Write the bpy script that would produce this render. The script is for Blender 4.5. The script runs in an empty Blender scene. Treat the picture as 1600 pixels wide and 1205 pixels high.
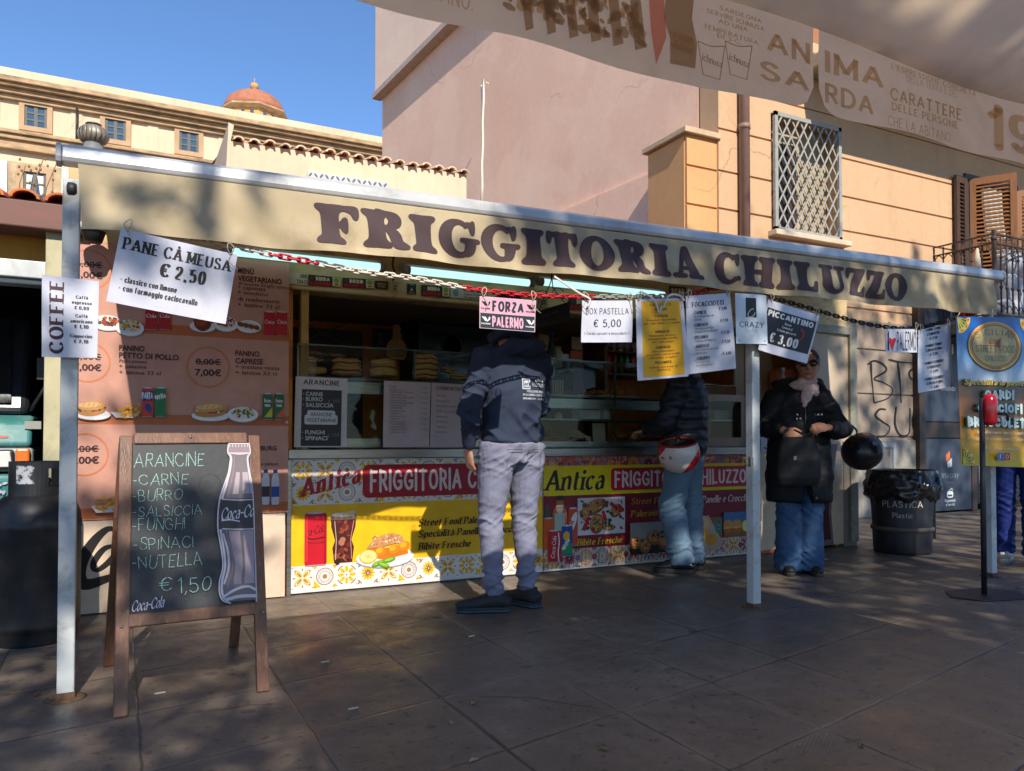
import bpy, bmesh, math, random
from mathutils import Vector, Matrix, noise as mnoise
from mathutils.geometry import tessellate_polygon
import numpy as np

SC = bpy.context.scene
COL = SC.collection
rnd = random.Random(7)
R = math.radians

# ------------------------------------------------------------------ camera
FPX = 1200.0                       # focal length in pixels of a 1600 px wide frame
YAW, PITCH, CAMZ = R(27.05), R(1.2), 1.0
SHIFT = (690 - 602.5 - FPX * math.tan(PITCH)) / 1600.0
cam = bpy.data.cameras.new('camera')
cam.sensor_width = 36.0
cam.lens = FPX / 1600.0 * 36.0
cam.shift_y = SHIFT
cam.clip_start, cam.clip_end = 0.05, 600.0
camo = bpy.data.objects.new('camera', cam)
COL.objects.link(camo)
camo.location = (0, 0, CAMZ)
camo.rotation_euler = (R(90) + PITCH, 0, -YAW)
SC.camera = camo

# ------------------------------------------------------------------ sky and sun
SUN_DIR = Vector((0.15, 1.0, -0.78)).normalized()      # way the light travels
SUN_EL = math.asin(-SUN_DIR.z)
w = bpy.data.worlds.new('World')
SC.world = w
w.use_nodes = True
nt = w.node_tree
nt.nodes.clear()
wo = nt.nodes.new('ShaderNodeOutputWorld')
bg = nt.nodes.new('ShaderNodeBackground')
sky = nt.nodes.new('ShaderNodeTexSky')
sky.sky_type = 'NISHITA'
sky.sun_disc = False
sky.sun_elevation = SUN_EL
sky.sun_rotation = math.atan2(-SUN_DIR.x, -SUN_DIR.y)
sky.altitude = 20
sky.air_density = 1.0
sky.dust_density = 0.1
sky.ozone_density = 8.0
bg.inputs['Strength'].default_value = 0.14
nt.links.new(sky.outputs[0], bg.inputs[0])
nt.links.new(bg.outputs[0], wo.inputs[0])
sl = bpy.data.lights.new('sun', 'SUN')
sl.energy = 4.0
sl.angle = R(0.5)
sl.color = (1.0, 0.93, 0.82)
so = bpy.data.objects.new('sun', sl)
COL.objects.link(so)
so.location = (-2, -12, 14)
so.rotation_euler = SUN_DIR.to_track_quat('-Z', 'Y').to_euler()
SC.view_settings.view_transform = 'Standard'
SC.view_settings.look = 'None'
SC.view_settings.gamma = 1.0
SC.view_settings.exposure = 0.5
SC.cycles.max_bounces = 8
SC.cycles.transparent_max_bounces = 12
SC.cycles.caustics_reflective = False
SC.cycles.caustics_refractive = False
SC.cycles.sample_clamp_indirect = 6.0

# ------------------------------------------------------------------ geometry of the photograph
CAM = Vector((0, 0, CAMZ))
_F = Vector((math.sin(YAW) * math.cos(PITCH), math.cos(YAW) * math.cos(PITCH), math.sin(PITCH)))
_R = Vector((math.cos(YAW), -math.sin(YAW), 0))
_U = _R.cross(_F)
def ray(px, py):
    return _F + _R * ((px - 800) / FPX) + _U * ((602.5 - py) / FPX + SHIFT * 1600 / FPX)
def at(px, py, Y):
    r = ray(px, py); return CAM + r * (Y / r.y)
def atx(px, py, X):
    r = ray(px, py); return CAM + r * (X / r.x)
def gd(px, py, z=0.0):
    r = ray(px, py); return CAM + r * ((z - CAMZ) / r.z)

# ------------------------------------------------------------------ materials
def S(r, g, b):
    def f(c):
        c /= 255.0
        return c / 12.92 if c <= 0.04045 else ((c + 0.055) / 1.055) ** 2.4
    return (f(r), f(g), f(b))
MATS = {}
class NT:
    def __init__(s, name):
        s.m = bpy.data.materials.new(name); s.m.use_nodes = True
        s.t = s.m.node_tree; s.t.nodes.clear()
        s.o = s.n('ShaderNodeOutputMaterial')
    def n(s, typ, **kw):
        n = s.t.nodes.new(typ)
        for k, v in kw.items():
            if k.startswith('i_'):
                key = k[2:]; key = int(key) if key.isdigit() else key.replace('_', ' ')
                n.inputs[key].default_value = v
            else: setattr(n, k, v)
        return n
    def l(s, a, b): s.t.links.new(a, b)
    def pos(s): return s.n('ShaderNodeNewGeometry').outputs['Position']
    def obj(s): return s.n('ShaderNodeTexCoord').outputs['Object']
    def mapv(s, vec, scale):
        m = s.n('ShaderNodeMapping'); m.inputs['Scale'].default_value = scale; s.l(vec, m.inputs[0]); return m.outputs[0]
    def noise(s, vec, scale, detail=4, rough=.55, dist=0):
        n = s.n('ShaderNodeTexNoise'); n.inputs['Scale'].default_value = scale; n.inputs['Detail'].default_value = detail
        n.inputs['Roughness'].default_value = rough; n.inputs['Distortion'].default_value = dist
        s.l(vec, n.inputs['Vector']); return n.outputs['Fac']
    def ramp(s, fac, stops):
        r = s.n('ShaderNodeValToRGB'); e = r.color_ramp.elements
        while len(e) < len(stops): e.new(0.5)
        for k, (p, c) in enumerate(stops):
            e[k].position = p; e[k].color = (c, c, c, 1) if not isinstance(c, tuple) else (*c, 1)
        s.l(fac, r.inputs[0]); return r.outputs[0]
    def mix(s, fac, a, b, mode='MIX'):
        m = s.n('ShaderNodeMix', data_type='RGBA', blend_type=mode)
        for sock, v in ((m.inputs[0], fac), (m.inputs[6], a), (m.inputs[7], b)):
            if isinstance(v, (int, float)): sock.default_value = v if sock == m.inputs[0] else (v, v, v, 1)
            elif isinstance(v, tuple): sock.default_value = (*v, 1) if len(v) == 3 else v
            else: s.l(v, sock)
        return m.outputs[2]
    def math(s, op, a, b=0.0, c=0.0):
        m = s.n('ShaderNodeMath', operation=op)
        for k, v in enumerate((a, b, c)):
            if isinstance(v, (int, float)): m.inputs[k].default_value = v
            else: s.l(v, m.inputs[k])
        return m.outputs[0]
    def bsdf(s, color, rough=.6, metal=0.0, spec=.5, normal=None):
        p = s.n('ShaderNodeBsdfPrincipled')
        for nm, v in (('Base Color', color), ('Roughness', rough), ('Metallic', metal), ('Specular IOR Level', spec)):
            if isinstance(v, (int, float)): p.inputs[nm].default_value = v
            elif isinstance(v, tuple): p.inputs[nm].default_value = (*v, 1)
            else: s.l(v, p.inputs[nm])
        if normal is not None: s.l(normal, p.inputs['Normal'])
        return p
    def bump(s, h, strength=.3, dist=.01):
        b = s.n('ShaderNodeBump'); b.inputs['Strength'].default_value = strength; b.inputs['Distance'].default_value = dist
        s.l(h, b.inputs['Height']); return b.outputs[0]
    def out(s, sh): s.l(sh, s.o.inputs[0]); return s.m

def mat(name, c, rough=.6, metal=0.0, var=.12, scale=6.0, bump=0.0, bscale=60.0, spec=.5, dirt=None, world=False, stretch=(1, 1, 1)):
    if name in MATS: return MATS[name]
    t = NT(name); v = t.pos() if world else t.obj()
    v = t.mapv(v, stretch)
    f = t.ramp(t.noise(v, scale, 5), [(.3, 0.0), (.7, 1.0)])
    lo = tuple(x * (1 - var) for x in c); hi = tuple(min(1, x * (1 + var)) for x in c)
    col = t.mix(f, lo, hi)
    if dirt:
        dc, amt, ds = dirt
        d = t.ramp(t.noise(v, ds, 8, .65, .4), [(.52, 0.0), (.72, amt)])
        col = t.mix(d, col, dc)
    nrm = t.bump(t.noise(v, bscale, 5), bump, .004) if bump else None
    rg = t.math('ADD', t.math('MULTIPLY', f, .12), rough - .06)
    m = t.out(t.bsdf(col, rg, metal, spec, nrm).outputs[0])
    MATS[name] = m; return m
def flat(name, c, rough=.55, spec=.4):          # printed ink, paint
    if name in MATS: return MATS[name]
    t = NT(name)
    f = t.ramp(t.noise(t.obj(), 9, 3), [(.35, 0.0), (.65, 1.0)])
    g_ = t.ramp(t.noise(t.obj(), 130, 4, .7), [(.3, 0.0), (.7, 1.0)])
    col = t.mix(t.math('MULTIPLY', g_, .16), t.mix(f, tuple(x * .92 for x in c), tuple(min(1, x * 1.05) for x in c)), tuple(x * .55 for x in c))
    MATS[name] = t.out(t.bsdf(col, rough, 0, spec).outputs[0]); return MATS[name]
def ink(r, g, b, rough=.5):
    return flat('print_%02x%02x%02x' % (r, g, b), S(r, g, b), rough)
def glass(name, tint=(.9, .95, .93), rough=.03, refl=.12):
    if name in MATS: return MATS[name]
    t = NT(name)
    tr = t.n('ShaderNodeBsdfTransparent'); tr.inputs[0].default_value = (*tint, 1)
    gl = t.n('ShaderNodeBsdfGlossy'); gl.inputs['Roughness'].default_value = rough
    lw = t.n('ShaderNodeLayerWeight'); lw.inputs[0].default_value = .5
    f = t.math('ADD', t.math('MULTIPLY', t.math('POWER', lw.outputs['Facing'], 4.0), .3), .012)
    mx = t.n('ShaderNodeMixShader'); t.l(f, mx.inputs[0]); t.l(tr.outputs[0], mx.inputs[1]); t.l(gl.outputs[0], mx.inputs[2])
    MATS[name] = t.out(mx.outputs[0]); return MATS[name]
def emis(name, c, strength):
    if name in MATS: return MATS[name]
    t = NT(name); e = t.n('ShaderNodeEmission'); e.inputs[0].default_value = (*c, 1); e.inputs[1].default_value = strength
    MATS[name] = t.out(e.outputs[0]); return MATS[name]
def cloth(name, c, rough=.85, transl=0.0, var=.1, weave=500, scale=3.0, bump=.15, fold=0.0, stain=None):
    if name in MATS: return MATS[name]
    t = NT(name); v = t.obj()
    f = t.ramp(t.noise(v, scale, 6), [(.3, 0.0), (.7, 1.0)])
    col = t.mix(f, tuple(x * (1 - var) for x in c), tuple(min(1, x * (1 + var)) for x in c))
    if stain:
        d = t.ramp(t.noise(v, stain[2], 8, .7, .6), [(.5, 0.0), (.75, stain[1])]); col = t.mix(d, col, stain[0])
    h = t.noise(v, weave, 2)
    if fold: h = t.math('ADD', t.math('MULTIPLY', h, .15), t.math('MULTIPLY', t.noise(v, fold, 3, .5, 1.2), 1.0))
    nrm = t.bump(h, bump, .012 if fold else .002)
    p = t.bsdf(col, rough, 0, .25, nrm); sh = p.outputs[0]
    if transl:
        tl = t.n('ShaderNodeBsdfTranslucent'); t.l(col, tl.inputs[0])
        mx = t.n('ShaderNodeMixShader'); mx.inputs[0].default_value = transl; t.l(sh, mx.inputs[1]); t.l(tl.outputs[0], mx.inputs[2]); sh = mx.outputs[0]
    MATS[name] = t.out(sh); return MATS[name]
def plaster(name, c, dark, amt=.5, sc=.8, grain=70, bump=.25, streak=True):
    if name in MATS: return MATS[name]
    t = NT(name); v = t.pos()
    f = t.ramp(t.noise(v, sc, 8, .62), [(.3, 0.0), (.7, 1.0)])
    col = t.mix(t.math('MULTIPLY', f, amt * .6), c, dark)
    if streak:
        s_ = t.ramp(t.noise(t.mapv(v, (3.5, 3.5, .18)), 1.6, 7, .7), [(.5, 0.0), (.85, 1.0)])
        col = t.mix(t.math('MULTIPLY', s_, amt), col, dark)
    f2 = t.ramp(t.noise(v, 14, 6, .7), [(.35, 0.0), (.75, 1.0)])
    col = t.mix(t.math('MULTIPLY', f2, .16), col, tuple(x * .6 for x in dark))
    vo = t.n('ShaderNodeTexVoronoi', feature='DISTANCE_TO_EDGE'); vo.inputs['Scale'].default_value = .32
    nz = t.n('ShaderNodeTexNoise'); nz.inputs['Scale'].default_value = 1.1; nz.inputs['Detail'].default_value = 9; t.l(v, nz.inputs['Vector'])
    sv = t.n('ShaderNodeVectorMath', operation='MULTIPLY_ADD'); t.l(nz.outputs['Color'], sv.inputs[0]); sv.inputs[1].default_value = (1.1, 1.1, 1.1); t.l(v, sv.inputs[2]); t.l(sv.outputs[0], vo.inputs['Vector'])
    ck = t.math('MULTIPLY', t.ramp(vo.outputs['Distance'], [(0.0, .55), (.004, 0.0)]), t.ramp(t.noise(v, .5, 2), [(.5, 0.0), (.58, 1.0)]))
    col = t.mix(ck, col, tuple(x * .45 for x in dark)); pa = t.ramp(t.noise(v, .55, 3, .5, .8), [(.56, 0.0), (.6, .22)]); col = t.mix(pa, col, tuple(min(1, x * 1.12) for x in c))
    h = t.math('ADD', t.math('MULTIPLY', t.noise(v, grain, 4), .5), t.noise(v, 4, 6, .6))
    MATS[name] = t.out(t.bsdf(col, .88, 0, .25, t.bump(h, bump, .012)).outputs[0]); return MATS[name]

# ------------------------------------------------------------------ mesh builder
ORG = {}
def org(o): return ORG.get(o.name, Vector((0, 0, 0)))
class MB:
    def __init__(s): s.v, s.f, s.mi, s.sm = [], [], [], []
    def add(s, vs, fs, mi=0, sm=False):
        b = len(s.v); s.v += [tuple(x) for x in vs]
        for f in fs: s.f.append(tuple(b + k for k in f)); s.mi.append(mi); s.sm.append(sm)
        return s
    def quad(s, a, b, c, d, mi=0): return s.add([a, b, c, d], [(0, 1, 2, 3)], mi)
    def box(s, x0, x1, y0, y1, z0, z1, mi=0):
        vs = [(x, y, z) for x in (x0, x1) for y in (y0, y1) for z in (z0, z1)]
        return s.add(vs, [(0, 1, 3, 2), (4, 6, 7, 5), (0, 4, 5, 1), (2, 3, 7, 6), (0, 2, 6, 4), (1, 5, 7, 3)], mi)
    def obox(s, c, ax, ay, az, mi=0):              # centre and three half vectors
        c, ax, ay, az = Vector(c), Vector(ax), Vector(ay), Vector(az)
        vs = [c + ax * i + ay * j + az * k for i in (-1, 1) for j in (-1, 1) for k in (-1, 1)]
        return s.add(vs, [(0, 1, 3, 2), (4, 6, 7, 5), (0, 4, 5, 1), (2, 3, 7, 6), (0, 2, 6, 4), (1, 5, 7, 3)], mi)
    def bar(s, a, b, wx, wy, mi=0, up=(0, 0, 1)):  # square bar between two points
        a, b = Vector(a), Vector(b); t = (b - a); L = t.length; t.normalize(); up = Vector(up)
        if abs(t.dot(up)) > .95: up = Vector((0, 1, 0))
        x = t.cross(up).normalized(); y = x.cross(t)
        return s.obox((a + b) / 2, x * wx / 2, y * wy / 2, t * L / 2, mi)
    def prism(s, pts, ext, mi=0):                  # 3D polygon extruded by a vector
        n = len(pts); ext = Vector(ext); p = [Vector(q) for q in pts]
        fs = [tuple(range(n))[::-1], tuple(range(n, 2 * n))] + [(k, (k + 1) % n, n + (k + 1) % n, n + k) for k in range(n)]
        return s.add(p + [q + ext for q in p], fs, mi)
    def loft(s, pts, rads, seg=12, mi=0, hint=(1, 0, 0), caps=True, sm=True, rnd_caps=False):
        P = [Vector(p) for p in pts]; Rr = [r if isinstance(r, (tuple, list)) else (r, r) for r in rads]
        if rnd_caps:
            t0 = (P[0] - P[1]).normalized(); t1 = (P[-1] - P[-2]).normalized()
            r0 = min(Rr[0]); r1 = min(Rr[-1])
            P = [P[0] + t0 * r0 * .9, P[0] + t0 * r0 * .6] + P + [P[-1] + t1 * r1 * .6, P[-1] + t1 * r1 * .9]
            Rr = [tuple(x * .35 for x in Rr[0]), tuple(x * .78 for x in Rr[0])] + Rr + [tuple(x * .78 for x in Rr[-1]), tuple(x * .35 for x in Rr[-1])]
        n = len(P); vs, fs = [], []; h = Vector(hint)
        for k in range(n):
            t = (P[min(k + 1, n - 1)] - P[max(k - 1, 0)]).normalized()
            a = h - t * h.dot(t)
            if a.length < .05: a = Vector((0, 1, 0)) - t * t.y
            a.normalize(); b = t.cross(a); h = a
            for j in range(seg):
                an = 2 * math.pi * j / seg
                vs.append(P[k] + a * (Rr[k][0] * math.cos(an)) + b * (Rr[k][1] * math.sin(an)))
        for k in range(n - 1):
            for j in range(seg):
                j2 = (j + 1) % seg
                fs.append((k * seg + j, k * seg + j2, (k + 1) * seg + j2, (k + 1) * seg + j))
        if caps: fs += [tuple(range(seg))[::-1], tuple((n - 1) * seg + j for j in range(seg))]
        return s.add(vs, fs, mi, sm)
    def tube(s, pts, r, seg=8, mi=0): return s.loft(pts, [r] * len(pts), seg, mi)
    def cyl(s, a, b, r, seg=16, mi=0, sm=True): return s.loft([a, b], [r, r], seg, mi, sm=sm)
    def lathe(s, prof, c, seg=24, mi=0, axis=(0, 0, 1), sm=True, sx=1.0, sy=1.0):
        c = Vector(c); q = Vector(axis).to_track_quat('Z', 'Y'); vs, fs = [], []; n = len(prof)
        for (r, z) in prof:
            for j in range(seg):
                an = 2 * math.pi * j / seg
                vs.append(c + q @ Vector((r * sx * math.cos(an), r * sy * math.sin(an), z)))
        for k in range(n - 1):
            for j in range(seg):
                j2 = (j + 1) % seg
                fs.append((k * seg + j, k * seg + j2, (k + 1) * seg + j2, (k + 1) * seg + j))
        fs += [tuple(range(seg))[::-1], tuple((n - 1) * seg + j for j in range(seg))]
        return s.add(vs, fs, mi, sm)
    def ball(s, c, rx, ry=None, rz=None, seg=14, rings=8, mi=0):
        ry = ry or rx; rz = rz or rx; c = Vector(c); vs, fs = [], []
        for i in range(1, rings):
            th = math.pi * i / rings
            for j in range(seg):
                an = 2 * math.pi * j / seg
                vs.append(c + Vector((rx * math.sin(th) * math.cos(an), ry * math.sin(th) * math.sin(an), -rz * math.cos(th))))
        for i in range(rings - 2):
            for j in range(seg):
                j2 = (j + 1) % seg
                fs.append((i * seg + j, i * seg + j2, (i + 1) * seg + j2, (i + 1) * seg + j))
        b = len(vs); vs += [c - Vector((0, 0, rz)), c + Vector((0, 0, rz))]
        for j in range(seg):
            j2 = (j + 1) % seg
            fs.append((b, j2, j)); fs.append((b + 1, (rings - 2) * seg + j, (rings - 2) * seg + j2))
        return s.add(vs, fs, mi, True)
    def grid(s, fn, nu, nv, mi=0, sm=True):
        vs = [fn(i / nu, j / nv) for j in range(nv + 1) for i in range(nu + 1)]
        fs = [(j * (nu + 1) + i, j * (nu + 1) + i + 1, (j + 1) * (nu + 1) + i + 1, (j + 1) * (nu + 1) + i) for j in range(nv) for i in range(nu)]
        return s.add(vs, fs, mi, sm)
    def build(s, name, mats, parent=None, loc=None, bev=0.0, bseg=2, local=False, solid=0.0):
        if not isinstance(mats, (list, tuple)): mats = [mats]
        me = bpy.data.meshes.new(name)
        if loc is None: loc = (0, 0, 0) if parent is None else org(parent)
        L = Vector(loc); po = org(parent) if parent is not None else Vector((0, 0, 0))
        if local: L = Vector((0, 0, 0)); po = Vector((0, 0, 0))
        me.from_pydata([(v[0] - L.x, v[1] - L.y, v[2] - L.z) for v in s.v], [], s.f)
        for m in mats: me.materials.append(m)
        me.polygons.foreach_set('material_index', s.mi)
        me.polygons.foreach_set('use_smooth', s.sm)
        me.update()
        o = bpy.data.objects.new(name, me); COL.objects.link(o)
        if parent is not None: o.parent = parent
        o.location = L - po
        ORG[o.name] = L.copy()
        if bev:
            b = o.modifiers.new('bevel', 'BEVEL'); b.width = bev; b.segments = bseg; b.limit_method = 'ANGLE'; b.angle_limit = R(40)
        if solid:
            b = o.modifiers.new('solid', 'SOLIDIFY'); b.thickness = solid; b.offset = 0
        return o
def empty(name, loc, rz=0.0):
    o = bpy.data.objects.new(name, None); COL.objects.link(o); o.location = loc; o.rotation_euler.z = rz
    o.empty_display_size = .1; ORG[o.name] = Vector(loc); return o
def tag(o, label=None, cat=None, group=None, kind=None):
    if label: o['label'] = label
    if cat: o['category'] = cat
    if group: o['group'] = group
    if kind: o['kind'] = kind
    return o
def copy_tree(o, parent=None):
    c = o.copy(); COL.objects.link(c)
    if parent is not None: c.parent = parent
    ORG[c.name] = org(o).copy()
    for ch in list(o.children): copy_tree(ch, c)
    return c

# ------------------------------------------------------------------ lettering
def cr(pts, n=6, closed=False):
    P = [Vector(p) for p in pts]; out = []; N = len(P)
    for i in range(N if closed else N - 1):
        p0 = P[(i - 1) % N] if closed or i > 0 else P[0] * 2 - P[1]
        p1 = P[i]; p2 = P[(i + 1) % N]
        p3 = P[(i + 2) % N] if closed or i + 2 < N else P[-1] * 2 - P[-2]
        for k in range(n):
            t = k / n
            out.append(.5 * ((2 * p1) + (p2 - p0) * t + (2 * p0 - 5 * p1 + 4 * p2 - p3) * t * t + (3 * p1 - p0 - 3 * p2 + p3) * t ** 3))
    out.append(P[0].copy() if closed else P[-1]); return out
_O = lambda w, h, y0=0.0: '~o %g,%g %g,%g %g,%g %g,%g %g,%g %g,%g %g,%g %g,%g' % (w / 2, y0 + h, w * .15, y0 + h * .87, 0, y0 + h * .5, w * .15, y0 + h * .13, w / 2, y0, w * .85, y0 + h * .13, w, y0 + h * .5, w * .85, y0 + h * .87)
GL = {
 'A': (.8, '0,0 .4,1|.4,1 .8,0|.14,.34 .66,.34'), 'B': (.58, '0,0 0,1|~0,1 .28,1 .48,.92 .52,.76 .45,.6 .26,.53 0,.53|~0,.53 .3,.53 .52,.43 .58,.26 .5,.08 .3,0 0,0'),
 'C': (.74, '~.74,.78 .62,.94 .42,1 .2,.92 .04,.7 0,.5 .04,.3 .2,.08 .42,0 .62,.06 .74,.22'), 'D': (.72, '0,0 0,1|~0,1 .3,1 .55,.9 .7,.7 .72,.5 .7,.3 .55,.1 .3,0 0,0'),
 'E': (.56, '0,0 0,1|0,1 .54,1|0,.52 .42,.52|0,0 .56,0'), 'F': (.54, '0,0 0,1|0,1 .54,1|0,.5 .42,.5'),
 'G': (.76, '~.72,.78 .6,.95 .4,1 .2,.92 .04,.7 0,.5 .04,.3 .2,.08 .42,0 .62,.06 .74,.2|.74,.12 .74,.44|.46,.44 .78,.44'),
 'H': (.7, '0,0 0,1|.7,0 .7,1|0,.5 .7,.5'), 'I': (.0, '0,0 0,1'), 'J': (.4, '~.4,1 .4,.6 .4,.25 .3,.05 .15,0 0,.12'), 'K': (.64, '0,0 0,1|.58,1 0,.42|.2,.6 .64,0'),
 'L': (.54, '0,0 0,1|0,0 .54,0'), 'M': (.84, '0,0 0,1|0,1 .42,.12|.42,.12 .84,1|.84,1 .84,0'), 'N': (.68, '0,0 0,1|0,1 .68,0|.68,0 .68,1'), 'O': (.78, _O(.78, 1)),
 'P': (.56, '0,0 0,1|~0,1 .28,1 .5,.92 .56,.74 .5,.55 .28,.46 0,.46'), 'Q': (.78, _O(.78, 1) + '|.45,.25 .75,-.08'), 'R': (.6, '0,0 0,1|~0,1 .28,1 .5,.93 .54,.76 .5,.58 .28,.5 0,.5|.26,.5 .62,0'),
 'S': (.58, '~.54,.8 .44,.95 .28,1 .1,.94 .02,.78 .1,.62 .3,.52 .5,.41 .58,.25 .5,.07 .28,0 .1,.05 0,.2'), 'T': (.7, '0,1 .7,1|.35,0 .35,1'), 'U': (.66, '~0,1 0,.6 .01,.3 .1,.08 .33,0 .56,.08 .65,.3 .66,.6 .66,1'),
 'V': (.74, '0,1 .37,0|.37,0 .74,1'), 'W': (1.05, '0,1 .26,0|.26,0 .52,.9|.52,.9 .79,0|.79,0 1.05,1'), 'X': (.66, '0,1 .66,0|.66,1 0,0'), 'Y': (.7, '0,1 .35,.48|.7,1 .35,.48|.35,.48 .35,0'), 'Z': (.62, '0,1 .62,1|.62,1 0,0|0,0 .62,0'),
 'a': (.44, '~.04,.56 .2,.66 .36,.6 .42,.45 .42,.2 .42,0|~.42,.38 .2,.38 .03,.28 .02,.1 .15,0 .3,.04 .42,.18'), 'b': (.46, '0,0 0,1|' + _O(.46, .66)), 'c': (.42, '~.42,.54 .3,.65 .15,.62 .03,.48 0,.33 .04,.16 .16,.03 .3,.01 .42,.12'),
 'd': (.46, '.46,0 .46,1|' + _O(.46, .66)), 'e': (.44, '~0,.36 .22,.36 .44,.38 .4,.55 .24,.66 .08,.57 0,.36 .04,.14 .2,0 .34,.03 .44,.14'), 'f': (.32, '~.34,.94 .24,1 .14,.92 .12,.7 .12,.3 .12,0|0,.64 .3,.64'),
 'g': (.46, _O(.44, .64, .02) + '|~.46,.64 .46,.3 .46,-.05 .38,-.24 .2,-.28 .04,-.2'), 'h': (.44, '0,0 0,1|~0,.4 .1,.6 .26,.66 .4,.58 .44,.4 .44,.2 .44,0'), 'i': (0, '0,0 0,.64|d0,.9'), 'j': (.1, '~.1,.64 .1,.2 .08,-.1 -.05,-.25|d.1,.9'), 'k': (.42, '0,0 0,1|.38,.64 0,.26|.14,.38 .42,0'), 'l': (0, '0,0 0,1'),
 'm': (.74, '0,0 0,.64|~0,.4 .1,.6 .22,.66 .34,.58 .37,.4 .37,.2 .37,0|~.37,.4 .47,.6 .59,.66 .71,.58 .74,.4 .74,.2 .74,0'), 'n': (.44, '0,0 0,.64|~0,.4 .1,.6 .26,.66 .4,.58 .44,.4 .44,.2 .44,0'), 'o': (.46, _O(.46, .66)), 'p': (.46, '0,-.3 0,.64|' + _O(.46, .66)), 'q': (.46, '.46,-.3 .46,.64|' + _O(.46, .66)),
 'r': (.3, '0,0 0,.64|~0,.38 .08,.58 .2,.66 .32,.6'), 's': (.38, '~.36,.54 .2,.66 .05,.58 .04,.45 .2,.34 .36,.24 .36,.08 .2,0 0,.1'), 't': (.32, '~.12,.9 .12,.6 .12,.2 .18,.03 .32,.05|0,.64 .3,.64'), 'u': (.44, '~0,.64 0,.4 .02,.15 .14,.01 .3,.05 .44,.25|.44,0 .44,.64'), 'v': (.42, '0,.64 .21,0|.21,0 .42,.64'), 'w': (.62, '0,.64 .16,0|.16,0 .31,.6|.31,.6 .47,0|.47,0 .62,.64'), 'x': (.4, '0,.64 .4,0|.4,.64 0,0'), 'y': (.42, '0,.64 .21,.02|.42,.64 .1,-.28'), 'z': (.38, '0,.64 .38,.64|.38,.64 0,0|0,0 .38,0'),
 '0': (.54, _O(.54, 1)), '1': (.2, '.2,0 .2,1|0,.8 .2,1'), '2': (.54, '~.02,.74 .08,.93 .27,1 .46,.93 .52,.74 .42,.5 .2,.25 0,0|0,0 .56,0'), '3': (.52, '~.03,.84 .12,.96 .27,1 .45,.92 .48,.76 .4,.58 .22,.53|~.22,.53 .44,.47 .52,.28 .45,.07 .25,0 .1,.03 0,.17'),
 '4': (.58, '.42,0 .42,1|.42,1 0,.28|0,.28 .58,.28'), '5': (.52, '.08,1 .48,1|.08,1 .04,.54|~.04,.54 .2,.62 .4,.58 .52,.38 .5,.15 .35,.02 .15,0 0,.12'), '6': (.52, '~.46,.9 .34,1 .18,.95 .04,.7 0,.35 .06,.08 .26,0 .46,.08 .52,.3 .44,.52 .26,.58 .08,.5 .01,.33'), '7': (.52, '0,1 .52,1|.52,1 .16,0'), '8': (.52, _O(.44, .46, .54).replace('~o ', '~o ') + '|' + _O(.5, .54)), '9': (.52, '~.06,.1 .2,0 .36,.05 .48,.3 .52,.65 .46,.92 .26,1 .06,.92 0,.7 .08,.48 .26,.42 .44,.5 .51,.67'),
 '€': (.62, '~.62,.84 .5,.97 .36,1 .2,.9 .12,.7 .1,.5 .12,.3 .2,.1 .36,0 .5,.03 .62,.16|-.02,.6 .46,.6|-.02,.42 .46,.42'), ',': (.06, '.06,.06 0,-.16'), '.': (0, 'd0,.03'), '-': (.34, '0,.42 .34,.42'), '+': (.44, '0,.4 .44,.4|.22,.18 .22,.62'), '(': (.16, '~.16,1.05 .03,.8 0,.45 .03,.1 .16,-.15'), ')': (.16, '~0,1.05 .13,.8 .16,.45 .13,.1 0,-.15'), ':': (0, 'd0,.05|d0,.55'), '*': (0, 'd0,.36'), "'": (0, '0,1 0,.76'), '/': (.4, '0,0 .4,1'),
}
for _a, _b in (('À', 'A'), ('È', 'E'), ('Ù', 'U'), ('à', 'a'), ('è', 'e'), ('ò', 'o')):
    _w, _s = GL[_b]; _t = 1.08 if _b.isupper() else .74
    GL[_a] = (_w, _s + '|%g,%g %g,%g' % (_w * .35, _t + .2, _w * .6, _t + .04))
FONTS = {                          # thick, thin, nib angle, serif (0 none, 1 slab, 2 round), round caps, glyph width, gap
 'serif': (.27, .075, 10, 1, False, .9, .10), 'didone': (.30, .06, 6, 1, False, .85, .12), 'cooper': (.40, .18, 8, 2, True, .62, .045), 'seriflight': (.12, .05, 12, 1, False, .9, .12),
 'chalk': (.055, .05, 0, 0, True, .92, .17), 'brush': (.17, .15, 0, 0, True, .62, .09), 'thin': (.07, .06, 0, 0, True, .85, .13), 'bold': (.23, .21, 0, 0, False, .62, .08), 'fat': (.27, .25, 0, 0, True, .6, .07), 'spray': (.085, .08, 0, 0, True, 1.0, .25), 'script': (.15, .035, 38, 0, True, .86, .02), 'sansb': (.17, .15, 0, 0, False, .74, .11), 'sans': (.105, .095, 0, 0, False, .72, .13), 'italic': (.19, .06, 20, 1, False, .82, .06),
}
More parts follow.
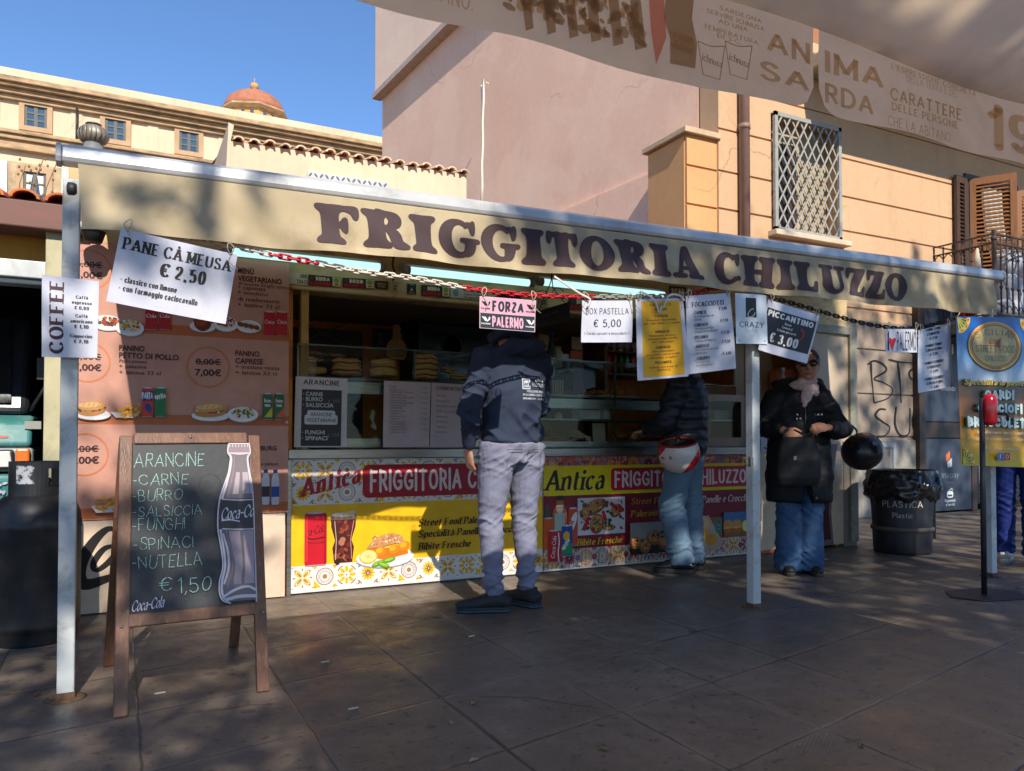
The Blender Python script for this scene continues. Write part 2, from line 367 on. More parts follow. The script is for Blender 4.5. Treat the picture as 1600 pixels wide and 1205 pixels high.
def stroke_text(txt, font, track=0.0):
    """list of (polygon vertices, level) in units of the cap height, and the width"""
    tk, tn, nib, serif, rcap, ws, gap = FONTS[font]; nib = R(nib); x = 0.0; out = []
    def wd(d): return tn + (tk - tn) * abs(math.sin(math.atan2(d.y, d.x) - nib))
    for ch in txt:
        if ch == ' ': x += .36 + track; continue
        if ch not in GL: ch = ch.upper() if ch.upper() in GL else '.'
        gw, spec = GL[ch]; lv = 0; jr = random.Random(len(txt) * 7 + len(out) + ord(ch)) if font == 'chalk' else None
        j0, j1, j2 = (jr.uniform(-.05, .05), jr.uniform(-.09, .14), jr.uniform(.88, 1.12)) if jr else (0, 0, 1)
        def tp(px, py): return Vector((x + tk / 2 + px * ws + j1 * py, j0 + tn / 2 + py * j2 * (1 - tn)))
        for st in spec.split('|'):
            if st[0] == 'd':
                c = tp(*[float(q) for q in st[1:].split(',')]); r = tk * .56
                out.append(([c + Vector((r * math.cos(a * math.pi / 6), r * math.sin(a * math.pi / 6))) for a in range(12)], lv)); lv += 1; continue
            smooth = st[0] == '~'; closed = st.startswith('~o')
            raw = [tuple(float(q) for q in p.split(',')) for p in st.lstrip('~o ').split()]
            P = [tp(*p) for p in raw]
            if smooth: P = cr(P, 5, closed)
            else:
                for e, k2 in ((0, 1), (-1, -2)):
                    d = (P[e] - P[k2])
                    if abs(d.y) > abs(d.x) * .9 and abs(d.x) < .02 + 0 * abs(d.y) and raw[e][1] in (0.0, 1.0): P[e] = P[e] + d.normalized() * tn / 2
            if not smooth: P = [P[0].lerp(P[1], q / 4) for q in range(5)]
            n = len(P); Lf, Rt = [], []
            for k in range(n):
                if closed: d = P[(k + 1) % (n - 1)] - P[(k - 1) % (n - 1)]
                else: d = P[min(k + 1, n - 1)] - P[max(k - 1, 0)]
                if d.length < 1e-6: d = Vector((1, 0))
                d.normalize(); w2 = wd(d) / 2; nn = Vector((-d.y, d.x))
                Lf.append(P[k] + nn * w2); Rt.append(P[k] - nn * w2)
            for k in range(n - 1):
                out.append(([Lf[k], Rt[k], Rt[k + 1], Lf[k + 1]], lv))
            lv += 1
            if rcap and not closed:
                for e, k2 in ((0, 1), (-1, -2)):
                    d = (P[e] - P[k2]).normalized(); r = wd(d) / 2
                    if serif == 2 and raw[e if e == 0 else -1][1] not in (0.0, 1.0) : r *= 1.12
                    out.append(([P[e] + Vector((r * math.cos(a * math.pi / 6), r * math.sin(a * math.pi / 6))) for a in range(12)], lv + (0 if e else 1)))
                lv += 2
            if serif and not smooth:
                for e, k2 in ((0, -1), (-1, 0)):
                    d = P[e] - P[k2]; ry = raw[e][1]
                    if abs(d.y) < abs(d.x) * .9: continue
                    hit = [q for q in (0.0, 1.0, .64, -.3) if abs(ry - q) < .005]
                    if not hit or (ch in 'MNVWv' and ((ch in 'VWv' and ry == 0.0) or (ch == 'M' and ry < 1 and ry > 0) or (ch == 'N' and raw == [(0.0, 1.0), (.68, 0.0)]))): continue
                    if ch in 'A' and ry == 1.0: continue
                    if ry == .64 and ch in 'ubdq' : continue
                    up = ry > .3; th = tn if serif == 1 else tn * 1.0
                    hw = tk * (.95 if serif == 1 else .76)
                    yy = P[e].y - (th / 2 if up else -th / 2)
                    if serif == 1:
                        pl = [Vector((P[e].x - hw, yy - th / 2)), Vector((P[e].x + hw, yy - th / 2)), Vector((P[e].x + hw, yy + th / 2)), Vector((P[e].x - hw, yy + th / 2))]
                    else:
                        r = th / 2; pl = []
                        for a in range(7): pl.append(Vector((P[e].x + hw - r + r * math.sin(a * math.pi / 6), yy - r * math.cos(a * math.pi / 6))))
                        for a in range(7): pl.append(Vector((P[e].x - hw + r - r * math.sin(a * math.pi / 6), yy + r * math.cos(a * math.pi / 6))))
                        s_ = -1 if up else 1      # flare between stem and foot
                        fl = [Vector((P[e].x - tk * .5, yy + s_ * tk * .55)), Vector((P[e].x - hw * .88, yy)), Vector((P[e].x + hw * .88, yy)), Vector((P[e].x + tk * .5, yy + s_ * tk * .55))]
                        out.append((fl, lv)); lv += 1
                    out.append((pl, lv)); lv += 1
        x += gw * ws + tk + gap + track
    return out, x - gap
_TC = {}
def sans_mesh(txt, bold=0.0):
    key = (txt, bold)
    if key not in _TC:
        cu = bpy.data.curves.new('t', 'FONT'); cu.body = txt; cu.size = 1.0; cu.offset = bold; cu.resolution_u = 3
        ob = bpy.data.objects.new('t', cu); me = bpy.data.meshes.new_from_object(ob)
        vs = [(v.co.x, v.co.y) for v in me.vertices]; fs = [tuple(p.vertices) for p in me.polygons]
        bpy.data.objects.remove(ob); bpy.data.meshes.remove(me); bpy.data.curves.remove(cu); _TC[key] = (vs, fs)
    return _TC[key]
_CAP = max(v[1] for v in sans_mesh('H')[0])
EPS = .00012
class Sheet:
    """a flat printed thing: corners in space, drawing units w x h, layers a fraction of a millimetre apart"""
    def __init__(s, BL, BR, TR, TL, w, h, base, thick=.002, warp=None, n=(1, 1), back=None, eps=EPS):
        s.c = [Vector(q) for q in (BL, BR, TR, TL)]; s.w, s.h = w, h; s.mats = []; s.m = MB(); s.lv = thick; s.warp = warp; s.eps = eps
        s.nrm = (s.c[1] - s.c[0]).cross(s.c[3] - s.c[0]).normalized()
        if base is not None:
            k = s.mi(base); kb = s.mi(back) if back else k
            if warp or n != (1, 1):
                s.m.grid(lambda a, b: s.P(a * w, b * h, thick), n[0], n[1], k)
                s.m.grid(lambda a, b: s.P((1 - a) * w, b * h, 0), n[0], n[1], kb)
            else:
                s.m.prism([s.P(0, 0, 0), s.P(w, 0, 0), s.P(w, h, 0), s.P(0, h, 0)], s.nrm * thick, k)
            s.lv += s.eps * 2
    def mi(s, m):
        if m not in s.mats: s.mats.append(m)
        return s.mats.index(m)
    def P(s, u, v, hh=0.0):
        a, b = u / s.w, v / s.h
        p = s.c[0] * ((1 - a) * (1 - b)) + s.c[1] * (a * (1 - b)) + s.c[2] * (a * b) + s.c[3] * ((1 - a) * b)
        if s.warp: hh = hh + s.warp(a, b)
        return p + s.nrm * hh
    def poly(s, pts, m, up=True):
        s.m.add([s.P(p[0], p[1], s.lv) for p in pts], [tuple(range(len(pts)))], s.mi(m))
        if up: s.lv += s.eps
        return s
    def rect(s, u0, v0, u1, v1, m): 
        if s.warp:
            s.m.grid(lambda a, b: s.P(u0 + (u1 - u0) * a, v0 + (v1 - v0) * b, s.lv), 8, 8, s.mi(m)); s.lv += s.eps; return s
        return s.poly([(u0, v0), (u1, v0), (u1, v1), (u0, v1)], m)
    def rrect(s, u0, v0, u1, v1, r, m):
        p = []
        for cx, cy, a0 in ((u1 - r, v0 + r, -90), (u1 - r, v1 - r, 0), (u0 + r, v1 - r, 90), (u0 + r, v0 + r, 180)):
            p += [(cx + r * math.cos(R(a0 + a)), cy + r * math.sin(R(a0 + a))) for a in (0, 22, 45, 68, 90)]
        return s.poly(p, m)
    def ell(s, cx, cy, rx, ry, m, rot=0.0, n=18, a0=0, a1=360, up=True):
        c_, s_ = math.cos(R(rot)), math.sin(R(rot)); p = []
        full = a1 - a0 >= 360
        for k in range(n if full else n + 1):
            a = R(a0 + (a1 - a0) * k / n); x, y = rx * math.cos(a), ry * math.sin(a)
            p.append((cx + x * c_ - y * s_, cy + x * s_ + y * c_))
        return s.poly(p, m, up)
    def ring(s, cx, cy, rx, ry, t, m, n=36, a0=0, a1=360):
        k = s.mi(m)
        for i in range(n):
            a, b = R(a0 + (a1 - a0) * i / n), R(a0 + (a1 - a0) * (i + 1) / n)
            s.m.add([s.P(cx + (rx - t * q) * math.cos(z), cy + (ry - t * q) * math.sin(z), s.lv) for z, q in ((a, 0), (b, 0), (b, 1), (a, 1))], [(0, 1, 2, 3)], k)
        s.lv += s.eps; return s
    def line(s, pts, wd, m, smooth=False):
        P = [Vector(p) for p in pts]
        if smooth: P = cr(P, 5)
        k = s.mi(m); n = len(P); Lf, Rt = [], []
        for i in range(n):
            d = P[min(i + 1, n - 1)] - P[max(i - 1, 0)]; d.normalize(); nn = Vector((-d.y, d.x)) * (wd if not callable(wd) else wd(i / max(1, n - 1))) / 2
            Lf.append(P[i] + nn); Rt.append(P[i] - nn)
        for i in range(n - 1):
            s.m.add([s.P(*q, s.lv) for q in (Lf[i], Rt[i], Rt[i + 1], Lf[i + 1])], [(0, 1, 2, 3)], k)
        s.lv += s.eps; return s
    def text(s, txt, u, v, size, m, font='sans0', align='c', bold=0.0, shear=0.0, sx=1.0, rot=0.0, width=None, jit=0.0, track=0.0, arc=None):
        """size is the cap height; width (optional) fits the line to that length"""
        k = s.mi(m)
        if font == 'sans0':
            vs, fs = sans_mesh(txt, bold); 
            if not vs: return s
            sc = 1 / _CAP; x0 = min(p[0] for p in vs) * sc; W = max(p[0] for p in vs) * sc - x0
            polys = None
        else:
            polys, W = stroke_text(txt, font, track); x0 = 0
        if width: sx = width / (W * size)
        ox = {'c': -W / 2, 'l': 0, 'r': -W}[align]; c_, s_ = math.cos(R(rot)), math.sin(R(rot))
        def tf(x, y):
            x = (x - x0 + ox) * size * sx; y = y * size; x += y * shear
            if arc:
                an = x / arc; rr = arc + y; x, y = rr * math.sin(an), rr * math.cos(an) - arc
            return u + x * c_ - y * s_, v + x * s_ + y * c_
        if polys is None:
            s.m.add([s.P(*tf(p[0] * sc, p[1] * sc), s.lv) for p in vs], fs, k); s.lv += s.eps
        else:
            mx = 0
            for pl, lv in polys:
                s.m.add([s.P(*tf(p.x, p.y), s.lv + lv * s.eps) for p in pl], [tuple(range(len(pl)))], k); mx = max(mx, lv)
            s.lv += (mx + 1) * s.eps
        return s
    def fine(s, loops, m, step):
        """filled outline (first loop) with holes, cut small enough to follow a rippled sheet"""
        loops = [[Vector((p[0], p[1], 0)) for p in l] for l in loops]; fl = [p for l in loops for p in l]; k = s.mi(m); tris = [tuple(fl[i] for i in t) for t in tessellate_polygon(loops)]
        while tris:
            t = tris.pop(); e = max(range(3), key=lambda i: (t[i] - t[(i + 1) % 3]).length); a, b, c = t[e], t[(e + 1) % 3], t[(e + 2) % 3]
            if (a - b).length > step: h = (a + b) / 2; tris += [(a, h, c), (h, b, c)]; continue
            if (b - a).cross(c - a).z < 0: b, c = c, b
            s.m.add([s.P(q.x, q.y, s.lv) for q in (a, b, c)], [(0, 1, 2)], k)
        s.lv += s.eps; return s
    def build(s, name, parent=None, loc=None):
        o = s.m.build(name, s.mats, parent, loc if loc is not None or parent is not None else (s.c[0] + s.c[1]) / 2); return o
def quadY(pts, Y):                 # four photo corners (BL, BR, TR, TL) on the upright plane y = Y
    return [at(px, py, Y) for px, py in pts]
# ================================================================== SETTING
def paving_mat():
    t = NT('stone_paving'); v = t.pos()
    sx = t.n('ShaderNodeSeparateXYZ'); t.l(v, sx.inputs[0]); X, Y = sx.outputs[0], sx.outputs[1]
    wob = t.math('MULTIPLY', t.math('SUBTRACT', t.noise(v, 5, 4, .6), .5), .018)
    w1 = t.math('ADD', t.math('ADD', t.math('MULTIPLY', X, -.2164), t.math('MULTIPLY', Y, .9763)), wob)
    w2 = t.math('ADD', X, wob)
    a1 = t.math('DIVIDE', t.math('SUBTRACT', w1, 1.395), .555); a2 = t.math('DIVIDE', t.math('SUBTRACT', w2, 2.19), .53)
    def dist(a, sp): return t.math('MULTIPLY', t.math('ABSOLUTE', t.math('SUBTRACT', t.math('FRACT', t.math('ADD', a, .5)), .5)), sp)
    d1, d2 = dist(a1, .555), dist(a2, .53)
    wid = t.math('ADD', t.math('MULTIPLY', t.ramp(t.noise(v, 1.3, 3), [(.42, 0.0), (.68, 1.0)]), .011), .004)
    def jl(d): return t.math('SUBTRACT', 1.0, t.math('SMOOTH_MIN', t.math('DIVIDE', d, wid), 1.0, .3))
    j = t.math('MAXIMUM', t.math('MAXIMUM', jl(d1), jl(d2)), 0.0)
    # cells
    cb = t.n('ShaderNodeCombineXYZ'); t.l(t.math('FLOOR', a1), cb.inputs[0]); t.l(t.math('FLOOR', a2), cb.inputs[1])
    wn = t.n('ShaderNodeTexWhiteNoise', noise_dimensions='3D'); t.l(cb.outputs[0], wn.inputs[0]); cell = wn.outputs['Value']
    # cracks
    vo = t.n('ShaderNodeTexVoronoi', feature='DISTANCE_TO_EDGE'); vo.inputs['Scale'].default_value = .55
    dv = t.n('ShaderNodeVectorMath', operation='ADD'); nz = t.n('ShaderNodeTexNoise'); nz.inputs['Scale'].default_value = 2.2; nz.inputs['Detail'].default_value = 8
    t.l(v, nz.inputs['Vector']); sc = t.n('ShaderNodeVectorMath', operation='SCALE'); t.l(nz.outputs['Color'], sc.inputs[0]); sc.inputs['Scale'].default_value = .45
    t.l(v, dv.inputs[0]); t.l(sc.outputs[0], dv.inputs[1]); t.l(dv.outputs[0], vo.inputs['Vector'])
    crk = t.math('MULTIPLY', t.ramp(vo.outputs['Distance'], [(0.0, 1.0), (.012, 0.0)]), t.ramp(t.noise(v, .9, 2), [(.54, 0.0), (.6, .8)]))
    # stone colour
    base = t.mix(t.ramp(t.noise(v, 2.2, 9, .68), [(.3, 0.0), (.7, 1.0)]), (.084, .064, .048), (.275, .214, .158))
    base = t.mix(t.math('MULTIPLY', cell, .45), base, (.14, .098, .068))
    base = t.mix(t.math('MULTIPLY', t.ramp(t.noise(v, 9, 8, .75), [(.42, 0.0), (.75, 1.0)]), .6), base, (.075, .06, .05))
    base = t.mix(t.math('MULTIPLY', t.ramp(t.noise(v, 90, 3, .7), [(.35, 0.0), (.75, 1.0)]), .35), base, (.33, .27, .21))
    base = t.mix(t.math('MULTIPLY', t.ramp(t.noise(v, .55, 4, .6), [(.40, 0.0), (.60, 1.0)]), .6), base, (.095, .076, .062))
    base = t.mix(t.ramp(t.noise(v, 26, 3, .5), [(.62, 0.0), (.66, .7)]), base, (.045, .04, .036))
    near = t.math('MINIMUM', d1, d2); wear = t.math('MULTIPLY', t.ramp(near, [(.0, 1.0), (.05, 0.0)]), t.ramp(t.noise(v, 7, 5, .7), [(.4, 0.0), (.7, .5)]))
    base = t.mix(wear, base, (.33, .25, .175))
    gum = t.n('ShaderNodeTexVoronoi'); gum.inputs['Scale'].default_value = 3.1; t.l(v, gum.inputs['Vector']); base = t.mix(t.ramp(gum.outputs['Distance'], [(.075, .75), (.1, 0.0)]), base, (.05, .042, .038))
    jc = t.mix(t.ramp(t.noise(v, .8, 3), [(.54, 0.0), (.6, 1.0)]), (.026, .022, .02), (.24, .2, .16)); base = t.mix(t.math('MULTIPLY', j, .85), base, jc); base = t.mix(t.math('MULTIPLY', crk, .75), base, (.03, .026, .023))
    # chiselled ribs, direction changing per slab
    ph = t.math('ADD', t.math('MULTIPLY', X, t.math('MULTIPLY', t.math('SUBTRACT', cell, .5), 620.0)), t.math('MULTIPLY', Y, 420.0))
    rib = t.math('MULTIPLY', t.math('SINE', ph), t.math('MULTIPLY', t.ramp(t.noise(v, 1.7, 3), [(.5, 0.0), (.65, 1.0)]), .07))
    h = t.math('SUBTRACT', t.math('ADD', t.math('ADD', t.math('MULTIPLY', t.noise(v, 3, 6), .7), t.math('MULTIPLY', t.noise(v, 55, 5, .7), .3)), rib), t.math('ADD', j, t.math('MULTIPLY', crk, .7)))
    rg = t.math('ADD', t.math('MULTIPLY', t.ramp(t.noise(v, 3.5, 7, .7), [(.3, 0.0), (.7, 1.0)]), .42), .24)
    return t.out(t.bsdf(base, rg, 0, .42, t.bump(h, .55, .007)).outputs[0])
g = MB(); g.quad((-120, -120, 0), (120, -120, 0), (120, 120, 0), (-120, 120, 0))
tag(g.build('ground', paving_mat()), kind='structure')

M_STONE = mat('old_stone', S(190, 165, 130), .9, var=.25, scale=3, bump=.5, bscale=20, world=True, dirt=((.12, .09, .06), .7, 1.2))
M_CREAM = plaster('cream_render', S(226, 206, 176), S(196, 160, 120), .4, .25)
M_WHITE = plaster('white_render', S(238, 232, 220), S(190, 170, 140), .3, .4)
M_CORN = mat('weathered_cornice', S(184, 152, 116), .9, var=.3, scale=2.0, bump=.4, bscale=14, world=True, dirt=((.10, .075, .05), .8, .9), stretch=(1, 1, 3))
M_TILE = mat('terracotta', S(186, 108, 66), .85, var=.3, scale=5, bump=.4, bscale=30, world=True, dirt=((.16, .12, .09), .7, 4))
M_PANE = mat('window_pane', S(64, 84, 104), .08, var=.3, scale=1.5, spec=.8)
M_WOODD = mat('dark_brown_wood', S(72, 50, 38), .6, var=.25, scale=6, bump=.2, bscale=50, stretch=(8, 8, 1))
M_SASH = mat('greenish_sash_paint', S(92, 92, 84), .6)
M_DARK = mat('dark_void', (.012, .011, .011), .9)
M_STEEL = mat('brushed_steel', S(150, 146, 138), .38, 1.0, var=.18, scale=4, bump=.1, bscale=180, stretch=(1, 14, 14), dirt=(S(90, 84, 76), .6, 3))
M_IRON = mat('black_iron', (.022, .022, .024), .5, var=.3, bump=.15)
M_ALU = mat('grey_aluminium', S(176, 178, 176), .42, .6, var=.1, dirt=(S(110, 106, 98), .5, 5))
M_WPOST = mat('white_painted_steel', S(212, 216, 216), .42, var=.05, scale=2, bump=.05, dirt=(S(150, 138, 104), .55, 7))

# ---- pale palazzo far behind
YP = 38.0
pal = empty('palazzo', (2, YP, 0)); tag(pal, 'long cream palazzo far behind with brown window surrounds and heavy cornice', 'building')
b = MB(); b.box(-26, 12.5, YP, YP + 10, 0, 16.0); b.build('wall', M_CREAM, pal)
b = MB(); b.box(-26, 12.55, YP - .15, YP + 10, 16.08, 16.62); b.build('parapet', plaster('parapet_render', S(226, 208, 178), S(196, 156, 116), .6, .35), pal)
b = MB()
for z0, z1, pr in ((15.86, 16.08, .75), (15.72, 15.86, .6), (15.5, 15.72, .38), (15.3, 15.5, .2)): b.box(-26, 12.6, YP - pr, YP + .05, z0, z1)
b.build('cornice', M_CORN, pal, bev=.03)
b = MB()
for z0, z1, pr in ((13.82, 13.98, .42), (13.62, 13.82, .3), (13.36, 13.62, .16), (13.2, 13.36, .28)): b.box(-26, 12.6, YP - pr, YP + .05, z0, z1)
b.build('string_course', M_CORN, pal, bev=.03)
b = MB(); b.box(-26, 12.5, YP - .1, YP + .02, 7, 12.72); b.build('brick_storey', M_STONE, pal)
for k in range(-4, 4):
    xc = -3.3 + k * 3.0
    for dx in (-1.28, 1.28): b = MB(); b.box(xc + dx - .3, xc + dx + .3, YP - .2, YP - .08, 7, 12.7); b.build('pilaster', M_WHITE, pal)
for k in range(-5, 4): b = MB(); xc = -1.8 + k * 3.0; b.box(xc - .22, xc + .22, YP - .045, YP + .01, 13.98, 15.32); b.build('shallow_pilaster', M_CREAM, pal)
def sash_window(parent, xc, y, z0, z1, wd, sur, rows, curtain=False):
    m = MB()
    for x0, x1, a, c_ in ((xc - wd / 2 - sur, xc - wd / 2, z0 - sur, z1 + sur), (xc + wd / 2, xc + wd / 2 + sur, z0 - sur, z1 + sur), (xc - wd / 2, xc + wd / 2, z1, z1 + sur), (xc - wd / 2, xc + wd / 2, z0 - sur, z0)):
        m.box(x0, x1, y - .12, y + .02, a, c_)
    wi = m.build('window', mat('brown_surround', S(190, 156, 120), .85, var=.12, scale=2, world=True), parent, (xc, y, z0))
    m = MB(); m.box(xc - wd / 2, xc + wd / 2, y - .016, y - .006, z0, z1); m.build('pane', M_PANE, wi)
    m = MB()
    for x in (-wd / 2 + .05, 0, wd / 2 - .05): m.box(xc + x - (.07 if x == 0 else .05), xc + x + (.07 if x == 0 else .05), y - .05, y - .02, z0, z1)
    for r in range(rows + 1):
        z = z0 + (z1 - z0) * r / rows; m.box(xc - wd / 2, xc + wd / 2, y - .045, y - .022, z - .035, z + .035)
    m.build('sash', M_SASH, wi)
    if curtain:
        m = MB()
        for sg in (-1, 1): m.prism([(xc + sg * .08, y - .02, z1 - .1), (xc + sg * .5, y - .02, z1 - .1), (xc + sg * .28, y - .02, z0 + .5), (xc + sg * .2, y - .02, z0 + .5)], (0, .004, 0))
        m.build('curtain', M_WHITE, wi)
for k in range(-4, 5): sash_window(pal, -3.3 + k * 3.0, YP, 14.32, 15.2, .82, .2, 3)
for k in range(-4, 4): sash_window(pal, -3.3 + k * 3.0, YP - .1, 10.95, 12.35, .82, .24, 3, True)
b = MB(); b.tube([(-1.78, YP - .2, 14.0), (-1.78, YP - .2, 15.4)], .05); b.tube([(4.25, YP - .2, 14.0), (4.25, YP - .2, 15.4)], .05); b.build('downpipe', M_IRON, pal)

# ---- dome lantern behind the palazzo
dc = Vector((6.75, 46, 0)); dome = empty('dome_lantern', (dc.x, dc.y, 17)); tag(dome, 'small octagonal lantern with terracotta dome and ball finial above the palazzo roof', 'dome')
M_OCHRE = mat('ochre_render', S(206, 160, 100), .9, var=.15, scale=2, world=True)
b = MB(); b.lathe([(1.62, 16.5), (1.62, 19.8)], (dc.x, dc.y, 0), 8, sm=False); b.build('drum', M_OCHRE, dome)
b = MB(); b.lathe([(1.75, 19.66), (1.98, 19.8), (1.98, 19.9), (1.7, 19.94)], (dc.x, dc.y, 0), 8, sm=False); b.build('cornice', M_CORN, dome)
b = MB(); b.lathe([(1.72, 19.92), (1.68, 20.2), (1.5, 20.6), (1.12, 20.92), (.6, 21.12), (.12, 21.18)], (dc.x, dc.y, 0), 16); b.build('cupola', mat('terracotta_plaster', S(176, 112, 84), .9, var=.25, scale=2, world=True, dirt=(S(130, 92, 60), .6, 2)), dome)
b = MB(); b.lathe([(.16, 21.12), (.1, 21.32), (.22, 21.42), (.25, 21.56), (.19, 21.7), (.03, 21.78)], (dc.x, dc.y, 0), 12); b.tube([(dc.x, dc.y, 21.7), (dc.x, dc.y, 22.0)], .03); b.build('finial', M_OCHRE, dome)
for k in range(8):
    an = R(22.5 + 45 * k + 22.5); n_ = Vector((math.cos(an), math.sin(an), 0)); t_ = Vector((-n_.y, n_.x, 0)); c_ = dc + n_ * 1.5 + Vector((0, 0, 18.85))
    b = MB(); b.obox(c_, n_ * .015, t_ * .44, Vector((0, 0, .7))); wi = b.build('window', M_PANE, dome, c_)
    b = MB(); b.obox(c_ + n_ * .04, n_ * .02, t_ * .03, Vector((0, 0, .7))); b.obox(c_ + n_ * .04 + Vector((0, 0, .2)), n_ * .02, t_ * .44, Vector((0, 0, .03))); b.build('glazing_bar', M_WHITE, wi)

# ---- tall pink building
XP = 6.26
pink = empty('pink_building', (XP + 3, 14, 0)); tag(pink, 'tall windowless pink rendered side wall rising behind the food kiosk', 'building')
M_PINK = plaster('pink_render', S(255, 212, 184), S(214, 164, 138), .8, .35, 60, .3, False)
b = MB(); b.box(XP, 16, 7.25, 17.25, 4.53, 9.1); b.build('wall', M_PINK, pink)
b = MB(); b.box(XP - .05, 16, 7.25, 17.27, 0, 4.51); b.build('base_wall', M_PINK, pink)
b = MB(); b.box(XP - .16, 16, 7.25, 17.3, 9.1, 28); b.build('upper_wall', plaster('grey_pink_render', S(255, 222, 196), S(214, 180, 156), .5, .3, 60, .3, False), pink)
b = MB(); b.box(XP - .22, XP, 7.2, 17.34, 8.98, 9.1); b.build('ledge', mat('grey_ledge', S(190, 166, 150), .9, world=True), pink)
cab = [atx(755 - 3 * q / 6 + (1.2 if q % 2 else 0), 124 + 200 * q / 6, XP - .78) for q in range(7)]
b = MB(); b.tube([cab[0] + Vector((.1, 0, -.06))] + cab, .022, 6); b.tube([c_ + Vector((.02, .12 - .02 * k, -.05)) for k, c_ in enumerate(cab)], .012, 6)

tag(b.build('cable', mat('white_cable', S(228, 218, 196), .6), None, cab[-1]), 'white cable hanging down the pink wall', 'cable')

# ---- low peach building with a tiled edge
_pv = Vector((XP, 7.25, 0)); _rm = Matrix.Translation(_pv) @ Matrix.Rotation(R(5), 4, 'Z') @ Matrix.Translation(-_pv)
for ch in pink.children:
    for v_ in ch.data.vertices: q_ = _rm @ (v_.co + org(ch)); v_.co = q_ - org(ch)
pe = empty('peach_building', (2.2, 8, 0)); tag(pe, 'low peach rendered building with a wavy roof tile edge above the kiosk awning', 'building')
M_PEACH = plaster('peach_render', S(240, 208, 176), S(190, 156, 124), .4, .5, 60, .3)
b = MB(); b.prism([(.94, 8, 0), (3.5, 8, 0), (3.5, 8, 4.05), (.94, 8, 3.98)], (0, 3.2, 0)); b.build('wall', M_PEACH, pe)
b = MB(); b.prism([(.86, 7.99, 2.5), (.95, 7.99, 2.5), (.95, 7.99, 3.98), (.98, 7.99, 4.14), (.93, 7.99, 4.16)], (0, 3, 0)); b.build('end_wall', M_PEACH, pe)
b = MB()
for k in range(17):
    x = 1.02 + k * .152; z = 3.985 + .0275 * (x - .94) + .008 * rnd.uniform(-1, 1); rr = .052
    pl = [(x + rr * math.cos(a * math.pi / 8), 7.93 + .03 * rnd.random() * 0, z + rr * .72 * math.sin(a * math.pi / 8)) for a in range(9)] + [(x + (rr - .018) * math.cos(a * math.pi / 8), 7.93, z + (rr - .018) * .72 * math.sin(a * math.pi / 8)) for a in range(8, -1, -1)]
    b.prism(pl, (.01 * rnd.uniform(-1, 1), 2.9, .55))
b.build('roof_tile', mat('mortared_tile', S(226, 194, 162), .9, var=.3, scale=6, bump=.5, bscale=25, world=True, dirt=(S(110, 96, 78), .7, 5)), pe)
b = MB(); b.quad((.94, 8.02, 3.99), (3.5, 8.02, 4.06), (3.5, 10.9, 4.6), (.94, 10.9, 4.53)); b.build('roof', M_TILE, pe)
b = MB()
TA, TB = at(480, 268, 7.985), at(605, 286, 7.985)
sh = Sheet((TA.x, 7.985, 3.1), (TB.x, 7.985, 3.1), (TB.x, 7.985, TB.z), (TA.x, 7.985, TA.z), 90, 60, flat('tile_white', S(206, 204, 198)), .02)
for k in range(15):
    for r_ in range(10):
        u, v_ = k * 6 + 3, r_ * 6 + 3
        sh.ell(u, v_, 2.6, 1.1, flat('tile_blue', S(92, 100, 128)), 45 if (k + r_) % 2 else -45, 8, up=False); sh.lv += 1e-6
sh.ring(45, 20, 30, 24, 2, flat('tile_ochre', S(150, 130, 86)))
tag(sh.build('tile_plaque'), 'painted ceramic tile plaque on the low peach wall', 'plaque')

# ---- yellow building on the right
YW = 6.9
yb = empty('yellow_building', (9, YW, 0)); tag(yb, 'tall ochre yellow building with grooved facade, grilled window and balcony', 'building')
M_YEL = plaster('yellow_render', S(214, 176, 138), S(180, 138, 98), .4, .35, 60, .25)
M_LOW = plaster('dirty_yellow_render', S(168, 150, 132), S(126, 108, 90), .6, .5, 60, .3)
grooves = [1.06, 1.63, 2.22, 2.75, 3.25, 3.75, 4.2, 4.7, 5.22, 5.75, 6.3]
openings = [(7.1, 8.27, 3.58, 5.05), (9.86, 12.6, 0.0, 3.2), (8.75, 9.3, .5, .98), (10.9, 12.2, 2.75, 4.9), (7.35, 8.2, 6.1, 8.2), (7.0, 7.6, 1.66, 2.3)]
def courses(mb, x0, x1, z0, z1, y, ops, gro, proud=.022):
    zs = sorted({z0, z1} | {g_ for g_ in gro if z0 < g_ < z1} | {q for o in ops for q in o[2:] if z0 < q < z1}); xs = sorted({x0, x1} | {q for o in ops for q in o[:2] if x0 < q < x1})
    for za, zb in zip(zs, zs[1:]):
        run = None
        for xa, xb in list(zip(xs, xs[1:])) + [(None, None)]:
            solid = xa is not None and not any(o[0] < (xa + xb) / 2 < o[1] and o[2] < (za + zb) / 2 < o[3] for o in ops)
            if solid: run = (run[0] if run else xa, xb)
            elif run:
                mb.box(run[0], run[1], y + proud, y + .32, za, zb)
                mb.box(run[0], run[1], y, y + proud + .001, za + (.013 if za in gro else 0), zb - (.013 if zb in gro else 0)); run = None
b = MB(); courses(b, XP, 16, 2.6, 16, YW, openings, grooves); b.build('wall', M_YEL, yb)
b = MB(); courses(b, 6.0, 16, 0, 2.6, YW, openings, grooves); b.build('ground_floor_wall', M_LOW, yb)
b = MB(); courses(b, 5.81, XP - .001, 0, 4.56, YW + .03, [], grooves); b.box(5.8, XP - .003, YW + .07, 7.65, 0, 4.55); b.build('side_wing', plaster('orange_render', S(226, 172, 118), S(186, 130, 82), .5, .5), yb)
b = MB(); b.box(5.74, XP + .02, YW - .03, 7.7, 4.56, 4.63); b.build('wing_coping', mat('pale_coping', S(206, 176, 140), .85, world=True, dirt=((.2, .15, .1), .6, 3)), yb, bev=.01)
b = MB(); b.box(6.3, 16, YW + .6, YW + .66, 0, 12); b.build('dark_room', M_DARK, yb)
